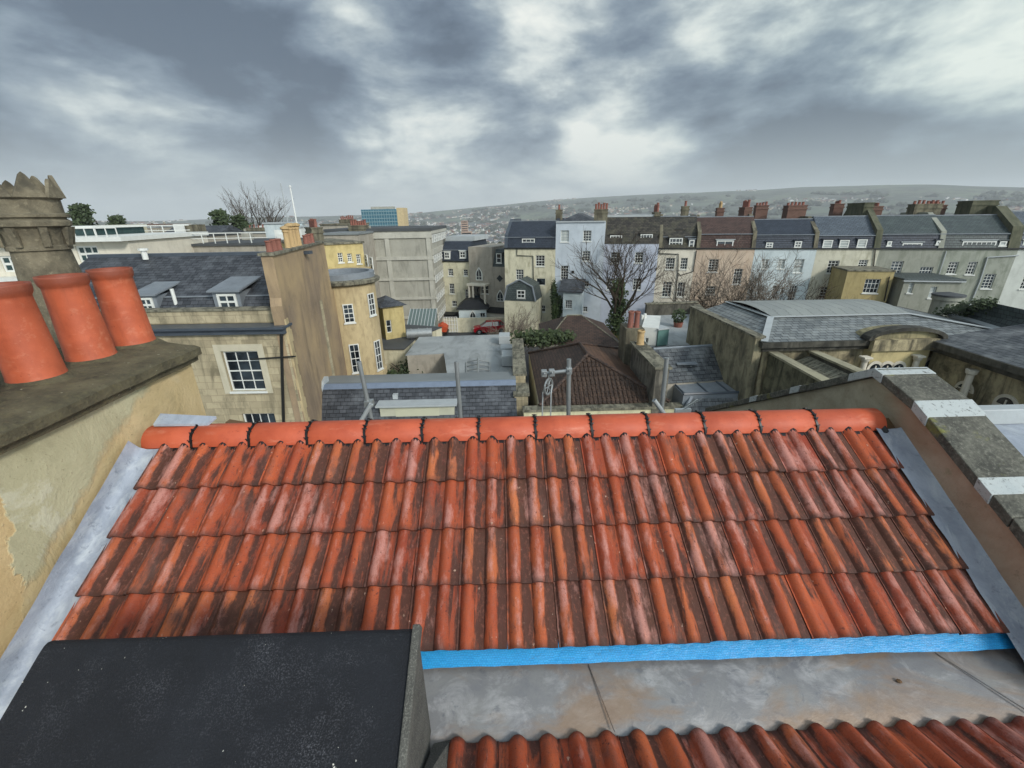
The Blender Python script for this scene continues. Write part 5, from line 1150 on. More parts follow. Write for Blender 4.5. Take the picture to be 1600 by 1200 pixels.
# ---- red hatchback
def car(c, ang):
    t = thing('parked_car', 'red hatchback parked side-on in the dark yard by the garden wall', 'car', c)
    ex = V((math.cos(ang), math.sin(ang), 0)); ey = V((-ex.y, ex.x, 0)); P = lambda x, y, z: c + ex * x + ey * y + Z1 * z
    red = m_plain('red_car_paint', 'a01824', .25, var=.08)
    low = [(-2.0, .35), (-2.02, .62), (-1.9, .82), (-1.15, .95), (1.75, 1.0), (1.95, .85), (2.0, .4), (1.9, .22), (1.72, .22), (1.6, .5), (1.3, .64), (1.0, .5), (.88, .22), (-.95, .22), (-1.05, .5), (-1.35, .64), (-1.65, .5), (-1.78, .22)]
    mb = MB()
    for sgn, w_ in ((1, 0),): 
        n = len(low); y0, y1 = -.85, .85
        tri = [(0, 1, 2, 17), (2, 3, 15, 16), (3, 14, 15), (3, 4, 9, 10), (3, 10, 11, 14), (11, 12, 13, 14), (4, 5, 8, 9), (5, 6, 7, 8), (2, 16, 17)]
        for y, fl in ((y0, False), (y1, True)):
            for f in tri: mb.face([P(low[k][0], y, low[k][1]) for k in f], fl)
        for i in range(n): a, b = low[i], low[(i + 1) % n]; mb.face([P(a[0], y0, a[1]), P(a[0], y1, a[1]), P(b[0], y1, b[1]), P(b[0], y0, b[1])])
    mb.build('body', red, t, bevel=.04)
    gh = [(-1.2, .95), (-.45, 1.42), (.2, 1.48), (1.3, 1.44), (1.8, 1.0)]
    mb = MB(); 
    lo_ = [P(x, -.8 if z < 1.1 else -.62, z) for x, z in gh]; hi_ = [P(x, .8 if z < 1.1 else .62, z) for x, z in gh]
    mb.face(lo_); mb.face(hi_[::-1])
    for i in range(4): mb.face([lo_[i], hi_[i], hi_[i + 1], lo_[i + 1]])
    mb.build('cabin_glass', 'glass', t)
    mb = MB(); 
    mb.prism([P(-.5, -.635, 1.43), P(1.35, -.635, 1.45), P(1.35, .635, 1.45), P(-.5, .635, 1.43)], Z1 * .04)
    for sy in (-1, 1):
        for x0, x1 in (((-1.22, .96), (-.48, 1.44)), ((.25, 1.0), (.25, 1.47)), ((1.82, 1.02), (1.33, 1.46)), ((1.15, 1.0), (1.1, 1.47))): mb.tube([P(x0[0], sy * .81, x0[1]), P(x1[0], sy * .64, x1[1])], .035, 5)
    mb.build('roof', red, t)
    for x in (-1.35, 1.3):
        for sy in (-1, 1):
            mb = MB(); ax = ey * sy; cc = P(x, sy * .68, .31); mb.lathe([(.001, .0), (.31, 0), (.32, .04), (.32, .15), (.29, .18), (.19, .17)], cc, 18, ax); w_ = mb.build('wheel', 'pipe', t, smooth=True)
            mb = MB(); mb.lathe([(.19, .17), (.17, .14), (.06, .16), (.001, .17)], cc, 12, ax); mb.build('rim', 'galv', w_, smooth=True)
    for sy in (-.6, .6):
        mb = MB(); mb.box((-2.0, sy - .17, .62), (-1.88, sy + .17, .78), ex, ey, Z1, c); mb.build('headlight', 'white', t)
        mb = MB(); mb.box((1.86, sy - .12, .75), (2.0, sy + .12, .98), ex, ey, Z1, c); mb.build('tail_light', 'brick', t)
    return t
cc = PZ(766, 519.5, GZ0); car(cc, R(6))
mb = MB(); pts = [PZ(640, 530, GZ0 + .02), PZ(792, 530, GZ0 + .02), PZ(792, 509, GZ0 + .02), PZ(690, 509, GZ0 + .02)]; face_up(mb, pts); tag(mb.build('car_yard', 'asphalt', None), kind='structure')

# ---- low buildings left of the yard
def shed(name, label, cat, top_px, z, mat_top, mat_wall, zb=GZ0 - 1, edge=.15):
    t_ = [PZ(a, b, z) for a, b in top_px]; c = sum(t_, V((0, 0, 0))) / len(t_); t = thing(name, label, cat, V((c.x, c.y, zb)))
    mb = MB(); walls_down(mb, t_, zb); mb.build('wall', mat_wall, t)
    mb = MB(); big_ = [c + (p - c) * (1 + .12 / max((p - c).length, .5)) + Z1 * .06 for p in t_]; walls_down(mb, [p for p in big_], z + .003); mb.build('flat_roof', mat_top, t); return t, c
M['roof_pale'] = m_stucco('pale_flat_roofing', '9ba0a0', '5b5e5e', .5, .5, second=HX('858a8b'))
r1, c1 = shed('flat_roofed_building', 'large low building with a pale grey patched flat roof and a ribbed skylight', 'building', [(656, 528), (786, 524), (801, 592), (700, 592), (696, 553), (636, 556)], -9.2, 'roof_pale', 'render_grey')
mb = MB()
for sgn in (-1, 1):
    for k in range(4):
        a = PZ(747, 562 + k * 7, -8.75); b = PZ(747 + sgn * 18, 566 + k * 6.5, -9.1); mb.tube([a, b], .04, 5)
mb.tube([PZ(747, 560, -8.75), PZ(747, 585, -8.75)], .06, 6); mb.tube([PZ(765, 566, -9.1), PZ(765, 587, -9.1)], .05, 6); mb.tube([PZ(729, 566, -9.1), PZ(729, 587, -9.1)], .05, 6)
mb.build('skylight_ribs', 'galv', r1)
for px, py, dz_, ex_ in ((790, 533, .55, .6), (793, 548, .35, .5), (796, 565, .6, .7)):
    p = PZ(px, py, -9.0); mb = MB(); mb.box((-.5, -ex_, -.1), (.35, ex_, dz_), o=p); mb.build('plant_unit', 'lead_pale', r1, bevel=.03)
shed('flat_roofed_building', 'dark felted low roof with a cream side wall left of the large pale flat roof', 'building', [(588, 505), (690, 512), (650, 528), (632, 546), (585, 546)], -9.8, 'felt_dark', 'stucco_cream')
# silver duct, yellow huts, glass lean-to
mb = MB(); a, b = PZ(636, 522, -9.3), PZ(675, 520, -9.3); mb.tube([a, a.lerp(b, .4), a.lerp(b, .5), b], .42, 16)
for f in (.15, .45, .8): c = a.lerp(b, f); mb.tube([c, c + (b - a).normalized() * .08], .46, 16)
tag(mb.build('air_duct', 'galv', None, smooth=True, org=a), 'fat silver cylindrical duct lying on the dark felted roof', 'duct')
FY = Fac(PY(600, 500, 36), PY(632, 500, 37)); hy = thing('yellow_hut', 'small ochre yellow stair hut with a grey pitched roof below the office block', 'hut', FY.P(1, GZ0, -1))
zt = FY.Zp(615, 478); block(FY, hy, 0, FY.len, GZ0 - 1, zt, 3, 'yellow', [((604, 500, 612, 520), 1, 2, {'sill': False})]); mb = MB(); m_ = FY.P(FY.len * .5, zt + .7, -1.5)
c4 = [FY.P(-.3, zt, .3), FY.P(FY.len + .3, zt, .3), FY.P(FY.len + .3, zt, -3.3), FY.P(-.3, zt, -3.3)]
for i in range(4): face_up(mb, [c4[i], c4[(i + 1) % 4], m_])
mb.face(c4); mb.build('roof', 'slate', hy)
FY2 = Fac(PY(590, 500, 38.5), PY(606, 500, 38)); mb = MB(); fbox(mb, FY2, 0, FY2.len, GZ0 - 1, FY2.Zp(598, 484), -2, 0); mb.build('white_lobby', 'white', hy)
FGl = Fac(PY(634, 500, 43), PY(677, 500, 43)); gl = thing('glass_lean_to', 'ribbed glass lean-to roof against the foot of the office block', 'conservatory', FGl.P(1, GZ0, 0)); mb = MB()
zt, zb_ = FGl.Zp(655, 500), FGl.Zp(655, 513)
mb.prism([FGl.P(0, zb_, 0), FGl.P(0, zt + .6, -2.6), FGl.P(0, GZ0 - 1, -2.6), FGl.P(0, GZ0 - 1, 0)], FGl.e * FGl.len); mb.build('glass_roof', m_plain('ribbed_glass', '5f6f6c', .3), gl)
mb = MB()
for k in range(9): a = FGl.P(FGl.len * k / 8, zb_ + .05, .03); b = FGl.P(FGl.len * k / 8, zt + .65, -2.6); mb.tube([a, b], .045, 4)
mb.build('glazing_bars', 'lead_pale', gl)
p = PZ(690, 519, GZ0 + .3); hp = thing('covered_trailer', 'small trailer under a red and orange sheet at the corner of the office block', 'trailer', p)
mb = MB(); mb.prism([p + V((-.6, -.8, .2)), p + V((.7, -.8, .2)), p + V((.75, -.8, .7)), p + V((.1, -.8, 1.1)), p + V((-.65, -.8, .75))], V((0, 1.7, 0))); mb.build('cover', m_plain('orange_sheet', 'c4502a', .6, var=.5), hp)
mb = MB(); mb.box((-.7, -.9, -.1), (.75, .9, .16), o=p); mb.build('bed', 'pipe', hp)

# ---- S: slate roof row right behind our ridge
zs_t, zs_b = -7.9, -9.25
sA, sB = PZ(507, 603, zs_t), PZ(806, 596, zs_t); ed = (sB - sA).normalized(); ed = V((ed.x, ed.y, 0)).normalized(); nd = V((ed.y, -ed.x, 0))
hS = thing('slate_row_roof', 'low building with a dark slate slope, boxy cream dormer and lead gutter just behind the ridge', 'building', sA + V((3, 0, GZ0 - zs_t)))
Ls = (sB - sA).length; P = lambda s_, o_, z: V((sA.x, sA.y, 0)) + ed * s_ + nd * o_ + Z1 * z
mb = MB(); mb.prism([P(-.4, 1.25, zs_b), P(-.4, 0, zs_t), P(-.4, -.02, zs_b)], ed * (Ls + .4)); mb.build('roof', 'slate', hS)
mb = MB(); mb.prism([P(-.35, .03, zs_t - .02), P(-.35, .03, zs_t + .06), P(-.35, -.25, zs_t + .08), P(-.35, -1.8, zs_t - .1), P(-.35, -1.8, GZ0 - 1), P(-.35, -.03, GZ0 - 1)], ed * (Ls + .35)); mb.build('flat_roof', 'felt_grey', hS)
mb = MB(); mb.prism([P(-.35, .16, zs_t - .14), P(-.35, .02, zs_t + .08), P(-.35, -.06, zs_t + .09), P(-.35, -.03, zs_t - .1)], ed * (Ls + .35)); mb.build('lead_flashing', m_plain('lead_blue', '6d7a8c', .4), hS)
mb = MB(); mb.prism([P(-1.0, 1.24, zs_b - .12), P(-1.0, 2.1, zs_b - .12), P(-1.0, 2.1, GZ0 - 1), P(-1.0, -1.0, GZ0 - 1), P(-1.0, 1.0, zs_b - .12)], ed * (Ls + 1.3)); mb.build('box_gutter', 'lead_dark', hS)
mb = MB(); mb.prism([P(-1.0, 2.103, zs_b - .5), P(-1.0, 2.103, zs_b - .02), P(-1.0, 2.5, zs_b - .02), P(-1.0, 2.5, zs_b - .5)], ed * (Ls + 1.3)); mb.build('parapet_ledge', stuc('grey_ledge', 'a8a79c', '6a6a62', .5), hS)
Fd = Fac(P(0, 1.15, 0), P(Ls, 1.15, 0)); Fd.n = nd; Fd.e = ed; r_ = Fd.rect(594, 634, 710, 656); mb = MB(); fbox(mb, Fd, r_[0], r_[2], r_[1], r_[3], -1.1, 0); dm = mb.build('dormer', stuc('dormer_cream', 'bdbda8', '8f8f7c', .3), hS)
mb = MB(); fbox(mb, Fd, r_[0] - .15, r_[2] + .15, r_[3] + .003, r_[3] + .09, -1.15, .18); mb.build('dormer_roof', 'lead_pale', dm)
mb = MB(); fbox(mb, Fd, r_[0] + .75, r_[2] - .75, r_[1] + .13, r_[3] - .14, .003, .02); mb.build('panel', m_plain('dormer_panel', 'b8b8a0', .6, var=.06), dm)
mb = MB(); p = Fd.P(Fd.S(612, 620), -8.6, -.7); mb.box((-.12, -.1, -.3), (.12, .2, .35), o=p); mb.build('roof_vent', 'lead_pale', hS)
mb = MB(); mb.prism([P(-.9, 1.35, zs_b + .05), P(-.4, 0, zs_t + .25), P(-.4, -.6, zs_t + .3), P(-.4, -.6, GZ0), P(-.9, 1.35, GZ0)], ed * .42); mb.build('verge_wall', 'lead_pale', hS)

# ---- party wall with stone pier
pw_ = thing('party_wall', 'weathered stone pier and low party wall between the slate row and the brown hipped roof', 'wall', PZ(812, 650, -9.4)); x0 = PZ(803, 600, -7.8); 
mb = MB(); p = PZ(806, 640, -9.2); mb.box((-.05, 0, -5), (.62, 1.4, .75), o=p); mb.box((-.05, 1.4, -5), (.55, 8.5, 1.3), o=p); mb.build('wall', 'stone', pw_)
mb = MB(); mb.box((-.12, -.08, .753), (.7, 1.39, .92), o=p); mb.box((-.12, 1.4, 1.303), (.62, 8.5, 1.42), o=p); mb.build('coping', 'stone_cop', pw_)

# ---- H: brown hipped roof
hH = thing('hipped_roof_house', 'building with a large brown tiled hipped roof behind a cream parapet', 'building', V((4.5, 20, GZ0)))
ex_ = -8.45; A_, B_ = PZ(843, 634, ex_), PZ(1046, 628, ex_); C_ = PZ(985, 548, ex_); D_ = PZ(818, 552, ex_); AP = PZ(918, 554, -6.75); BP = PZ(906, 537, -6.75)
C_ = V((B_.x + .1, D_.y + .4, ex_)); D_.x = A_.x - .15
def hipface(pts, mat, name):
    mb = MB(); face_up(mb, pts); return mb.build(name, mat, hH)
M['tile_roll'] = m_slate('tile_roll_brown', '34271f', '4a382c', .22, .3, '6b5a4c', .3, .6, '150f0e')
hipface([A_, B_, AP], 'tile_roll', 'front_slope')
# raised rolls on the front slope
mb = MB(); nfr = (B_ - A_).cross(AP - A_).normalized(); 
if nfr.z < 0: nfr = -nfr
ue = (B_ - A_).normalized(); up_ = nfr.cross(ue).normalized(); 
if up_.z < 0: up_ = -up_
Lb = (B_ - A_).length; hH_ = (AP - A_).dot(up_); ax_ = (AP - A_).dot(ue)
rows = 11
for k in range(int(Lb / .21)):
    s_ = .12 + k * .21; top = hH_ * (s_ / ax_ if s_ < ax_ else (Lb - s_) / (Lb - ax_)) - .1
    if top < .12: continue
    for r in range(rows):
        l0, l1 = hH_ * r / rows, min(hH_ * (r + 1) / rows, top)
        if l1 - l0 < .05: break
        a, b = A_ + ue * s_ + up_ * l0 + nfr * .075, A_ + ue * s_ + up_ * l1 + nfr * .02
        w_ = .05; mb.face([a - ue * w_ - nfr * .055, a - ue * w_ * .4, b - ue * w_ * .4, b - ue * w_ - nfr * .03]); mb.face([a - ue * w_ * .4, a + ue * w_ * .4, b + ue * w_ * .4, b - ue * w_ * .4]); mb.face([a + ue * w_ * .4, a + ue * w_ - nfr * .055, b + ue * w_ - nfr * .03, b + ue * w_ * .4])
        mb.face([a - ue * w_ - nfr * .055, a + ue * w_ - nfr * .055, a + ue * w_ * .4, a - ue * w_ * .4])
mb.build('tile_rolls', 'tile_roll', hH, merge=False)
hipface([D_, A_, AP, BP], 'tile_brown', 'left_slope'); M['tile_rust'] = m_slate('tile_rust', '4f3829', '5f4634', .3, .3, '3a2c22', .5, .7); hipface([B_, C_, BP, AP], 'tile_rust', 'right_slope'); hipface([C_, D_, BP], 'tile_brown', 'back_slope')
for a, b in ((A_, AP), (B_, AP), (AP, BP), (D_, BP), (C_, BP)):
    mb = MB(); mb.tube([a + Z1 * .02, b + Z1 * .02], .09, 8); mb.build('hip_tiles', 'tile_brown', hH, smooth=True)
mb = MB(); walls_down(mb, [p - Z1 * .02 for p in (A_, B_, C_, D_)], GZ0 - 1); mb.build('wall', 'stucco_cream', hH)
Fp = Fac(PZ(818, 634, -8.45) - V((0, .25, 0)), PZ(1062, 628, -8.45) - V((0, .25, 0))); mb = MB(); fbox(mb, Fp, 0, Fp.len, GZ0 - 1, -8.6, -.2, .12); fbox(mb, Fp, 0, Fp.len, -9.25, -9.1, .123, .35); mb.build('parapet', stuc('parapet_cream', 'd2cdaa', '77745a', .5), hH)
mb = MB(); fbox(mb, Fp, -.05, Fp.len + .05, -8.597, -8.47, -.28, .2); mb.build('parapet_coping', 'stone_cop', hH)
# second hipped roof further back, ivy on it
h2 = thing('hipped_roof_house', 'smaller plain brown hipped roof half covered by ivy, beyond the large brown hipped roof', 'building', PZ(890, 535, GZ0)); e2_ = -8.2
a, b, c, d = PZ(850, 538, e2_), PZ(975, 541, e2_), PZ(965, 528, e2_), PZ(846, 528, e2_); ap = PZ(880, 514, -7.4); bp = PZ(895, 516, -7.4)
mb = MB(); c = V((b.x, a.y + 6, e2_)); d = V((a.x, a.y + 6, e2_)); ap = V((a.x + 1.9, a.y + 3, -6.9)); bp = V((b.x - 2.3, a.y + 3, -6.9))
face_up(mb, [a, b, bp, ap]); face_up(mb, [b, c, bp]); face_up(mb, [c, d, ap, bp]); face_up(mb, [d, a, ap]); mb.build('roof', 'tile_brown', h2); mb = MB(); walls_down(mb, [p - Z1 * .02 for p in (a, b, c, d)], GZ0 - 1); mb.build('wall', 'render_grey', h2)
mb = MB(); mb.tube([ap, bp], .06, 6); mb.tube([a, ap], .05, 6); mb.tube([b, bp], .05, 6); mb.build('hip_tiles', 'stone_cop', h2)

# ---- W: thick coped wall, chimney with pot
wW = thing('stack_wall', 'long stained wall with broad flat coping and a clay pot, between brown hip and grey slate roofs', 'wall', V((6.9, 20, GZ0)))
mb = MB(); mb.box((6.55, 18.6, GZ0 - 1), (7.15, 22.8, -6.62)); mb.build('wall', m_stucco('dark_stained_render', '7c776b', '2f2e2a', .85, 1.2), wW)
mb = MB(); mb.box((6.45, 18.5, -6.617), (7.25, 22.9, -6.5)); mb.build('coping', 'stone_cop', wW, bevel=.02)
mb = MB(); mb.box((6.3, 23.2, GZ0 - 1), (7.3, 24.6, -5.9)); st_ = mb.build('chimney', 'brick_pale', wW)
for x, y, h_, m_ in ((6.6, 23.6, .9, 'pot_far'), (6.95, 23.6, .9, 'pot_far'), (6.8, 24.2, .8, 'pot_far')):
    mb = MB(); pot(mb, V((x, y, -5.9)), h_, .16); mb.build('chimney_pot', m_, st_, smooth=True)
mb = MB(); pot(mb, V((6.85, 22.3, -6.5)), .75, .2); mb.build('chimney_pot', 'pot_buff', wW, smooth=True)

# ---- grey slate roofs, leads and roof terrace right of the wall
g1 = thing('grey_slate_roof', 'grey streaked slate roof with a narrow lead dormer, between the coped wall and the chapel', 'building', V((9.3, 21, GZ0)))
a, b = PZ(1050, 545, -6.55), PZ(1122, 539, -6.55); c, d = PZ(1172, 590, -7.85), PZ(1058, 600, -7.85)
a.x = 7.3; d.x = 7.3
mb = MB(); face_up(mb, [a, b, c, d]); mb.build('roof', 'slate_mid', g1); mb = MB(); walls_down(mb, [a - Z1 * 1.33, b - Z1 * 1.33, c - Z1 * .03, d - Z1 * .03], GZ0 - 1); mb.build('wall', 'render_grey', g1)
mb = MB(); e_ = PZ(1126, 541, -6.6); f_ = PZ(1180, 590, -7.85); face_up(mb, [b + Z1 * .02, e_ + V((.3, 0, 0)), f_ + V((.3, 0, 0)), c + Z1 * .02]); mb.tube([a, b], .08, 6); mb.build('lead_flashing', 'lead', g1)
Fd = Fac((7.9, 20.9), (9.1, 20.9)); mb = MB(); r_ = Fd.rect(1063, 572, 1079, 588); fbox(mb, Fd, r_[0] - .12, r_[2] + .12, r_[1] - .2, r_[3] + .1, -2.4, 0); dm = mb.build('dormer', 'lead_dark', g1); window(Fd, dm, r_, 1, 1, rec=-.02, fr=.07)
mb = MB(); fbox(mb, Fd, r_[0] - .25, r_[2] + .25, r_[3] + .103, r_[3] + .17, -2.5, .15); mb.build('dormer_roof', 'lead', dm)
lf = thing('lead_flat_roof', 'silvery lead flat with panel seams below the streaked grey slate roof', 'roof', V((9.5, 19.6, GZ0)))
t_ = [PZ(1052, 601, -7.95), PZ(1172, 593, -7.95), PZ(1200, 612, -7.95), PZ(1068, 617, -7.95)]; mb = MB(); walls_down(mb, t_, GZ0 - 1); mb.build('roof_sheet', 'lead', lf)
mb = MB(); 
for f in (0.02, .3, .55, .8, .98): mb.tube([t_[0].lerp(t_[1], f) + Z1 * .03, t_[3].lerp(t_[2], f) + Z1 * .03], .04, 5)
mb.tube([t_[3] + Z1 * .04, t_[2] + Z1 * .04], .06, 5); mb.build('seam', 'lead_dark', lf)
g2 = thing('grey_slate_roof', 'dark grey slate roof sloping to the parapet, nearest behind the right end of the ridge', 'building', V((8.8, 17.5, GZ0)))
t_ = [PZ(1082, 616, -8.0), PZ(1196, 611, -8.0), PZ(1225, 660, -9.1), PZ(1060, 665, -9.1)]; mb = MB(); face_up(mb, t_); mb.build('roof', 'slate_grey' if 0 else 'slate_mid', g2); mb = MB(); walls_down(mb, [t_[0] - Z1 * 1.15, t_[1] - Z1 * 1.15, t_[2] - Z1 * .05, t_[3] - Z1 * .05], GZ0 - 1); mb.build('wall', 'render_grey', g2)
mb = MB(); mb.tube([t_[0], t_[3]], .1, 6); mb.tube([t_[0], t_[1]], .06, 6); mb.build('lead_flashing', 'lead', g2)
# roof terrace
rt_, _c = shed('roof_terrace', 'flat roof terrace with dark parapets, behind the streaked grey slate roof', 'building', [(1004, 543), (1012, 494), (1085, 491), (1124, 537)], -7.3, 'roof_pale', 'render_grey')
def wallseg(par, name, a, b, z0, z1, th, mat, cop='stone_cop'):
    d = (b - a); d.z = 0; L = d.length; d.normalize(); n = V((d.y, -d.x, 0)); o = V((a.x, a.y, 0)); mb = MB(); mb.box((0, -th / 2, z0), (L, th / 2, z1), d, n, Z1, o); w_ = mb.build(name, mat, par)
    if cop: mb = MB(); mb.box((-.05, -th / 2 - .06, z1 + .003), (L + .05, th / 2 + .06, z1 + .09), d, n, Z1, o); mb.build('coping', cop, w_)
    return w_
dk = m_stucco('black_stained_render', '5c594f', '24241f', .8)
wallseg(rt_, 'parapet', PZ(1008, 494, -7.3), PZ(1086, 491, -7.3), -7.3, -6.4, .3, dk); wallseg(rt_, 'parapet', PZ(1086, 491, -7.3), PZ(1127, 537, -7.3), -7.3, -6.6, .35, dk)
pp = PZ(1020, 545, -7.3); FPn = Fac(PZ(1000, 541, -7.3), PZ(1026, 543, -7.3)); ph_ = thing('roof_hut', 'white boarded roof hut with a small black window on the flat roof terrace', 'hut', FPn.P(.4, -7.2, 0))
block(FPn, ph_, 0, FPn.len, -7.2, -6.15, 3.4, 'white', [((1008, 528, 1013, 537), 1, 1, {'sill': False})])
FPn = Fac(PZ(1026.5, 541, -7.2), PZ(1043, 539, -7.2)); ph_ = thing('tank_housing', 'square teal green housing beside the white roof hut', 'tank', FPn.P(.4, -7.2, 0)); mb = MB(); fbox(mb, FPn, 0, FPn.len, -7.2, -6.25, -.7, 0); mb.build('body', m_plain('teal_board', '5d7f7a', .5), ph_, bevel=.02); mb = MB(); fbox(mb, FPn, -.05, FPn.len + .05, -6.247, -6.18, -.75, .05); mb.build('lid', 'lead_pale', ph_)
for px, py0, py1, lab in ((1001, 492, 522, 'left of two tall white vent pipes by the white roof hut'), (1005, 490, 522, 'right of two tall white vent pipes by the white roof hut'), (979, 508, 522, 'short white capped vent standing before the brown bushes')):
    b = PY(px, py1, 27); tp_ = PY(px, py0, 27); tp_.x = b.x; mb = MB(); b.z -= 1.2 if px > 990 else 2; mb.tube([b, V((b.x, b.y, tp_.z))], .09 if px > 990 else .16, 10); mb.lathe([(.001, .12), (.2, .08), (.2, 0), (.1, -.02)], V((b.x, b.y, tp_.z)), 10) if px < 990 else None
    tag(mb.build('vent_pipe', 'white', None, smooth=True, org=b), lab, 'pipe')
cp_ = PZ(1059, 512, -7.3); pl_ = thing('potted_plant', 'dark round shrub in a pot on the roof terrace', 'plant', cp_)
def leaves(mb, c, rx, ry, rz, n, size, rng, shell=.5):
    for _ in range(n):
        d = V((rng.gauss(0, 1), rng.gauss(0, 1), rng.gauss(0, 1))).normalized() * (shell + (1 - shell) * rng.random()) ; p = c + V((d.x * rx, d.y * ry, d.z * rz)); a = V((rng.gauss(0, 1), rng.gauss(0, 1), rng.gauss(0, 1))).normalized(); b = a.orthogonal().normalized(); s_ = size * rng.uniform(.6, 1.4)
        mb.face([p - a * s_, p + b * s_ * .6, p + a * s_, p - b * s_ * .6])
rl = random.Random(3)
mb = MB(); mb.lathe([(.001, 0), (.25, 0), (.32, .4), (.28, .4)], cp_, 12); mb.build('plant_pot', 'pot_far', pl_); mb = MB(); leaves(mb, cp_ + Z1 * .8, .5, .5, .5, 260, .09, rl); mb.build('foliage', 'leaf_dark', pl_, merge=False)

# ---- CHAPEL
Ca, Cb = PZ(1195, 532, -5.3), PZ(1590, 522, -5.3); FCh = Fac(Ca, Cb); Lc = FCh.len; DC = 6.2
ch = thing('assembly_hall', 'classical stone hall with a shallow grey slate roof, arched pediment and small arched windows', 'hall', FCh.P(Lc / 2, GZ0, -3))
M['hall_stone'] = m_stucco('hall_stone', 'b8ac88', '3b382e', .9, .9, second=HX('9a9074'))
block(FCh, ch, 0, Lc, GZ0 - 1, -5.75, DC, 'hall_stone')
mb = MB(); fbox(mb, FCh, -.15, Lc + .1, -5.747, -5.55, -DC - .1, .2); fbox(mb, FCh, -.3, Lc + .2, -5.547, -5.3, -DC - .2, .38); mb.build('cornice', m_stucco('black_cornice', '55534a', '20201c', .9), ch)
z5 = -4.75; e5 = -5.29; q = lambda s_, o_, z: FCh.P(s_, z, o_)
t0 = [q(1.35, -2.0, z5), q(Lc - 3.4, -2.0, z5), q(Lc - 3.0, -DC + .6, z5), q(1.2, -DC + .3, z5)]
e0 = [q(-.2, .3, e5), q(Lc, .3, e5), q(Lc, -DC, e5), q(-.2, -DC, e5)]
mb = MB()
for i in range(4): face_up(mb, [e0[i], e0[(i + 1) % 4], t0[(i + 1) % 4], t0[i]])
mb.build('roof', 'slate_grey', ch)
mb = MB(); NN = 12; 
for i in range(NN):
    f0, f1 = i / NN, (i + 1) / NN; hgt_ = lambda f: .08 + .16 * math.sin(math.pi * f) ; a, b = t0[0].lerp(t0[3], f0), t0[1].lerp(t0[2], f0); c, d = t0[1].lerp(t0[2], f1), t0[0].lerp(t0[3], f1)
    mb.face([a + Z1 * hgt_(f0), b + Z1 * hgt_(f0), c + Z1 * hgt_(f1), d + Z1 * hgt_(f1)])
mb.face([t0[0], t0[1], t0[1] + Z1 * .08, t0[0] + Z1 * .08]); mb.face([t0[3], t0[0], t0[0] + Z1 * .08, t0[3] + Z1 * .08])
mb.build('flat_roof', m_slate('ribbed_sheet', '7f8380', '8d918c', .55, 9, 'a5a8a2', .3, .5, '4a4c4a'), ch, smooth=True)
for a, b in ((e0[0], t0[0]), (t0[0], t0[1]), (t0[3], t0[0]), (e0[1], t0[1])):
    d = (b - a).normalized(); n_ = d.cross(Z1).normalized(); mb = MB(); mb.prism([a - n_ * .14 + Z1 * .03, a + n_ * .14 + Z1 * .03, b + n_ * .14 + Z1 * .03, b - n_ * .14 + Z1 * .03], Z1 * .03); mb.build('lead_hip', 'lead_pale', ch)
# arched pediment and bay
s0, s1 = FCh.S(1350, 545), FCh.S(1438, 545); sc_ = (s0 + s1) / 2; hw = (s1 - s0) / 2
mb = MB(); fbox(mb, FCh, s0, s1, GZ0 - 1, -5.75, .003, .45); mb.build('central_bay', stuc('pale_gold_stone', 'c2b486', '6a6448', .5), ch)
mb = MB(); fbox(mb, FCh, s0 - .15, s1 + .15, -5.747, -5.25, .383, .6); mb.build('entablature', 'hall_stone', ch)
def arc(r_, z0, fl): return [(sc_ + (hw + .35) * r_ * math.cos(math.pi * k / 20), z0 + fl * r_ * math.sin(math.pi * k / 20)) for k in range(21)]
mb = MB(); pts = arc(1.0, -5.247, .42); mb.prism([FCh.P(a, z, .4) for a, z in pts], FCh.n * -.8); mb.build('tympanum', stuc('tympanum_stone', '9a9270', '4a483a', .8), ch)
mb = MB(); o_, i_ = arc(1.06, -5.247, .50), arc(.93, -5.247, .40)
for k in range(20):
    qd = [o_[k], o_[k + 1], i_[k + 1], i_[k]]; mb.prism([FCh.P(a, z, .62) for a, z in qd], FCh.n * -.5)
mb.build('arched_hood', m_stucco('black_hood', '4c4a42', '1e1e1a', .9), ch)
for px in (1352, 1433):
    s_ = FCh.off(.6).S(px, 560); mb = MB(); c = FCh.P(s_, -10, .62); mb.lathe([(.13, 0), (.11, 3.8), (.15, 3.84), (.17, 3.95), (.13, 3.96)], c, 16); mb.box((-.18, -.18, 3.97), (.18, .18, 4.04), o=c); mb.build('column', 'stucco_ivory', ch, smooth=True)
Fb_ = FCh.off(.45)
for px in (1361, 1379, 1397): pointed(Fb_, ch, px, 567, 590, .55, 'stucco_ivory', True)
for px in (1427, 1447, 1467): pointed(FCh, ch, px, 561, 580, .5, 'stucco_ivory', True)
# left flank wall with coping runs back
wl_ = wallseg(ch, 'flank_wall', FCh.P(-.3, 0, .1), FCh.P(-.3, 0, -DC - .5), GZ0 - 1, -5.15, .35, m_stucco('flank_render', '938c72', '403d32', .85, .8))
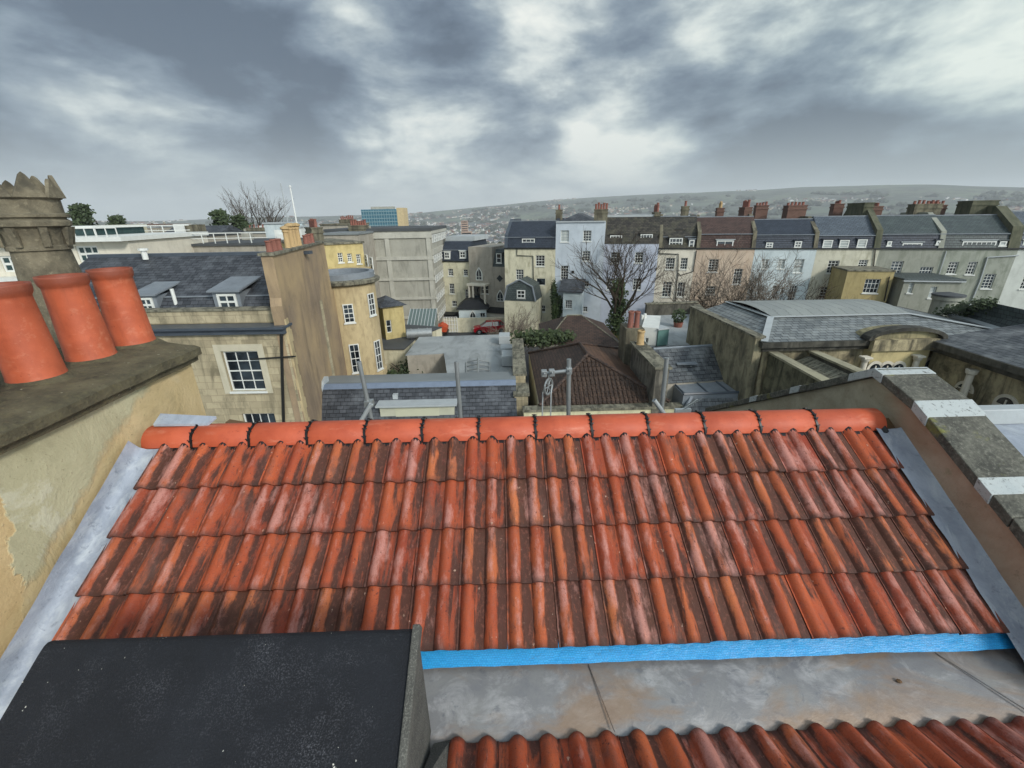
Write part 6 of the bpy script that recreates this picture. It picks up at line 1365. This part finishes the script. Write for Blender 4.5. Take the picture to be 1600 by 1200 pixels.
# stub walls and lean-to roofs running forward from the hall
fl = thing('forecourt_wall', 'blackened mossy wall with pale coping running forward from the hall corner', 'wall', q3(11.3, 16, GZ0)); wallseg(fl, 'wall', V((11.5, 18.3, 0)), V((11.3, 9.5, 0)), GZ0 - 1, -5.85, .3, m_stucco('mossy_black_render', '77745c', '26261e', .95, 1.2), stuc('pale_coping', '9d9880', '4a483c', .6))
fl = thing('forecourt_wall', 'second stub wall with pale coping, left of the arched bay of the hall', 'wall', q3(13.3, 16, GZ0)); wallseg(fl, 'wall', V((13.3, 18.3, 0)), V((13.5, 9.5, 0)), GZ0 - 1, -5.85, .3, dk, 'pale_coping')
lr = thing('lean_to', 'narrow slatted dark lean-to roof between the two coped stub walls', 'building', V((12.4, 15, GZ0))); mb = MB(); mb.prism([V((11.66, 10, -6.7)), V((13.12, 10, -6.05)), V((13.12, 10, GZ0)), V((11.66, 10, GZ0))], V((0, 8.4, 0))); mb.build('wall', dk, lr)
mb = MB()
for k in range(34): y = 10 + k * .245; mb.prism([V((11.66, y, -6.68)), V((13.12, y, -6.03)), V((13.12, y, -5.98)), V((11.66, y, -6.63))], V((0, .2, 0)))
mb.build('roof', 'stone_cop', lr)
# right wing of the hall
FWg = Fac((18.7, 18.4), (18.3, 6.0)); wg = thing('hall_wing', 'side wing of the hall with an overhanging black cornice, column and round-headed windows', 'hall', V((19, 12, GZ0)))
block(FWg, wg, 0, 12.4, GZ0 - 1, -5.85, 7, 'hall_stone')
mb = MB(); FWg_ = FWg; fbox(mb, FWg, -.3, 12.6, -5.847, -5.6, -7.1, .25); fbox(mb, FWg, -.3, 12.7, -5.597, -5.35, -7.2, .5); mb.build('cornice', dk, wg)
mb = MB(); mb.prism([FWg.P(0, -5.34, .45), FWg.P(0, -4.7, -3.4), FWg.P(0, -5.34, -7.1)], FWg.e * 12.5); mb.build('roof', 'slate_mid', wg)
mb = MB(); c = FWg.P(FWg.S(1525, 600), -10.5, .35); mb.lathe([(.15, 0), (.12, 4.3), (.18, 4.35), (.2, 4.5), (.13, 4.51)], c, 16); mb.build('column', 'stucco_ivory', wg, smooth=True)
pointed(FWg, wg, 1508, 598, 607, .6, 'stucco_ivory', True); pointed(FWg, wg, 1571, 618, 636, .7, 'stucco_ivory', True)
# dark green slate roof right of the hall, with creeper
gr = thing('green_slate_building', 'building with a broad dark green slate roof and overgrown parapet at the right edge', 'building', V((28, 24, GZ0)))
a, b, c, d = PZ(1485, 492, -5.3), PZ(1600, 528, -5.3), PZ(1700, 505, -4.2), PZ(1555, 474, -4.2)
mb = MB(); face_up(mb, [a, b, c, d]); mb.build('roof', 'slate_green', gr); mb = MB(); walls_down(mb, [p_ - Z1 * (p_.z + 5.36) for p_ in (a, b, c, d)], GZ0 - 1); mb.build('wall', 'render_grey', gr)
mb = MB(); mb.tube([a, b], .16, 6); mb.build('verge', 'lead_pale', gr)
mb = MB()
for k in range(16): p_ = a.lerp(d, k / 16) + V((rl.uniform(-.4, .2), rl.uniform(-.3, .3), .1)); leaves(mb, p_, .5, .5, .35, 60, .09, rl, .2)
mb.build('creeper', 'leaf_moss', gr, merge=False)

# ================================================================== FAR LEFT ROOFTOPS
gl_ = thing('glazed_building', 'modern white building with rows of teal windows and balcony rails behind the clay pots', 'building', V((-34, 32, GZ0)))
FGz = Fac((-52, 30.0), (-26.0, 31.3)); zt = FGz.Zp(100, 378); M['teal_glass'] = m_plain('teal_window_glass', '2f4646', .12, var=.4)
wins = []; 
for rr in ((2, 400, 43, 425), (121, 384, 155, 410), (60, 398, 95, 422)): wins.append((rr, 3, 2, {'pm': 'teal_glass', 'sill': False, 'bar': .1, 'fr': .12}))
block(FGz, gl_, 0, FGz.len, GZ0 - 1, zt, 9, 'stucco_ivory', wins)
mb = MB(); fbox(mb, FGz, -.2, FGz.len + .2, zt + .004, zt + .3, -9, .8); fbox(mb, FGz, 0, FGz.len, FGz.Zp(100, 438), FGz.Zp(100, 430), .01, 1.2); mb.build('balcony_slab', 'white', gl_)
mb = MB()
for k in range(40): a = FGz.P(FGz.len * k / 39, zt + .3, .7); mb.tube([a, a + Z1 * .55], .035, 4)
mb.tube([FGz.P(0, zt + .85, .7), FGz.P(FGz.len, zt + .85, .7)], .04, 4); mb.build('railing', 'white', gl_)
FGz2 = Fac((-52, 33), (-24, 34)); r_ = FGz2.rect(105, 357, 140, 375); mb = MB(); fbox(mb, FGz2, 0, r_[2] + .3, zt + .31, r_[3], -5, 0); mb.build('penthouse', 'teal_glass', gl_)
mb = MB(); fbox(mb, FGz2, 0, r_[2] + .5, r_[3] + .003, r_[3] + .15, -5.2, .2)
for k in range(9): fbox(mb, FGz2, r_[0] - 14 + k * 2.0, r_[0] - 13.9 + k * 2.0, zt + .31, r_[3], .004, .08)
mb.build('penthouse_frame', 'white', gl_)
rooflist = [  # px0, px1, y depth, py top, depth back, label, material, roof extra
    (150, 300, 40, 372, 8, 'long flat dark roof with white edge rails left of the slate ridge', 'felt_dark', 'rail'),
    (235, 330, 52, 376, 9, 'dark pitched roof with pale verges among the left rooftops', 'slate', 'gable'),
    (300, 420, 38, 384, 9, 'flat roof with a white access ladder just behind the slate ridge', 'felt_dark', 'rail'),
    (150, 180, 70, 354, 6, 'pale square attic block in the left distance', 'stucco_cream', ''),
    (175, 245, 90, 356, 10, 'brown stone block with a red roof edge in the left distance', 'render_grey', 'red'),
    (330, 432, 75, 365, 10, 'long low roof with a row of tiny red chimney pots in the left distance', 'felt_grey', 'pots'),
    (412, 440, 60, 350, 6, 'pale grey lift housing left of the flagpole', 'stucco_ice', ''),
    (440, 470, 62, 356, 6, 'low white plant room with aerials left of the flagpole', 'white', 'mast'),
    (500, 545, 70, 352, 10, 'stone attic block with tall old pots, left of the teal tower', 'brick_pale', 'pots'),
    (505, 560, 46, 367, 10, 'grey roofed parapet block behind the yellow house', 'felt_grey', 'pots'),
]
for px0, px1, Y, py, dp, lab, mt, ex3 in rooflist:
    F_ = Fac(PY(px0, py, Y), PY(px1, py, Y)); zt = F_.Zp((px0 + px1) / 2, py); t_ = thing('rooftop_building', lab, 'building', F_.P(F_.len / 2, GZ0, -2))
    ww = []; 
    for k in range(max(1, int(F_.len / 3))): s_ = 1 + k * 3; ww.append((('r', (s_, zt - 2.6, s_ + 1, zt - 1.1)), 2, 2))
    block(F_, t_, 0, F_.len, GZ0 - 30 if Y > 60 else GZ0 - 1, zt, dp, 'render_grey' if mt not in ('white', 'stucco_ice', 'stucco_cream') else mt, ww if F_.len > 3.2 else [])
    mb = MB()
    if ex3 == 'gable': mb.prism([F_.P(0, zt + .003, .2), F_.P(0, zt + 1.5, -dp / 2), F_.P(0, zt + .003, -dp)], F_.e * F_.len)
    else: fbox(mb, F_, -.1, F_.len + .1, zt + .003, zt + .2, -dp - .1, .15)
    mb.build('roof', mt if mt not in ('white', 'stucco_ice', 'render_grey') else 'lead_pale', t_)
    if ex3 == 'rail':
        mb = MB()
        for k in range(int(F_.len)): mb.tube([F_.P(k, zt + .2, 0), F_.P(k, zt + 1.0, 0)], .04, 4)
        mb.tube([F_.P(0, zt + 1.0, 0), F_.P(F_.len, zt + 1.0, 0)], .045, 4); mb.tube([F_.P(0, zt + .6, 0), F_.P(F_.len, zt + .6, 0)], .035, 4); mb.build('railing', 'white', t_)
    for k in range(2 + int(F_.len / 6)):
        sx = random.uniform(.1, .85) * F_.len; wx = random.uniform(.3, 1.2); hx = random.uniform(.3, .9)
        if ex3 != 'gable' and F_.len > 3: mb = MB(); fbox(mb, F_, sx, sx + wx, zt + .205, zt + .2 + hx, -dp * .7, -dp * .7 + wx); mb.build('plant_box', random.choice(('lead', 'concrete', 'brick_pale', 'white')), t_)
    if ex3 == 'pots': chimney(t_, F_, F_.len * .3, F_.len * .8, -dp * .6, -dp * .45, zt + .1, zt + .7, 'brick_pale', 7, ph=.5)
    if ex3 == 'red': mb = MB(); fbox(mb, F_, 0, F_.len, zt + .21, zt + .6, -dp, -.4); mb.build('roof_edge', 'brick', t_)
    if ex3 == 'mast':
        mb = MB(); mb.tube([F_.P(.5, zt + .1, -1), F_.P(.5, zt + 5.5, -1)], .06, 5); mb.build('aerial_mast', 'galv', t_)

# ================================================================== TREES
def branch(mb, twigs, p, d, L, r, lev, rng, spread=.6, up=.25, maxlev=5, trunk=None):
    segs = 3; pts = [p]; q_ = p.copy(); dd = d.copy()
    for i in range(segs):
        dd = (dd + V((rng.gauss(0, .13), rng.gauss(0, .13), rng.gauss(0, .08) + up * .12))).normalized(); q_ = q_ + dd * (L / segs); pts.append(q_.copy())
    r = max(r, .013)
    tgt = mb if lev < 2 else twigs; tgt.tube(pts, r, 6 if lev < 3 else 3, False, r1=r * .6)
    if lev >= maxlev: return
    n = 3 if lev < maxlev - 1 else 4
    for k in range(n):
        f = 1.0 if k == 0 else rng.uniform(.35, .95); i = min(int(f * segs), segs - 1); b = pts[i].lerp(pts[i + 1], f * segs - i) if f < 1 else pts[-1]
        a = rng.uniform(0, 2 * math.pi); o = dd.orthogonal().normalized(); o2 = dd.cross(o); s_ = spread * (.45 if k == 0 else 1) * rng.uniform(.6, 1.2)
        nd_ = (dd + (o * math.cos(a) + o2 * math.sin(a)) * s_ + Z1 * up * .3).normalized(); branch(mb, twigs, b, nd_, L * rng.uniform(.6, .82), r * (.62 if k == 0 else .5), lev + 1, rng, spread, up, maxlev)
def bare_tree(name, label, base, h, r, seed, spread=.7, up=.25, limbs=5, maxlev=5, mat='bark', fork=.3, tw='bark', group=None, wide=1.0):
    rng = random.Random(seed); t = thing(name, label, 'tree', base, group); mb, tg = MB(), MB()
    top = base + Z1 * h * fork; mb.tube([base - Z1 * .3, base.lerp(top, .5) + V((.05, 0, 0)), top], r, 8, False, r1=r * .8)
    for k in range(limbs):
        a = 2 * math.pi * (k + rng.random() * .5) / limbs; d = V((math.cos(a) * spread * wide, math.sin(a) * spread, 1 if k else 1.4)).normalized(); branch(mb, tg, top - Z1 * rng.uniform(0, h * fork * .4), d, h * .30, r * .55, 1, rng, spread, up, maxlev)
    mb.build('trunk', mat, t, smooth=True, merge=False); tg.build('crown', tw, t, merge=False); return t
# ivy-clad tree before the lilac house
bI = PY(963, 515, 42.0); bI.z = GZ0; tI = bare_tree('ivy_clad_tree', 'tall leafless tree with an ivy-covered trunk before the blue and lilac houses', bI, 10.6, .22, 21, .62, .2, 8, 5, fork=.42, wide=1.15)
mb = MB(); rI = random.Random(4)
for k in range(70):
    f = k / 70; leaves(mb, bI + Z1 * (f * 7.2) + V((rI.gauss(0, .12 + .25 * (1 - f)), rI.gauss(0, .15), 0)), 1.25 * (1 - f * .62), 1.0 * (1 - f * .6), .5, 60, .13, rI, .3)
mb.build('ivy', 'leaf_ivy', tI, merge=False)
bare_tree('bare_tree', 'broad leafless tree with fine spreading twigs before the peach house', (lambda b: V((b.x, b.y, GZ0)))(PY(1127, 500, 36)), 11.0, .2, 5, .95, .16, 9, 6, 'bark_pale', .22, 'bark_pale', wide=1.3)
bare_tree('bare_tree', 'leaning leafless tree with many upright twigs before the icy pale blue house', (lambda b: V((b.x, b.y, GZ0)))(PY(1180, 500, 35)), 9.8, .18, 9, 1.0, .2, 8, 6, 'bark', .2, 'bark', wide=1.4)
bare_tree('bare_tree', 'thin pale leafless tree before the gambrel-roofed annexe', (lambda b: V((b.x, b.y, GZ0)))(PY(806, 540, 38)), 6.2, .08, 13, .8, .3, 8, 5, 'bark_pale', .15, 'bark_pale')
bare_tree('bare_tree', 'twiggy leafless bush before the ochre stone extension', (lambda b: V((b.x, b.y, GZ0)))(PY(1322, 480, 33)), 7.6, .08, 31, .8, .4, 6, 4, 'bark_pale', .3, 'bark_pale')
bare_tree('bare_tree', 'large leafless tree on the skyline left of the flagpole', (lambda b: V((b.x, b.y, -12)))(PY(403, 350, 95)), 16.5, .34, 17, .7, .3, 8, 5, 'bark', .35, 'bark', wide=1.2)
def conifer(label, base, h, w_, seed, layers=16):
    rng = random.Random(seed); t = thing('cedar_tree', label, 'tree', base); mb = MB(); mb.tube([base, base + Z1 * h], .35, 6, False, r1=.08); mb.build('trunk', 'bark', t); mb = MB()
    for k in range(layers):
        f = k / (layers - 1); z = base.z + h * (.30 + .70 * f); rr = w_ * (1 - f * .72) * rng.uniform(.75, 1.15)
        for j in range(7):
            a = rng.uniform(0, 6.28); L_ = rr * rng.uniform(.5, 1.1)
            for m_ in range(5): c = V((base.x + math.cos(a) * L_ * m_ / 5, base.y + math.sin(a) * L_ * m_ / 5, z + .12 * m_ * rng.uniform(-.5, 1.2))); leaves(mb, c, 1.1, 1.1, .35, 20, .26, rng, .1)
    mb.build('crown', 'leaf_dark', t, merge=False)
for px, py, Y, h, w_, sd, lab in ((133, 352, 80, 0, 3.6, 1, 'dark pointed cedar on the left skyline beyond the crowned pot'), (185, 354, 95, 0, 4.0, 2, 'low dark evergreen right of the pointed cedar'), (345, 350, 85, 0, 4.4, 3, 'broad ragged dark evergreen left of the large leafless tree'), (375, 352, 88, 0, 4.0, 4, 'dark evergreen shrub tree beneath the large leafless tree')):
    top = {133: 324, 185: 342, 345: 334, 375: 342}[px]; b = PY(px, py, Y); tz = PY(px, top, Y).z; b.z = GZ0; conifer(lab, b, tz - GZ0, w_, sd)
def bush(name, label, c, rx, ry, rz, n, mat, seed, size=.12, group=None):
    rng = random.Random(seed); t = thing(name, label, 'bush', V((c.x, c.y, c.z - rz)), group); mb = MB()
    for k in range(5): a = rng.uniform(0, 6.28); mb.tube([V((c.x, c.y, c.z - rz)), c + V((math.cos(a) * rx * .6, math.sin(a) * ry * .6, rz * .3))], .04, 4, False, r1=.015)
    mb.build('stem', 'bark', t); mb = MB(); 
    for k in range(9):
        o = V((rng.uniform(-.6, .6) * rx, rng.uniform(-.6, .6) * ry, rng.uniform(-.5, .5) * rz)); leaves(mb, c + o, rx * .55, ry * .55, rz * .55, n // 9, size, rng, .2)
    mb.build('foliage', mat, t, merge=False)
def twig_bush(label, c, r, h, seed):
    rng = random.Random(seed); t = thing('twiggy_bush', label, 'bush', c); mb = MB()
    for k in range(420):
        a = rng.uniform(0, 6.28); rr = r * math.sqrt(rng.random()); b = c + V((math.cos(a) * rr * .7, math.sin(a) * rr * .7, 0)); tp_ = c + V((math.cos(a) * rr * 1.2, math.sin(a) * rr * 1.2, h * (1 - .45 * (rr / r) ** 2) * rng.uniform(.7, 1.05))); m_ = b.lerp(tp_, .5) + V((rng.gauss(0, .1), rng.gauss(0, .1), 0)); mb.tube([b, m_, tp_], .022, 3, False, r1=.008)
        for j in range(4): s_ = m_.lerp(tp_, rng.random()); mb.tube([s_, s_ + V((rng.gauss(0, .25), rng.gauss(0, .25), rng.uniform(.1, .5)))], .012, 3, False, r1=.005)
    mb.build('stems', 'leaf_twig', t, merge=False)
c = PY(915, 525, 34); c.z = -11.8; twig_bush('wide tangled brown bush before the foot of the tall blue house', c, 2.6, 3.6, 2)
c = PY(955, 525, 33); c.z = -11.8; twig_bush('brown twiggy bush at the foot of the ivy-clad tree', c, 2.0, 3.0, 3)
c = PY(1085, 500, 36); c.z = -12.5; twig_bush('olive twiggy bush behind the roof terrace parapet', c, 1.6, 3.4, 6)
c = PY(872, 478, 46); bush('ivy_column', 'dense dark ivy mass climbing between the cream and tall blue houses', c, .75, .7, 2.4, 2600, 'leaf_ivy', 8)
c = PY(866, 455, 47); bush('climber', 'upright olive climber on the cream house wall above the ivy', c, .5, .3, 1.7, 500, 'leaf_moss', 9)
c = PZ(850, 530, -8.0); bush('ivy_mass', 'sprawling ivy growing over the left end of the smaller brown hipped roof', c, 2.3, 1.4, .8, 2600, 'leaf_moss', 10, .13)
c = PZ(642, 574, -10.5); bush('garden_shrub', 'dark evergreen shrubs in the sunken garden behind the slate row', c, 2.6, 1.6, .9, 2600, 'leaf_dark', 11, .12)
c = PY(1022, 485, 45); bush('wall_shrub', 'small green shrub climbing the foot of the ivory house', c, .5, .4, 1.1, 500, 'leaf_moss', 12)

# annexe with gambrel roof before the cream house
FN = Fac(PY(788, 480, 46), PY(838, 480, 45)); zn = FN.Zp(812, 470); an = thing('gambrel_annexe', 'small pale annexe with a gambrel slate roof and one window, before the cream house', 'annexe', FN.P(1.5, GZ0, -1)); L = FN.S(837, 475)
block(FN, an, 0, L, GZ0 - 1, zn, 3, 'stucco_cream', [((808, 513, 816, 530), 1, 2, {'fm': 'render_grey'})])
zt_ = FN.Zp(812, 437); pr = [FN.P(.0, zn + .003, .05), FN.P(L, zn + .003, .05), FN.P(L - .35, zn + 1.5, .05), FN.P(L / 2, zt_, .05), FN.P(.35, zn + 1.5, .05)]
mb = MB(); mb.prism(pr, FN.n * -3.1); mb.build('roof', 'slate_green', an); window(FN, an, FN.rect(808, 453, 821, 466), 2, 2, rec=-.09, bar=.05, fr=.1)
mb = MB()
for a, b in ((pr[1], pr[2]), (pr[2], pr[3]), (pr[3], pr[4]), (pr[4], pr[0])): mb.tube([a + FN.n * .02, b + FN.n * .02], .09, 6)
mb.build('verge', 'lead', an)

# ================================================================== SCAFFOLD, AERIAL
GS = 'galvanised scaffold poles standing behind the ridge'
def pole(label, x0, y0, x1, y1, Y=5.2, r=.028, mat='galv', down=.6, grp=GS, cat='scaffold pole', name='scaffold_pole', Y2=None):
    a, b = PY(x0, y0, Y), PY(x1, y1, Y2 or Y); d = (b - a).normalized(); b = b + d * down; t = thing(name, label, cat, b, grp)
    mb = MB(); mb.tube([a, b], r, 12); mb.tube([a, a + d * .004], r * .9, 12); mb.build('tube', mat, t, smooth=True); return t
p1 = pole('leftmost upright scaffold pole, before the brown gable', 561, 565, 583, 668)
mb = MB(); c = PY(577, 631, 5.2); mb.box((-.05, -.05, -.03), (.05, .05, .05), o=c); mb.build('coupler', 'galv', p1)
pole('upright scaffold pole before the pale flat roof, second from the left', 713, 565, 721, 668)
p3_ = pole('upright scaffold pole carrying a short bracket arm, before the brown hipped roof', 889, 561, 888, 668)
pole('leaning upright scaffold pole before the coped wall, rightmost of the uprights', 1042, 559, 1031, 662)
pole('pale diagonal scaffold tube beside the leftmost upright', 580, 631, 557, 670, 5.1, .028, 'lead_pale', .1)
pole('short pale stub of tube at the foot of the leftmost upright', 588, 658, 582, 668, 5.1, .028, 'lead_pale', .1)
pole('pale diagonal tube leaning against the rightmost upright', 1022, 625, 1046, 658, 5.0, .028, 'lead_pale', .15)
mb = MB(); mb.tube([PY(846, 584, 5.2), PY(892, 579, 5.17)], .024, 10); mb.build('bracket_arm', 'galv', p3_, smooth=True)
for px, py in ((889, 579), (862, 582), (850, 583)):
    mb = MB(); c = PY(px, py, 5.18); mb.box((-.035, -.045, -.04), (.035, .04, .04), o=c); mb.tube([c + V((0, -.05, .02)), c + V((.0, -.09, .02))], .012, 6); mb.build('coupler', 'galv', p3_, bevel=.008)
gin = thing('gin_wheel', 'small scaffold pulley wheel with rope hanging from the bracket arm', 'pulley', PY(857, 603, 5.15))
mb = MB(); c = PY(857, 604, 5.15); N = 20
for k in range(N): t0_, t1_ = 2 * math.pi * k / N, 2 * math.pi * (k + 1) / N; e1_, e2_v = V((.55, .8, 0)).normalized(), Z1; mb.tube([c + e1_ * math.cos(t0_) * .10 + e2_v * math.sin(t0_) * .105, c + e1_ * math.cos(t1_) * .10 + e2_v * math.sin(t1_) * .105], .013, 6, False)
for k in range(3): t0_ = math.pi * k / 3; mb.tube([c + e1_ * math.cos(t0_) * .10 + Z1 * math.sin(t0_) * .1, c - e1_ * math.cos(t0_) * .10 - Z1 * math.sin(t0_) * .1], .006, 5)
mb.tube([c, c + Z1 * .17], .008, 5); mb.build('wheel', 'galv', gin, smooth=True)
mb = MB(); mb.tube([c - e1_ * .1, PY(848, 612, 5.15), PY(847, 668, 5.15)], .009, 5); mb.tube([c + e1_ * .1, PY(861, 615, 5.15), PY(860, 668, 5.15)], .009, 5); mb.build('rope', 'lead_pale', gin)
mb = MB(); mb.tube([PY(470, 664, 5.0), PY(812, 662, 5.1)], .028, 10); mb2 = mb.build('scaffold_pole', 'galv', None, smooth=True, org=PY(470, 664, 5.0)); tag(mb2, 'horizontal scaffold tube lying low along the back of the ridge', 'scaffold pole', GS)
ae = thing('tv_aerial', 'small toothed television aerial poking up behind the ridge at right', 'aerial', PY(1072, 655, 5.0))
mb = MB(); a, b = PY(1066, 640, 5.0), PY(1090, 624, 5.2); mb.tube([a, b], .008, 5); mb.tube([PY(1072, 660, 5), a.lerp(b, .1)], .014, 6); dd_ = (b - a).normalized(); sd_ = dd_.cross(Z1).normalized(); sd_ = (sd_ * .75 + Z1 * .5).normalized()
for k in range(9): p_ = a.lerp(b, k / 8); mb.tube([p_ - sd_ * .085, p_ + sd_ * .085], .005, 4)
mb.build('boom', 'galv', ae); mb = MB(); mb.box((-.11, -.02, -.05), (.09, .02, .03), o=PY(1068, 642, 5.0)); mb.build('reflector', 'lead_pale', ae)
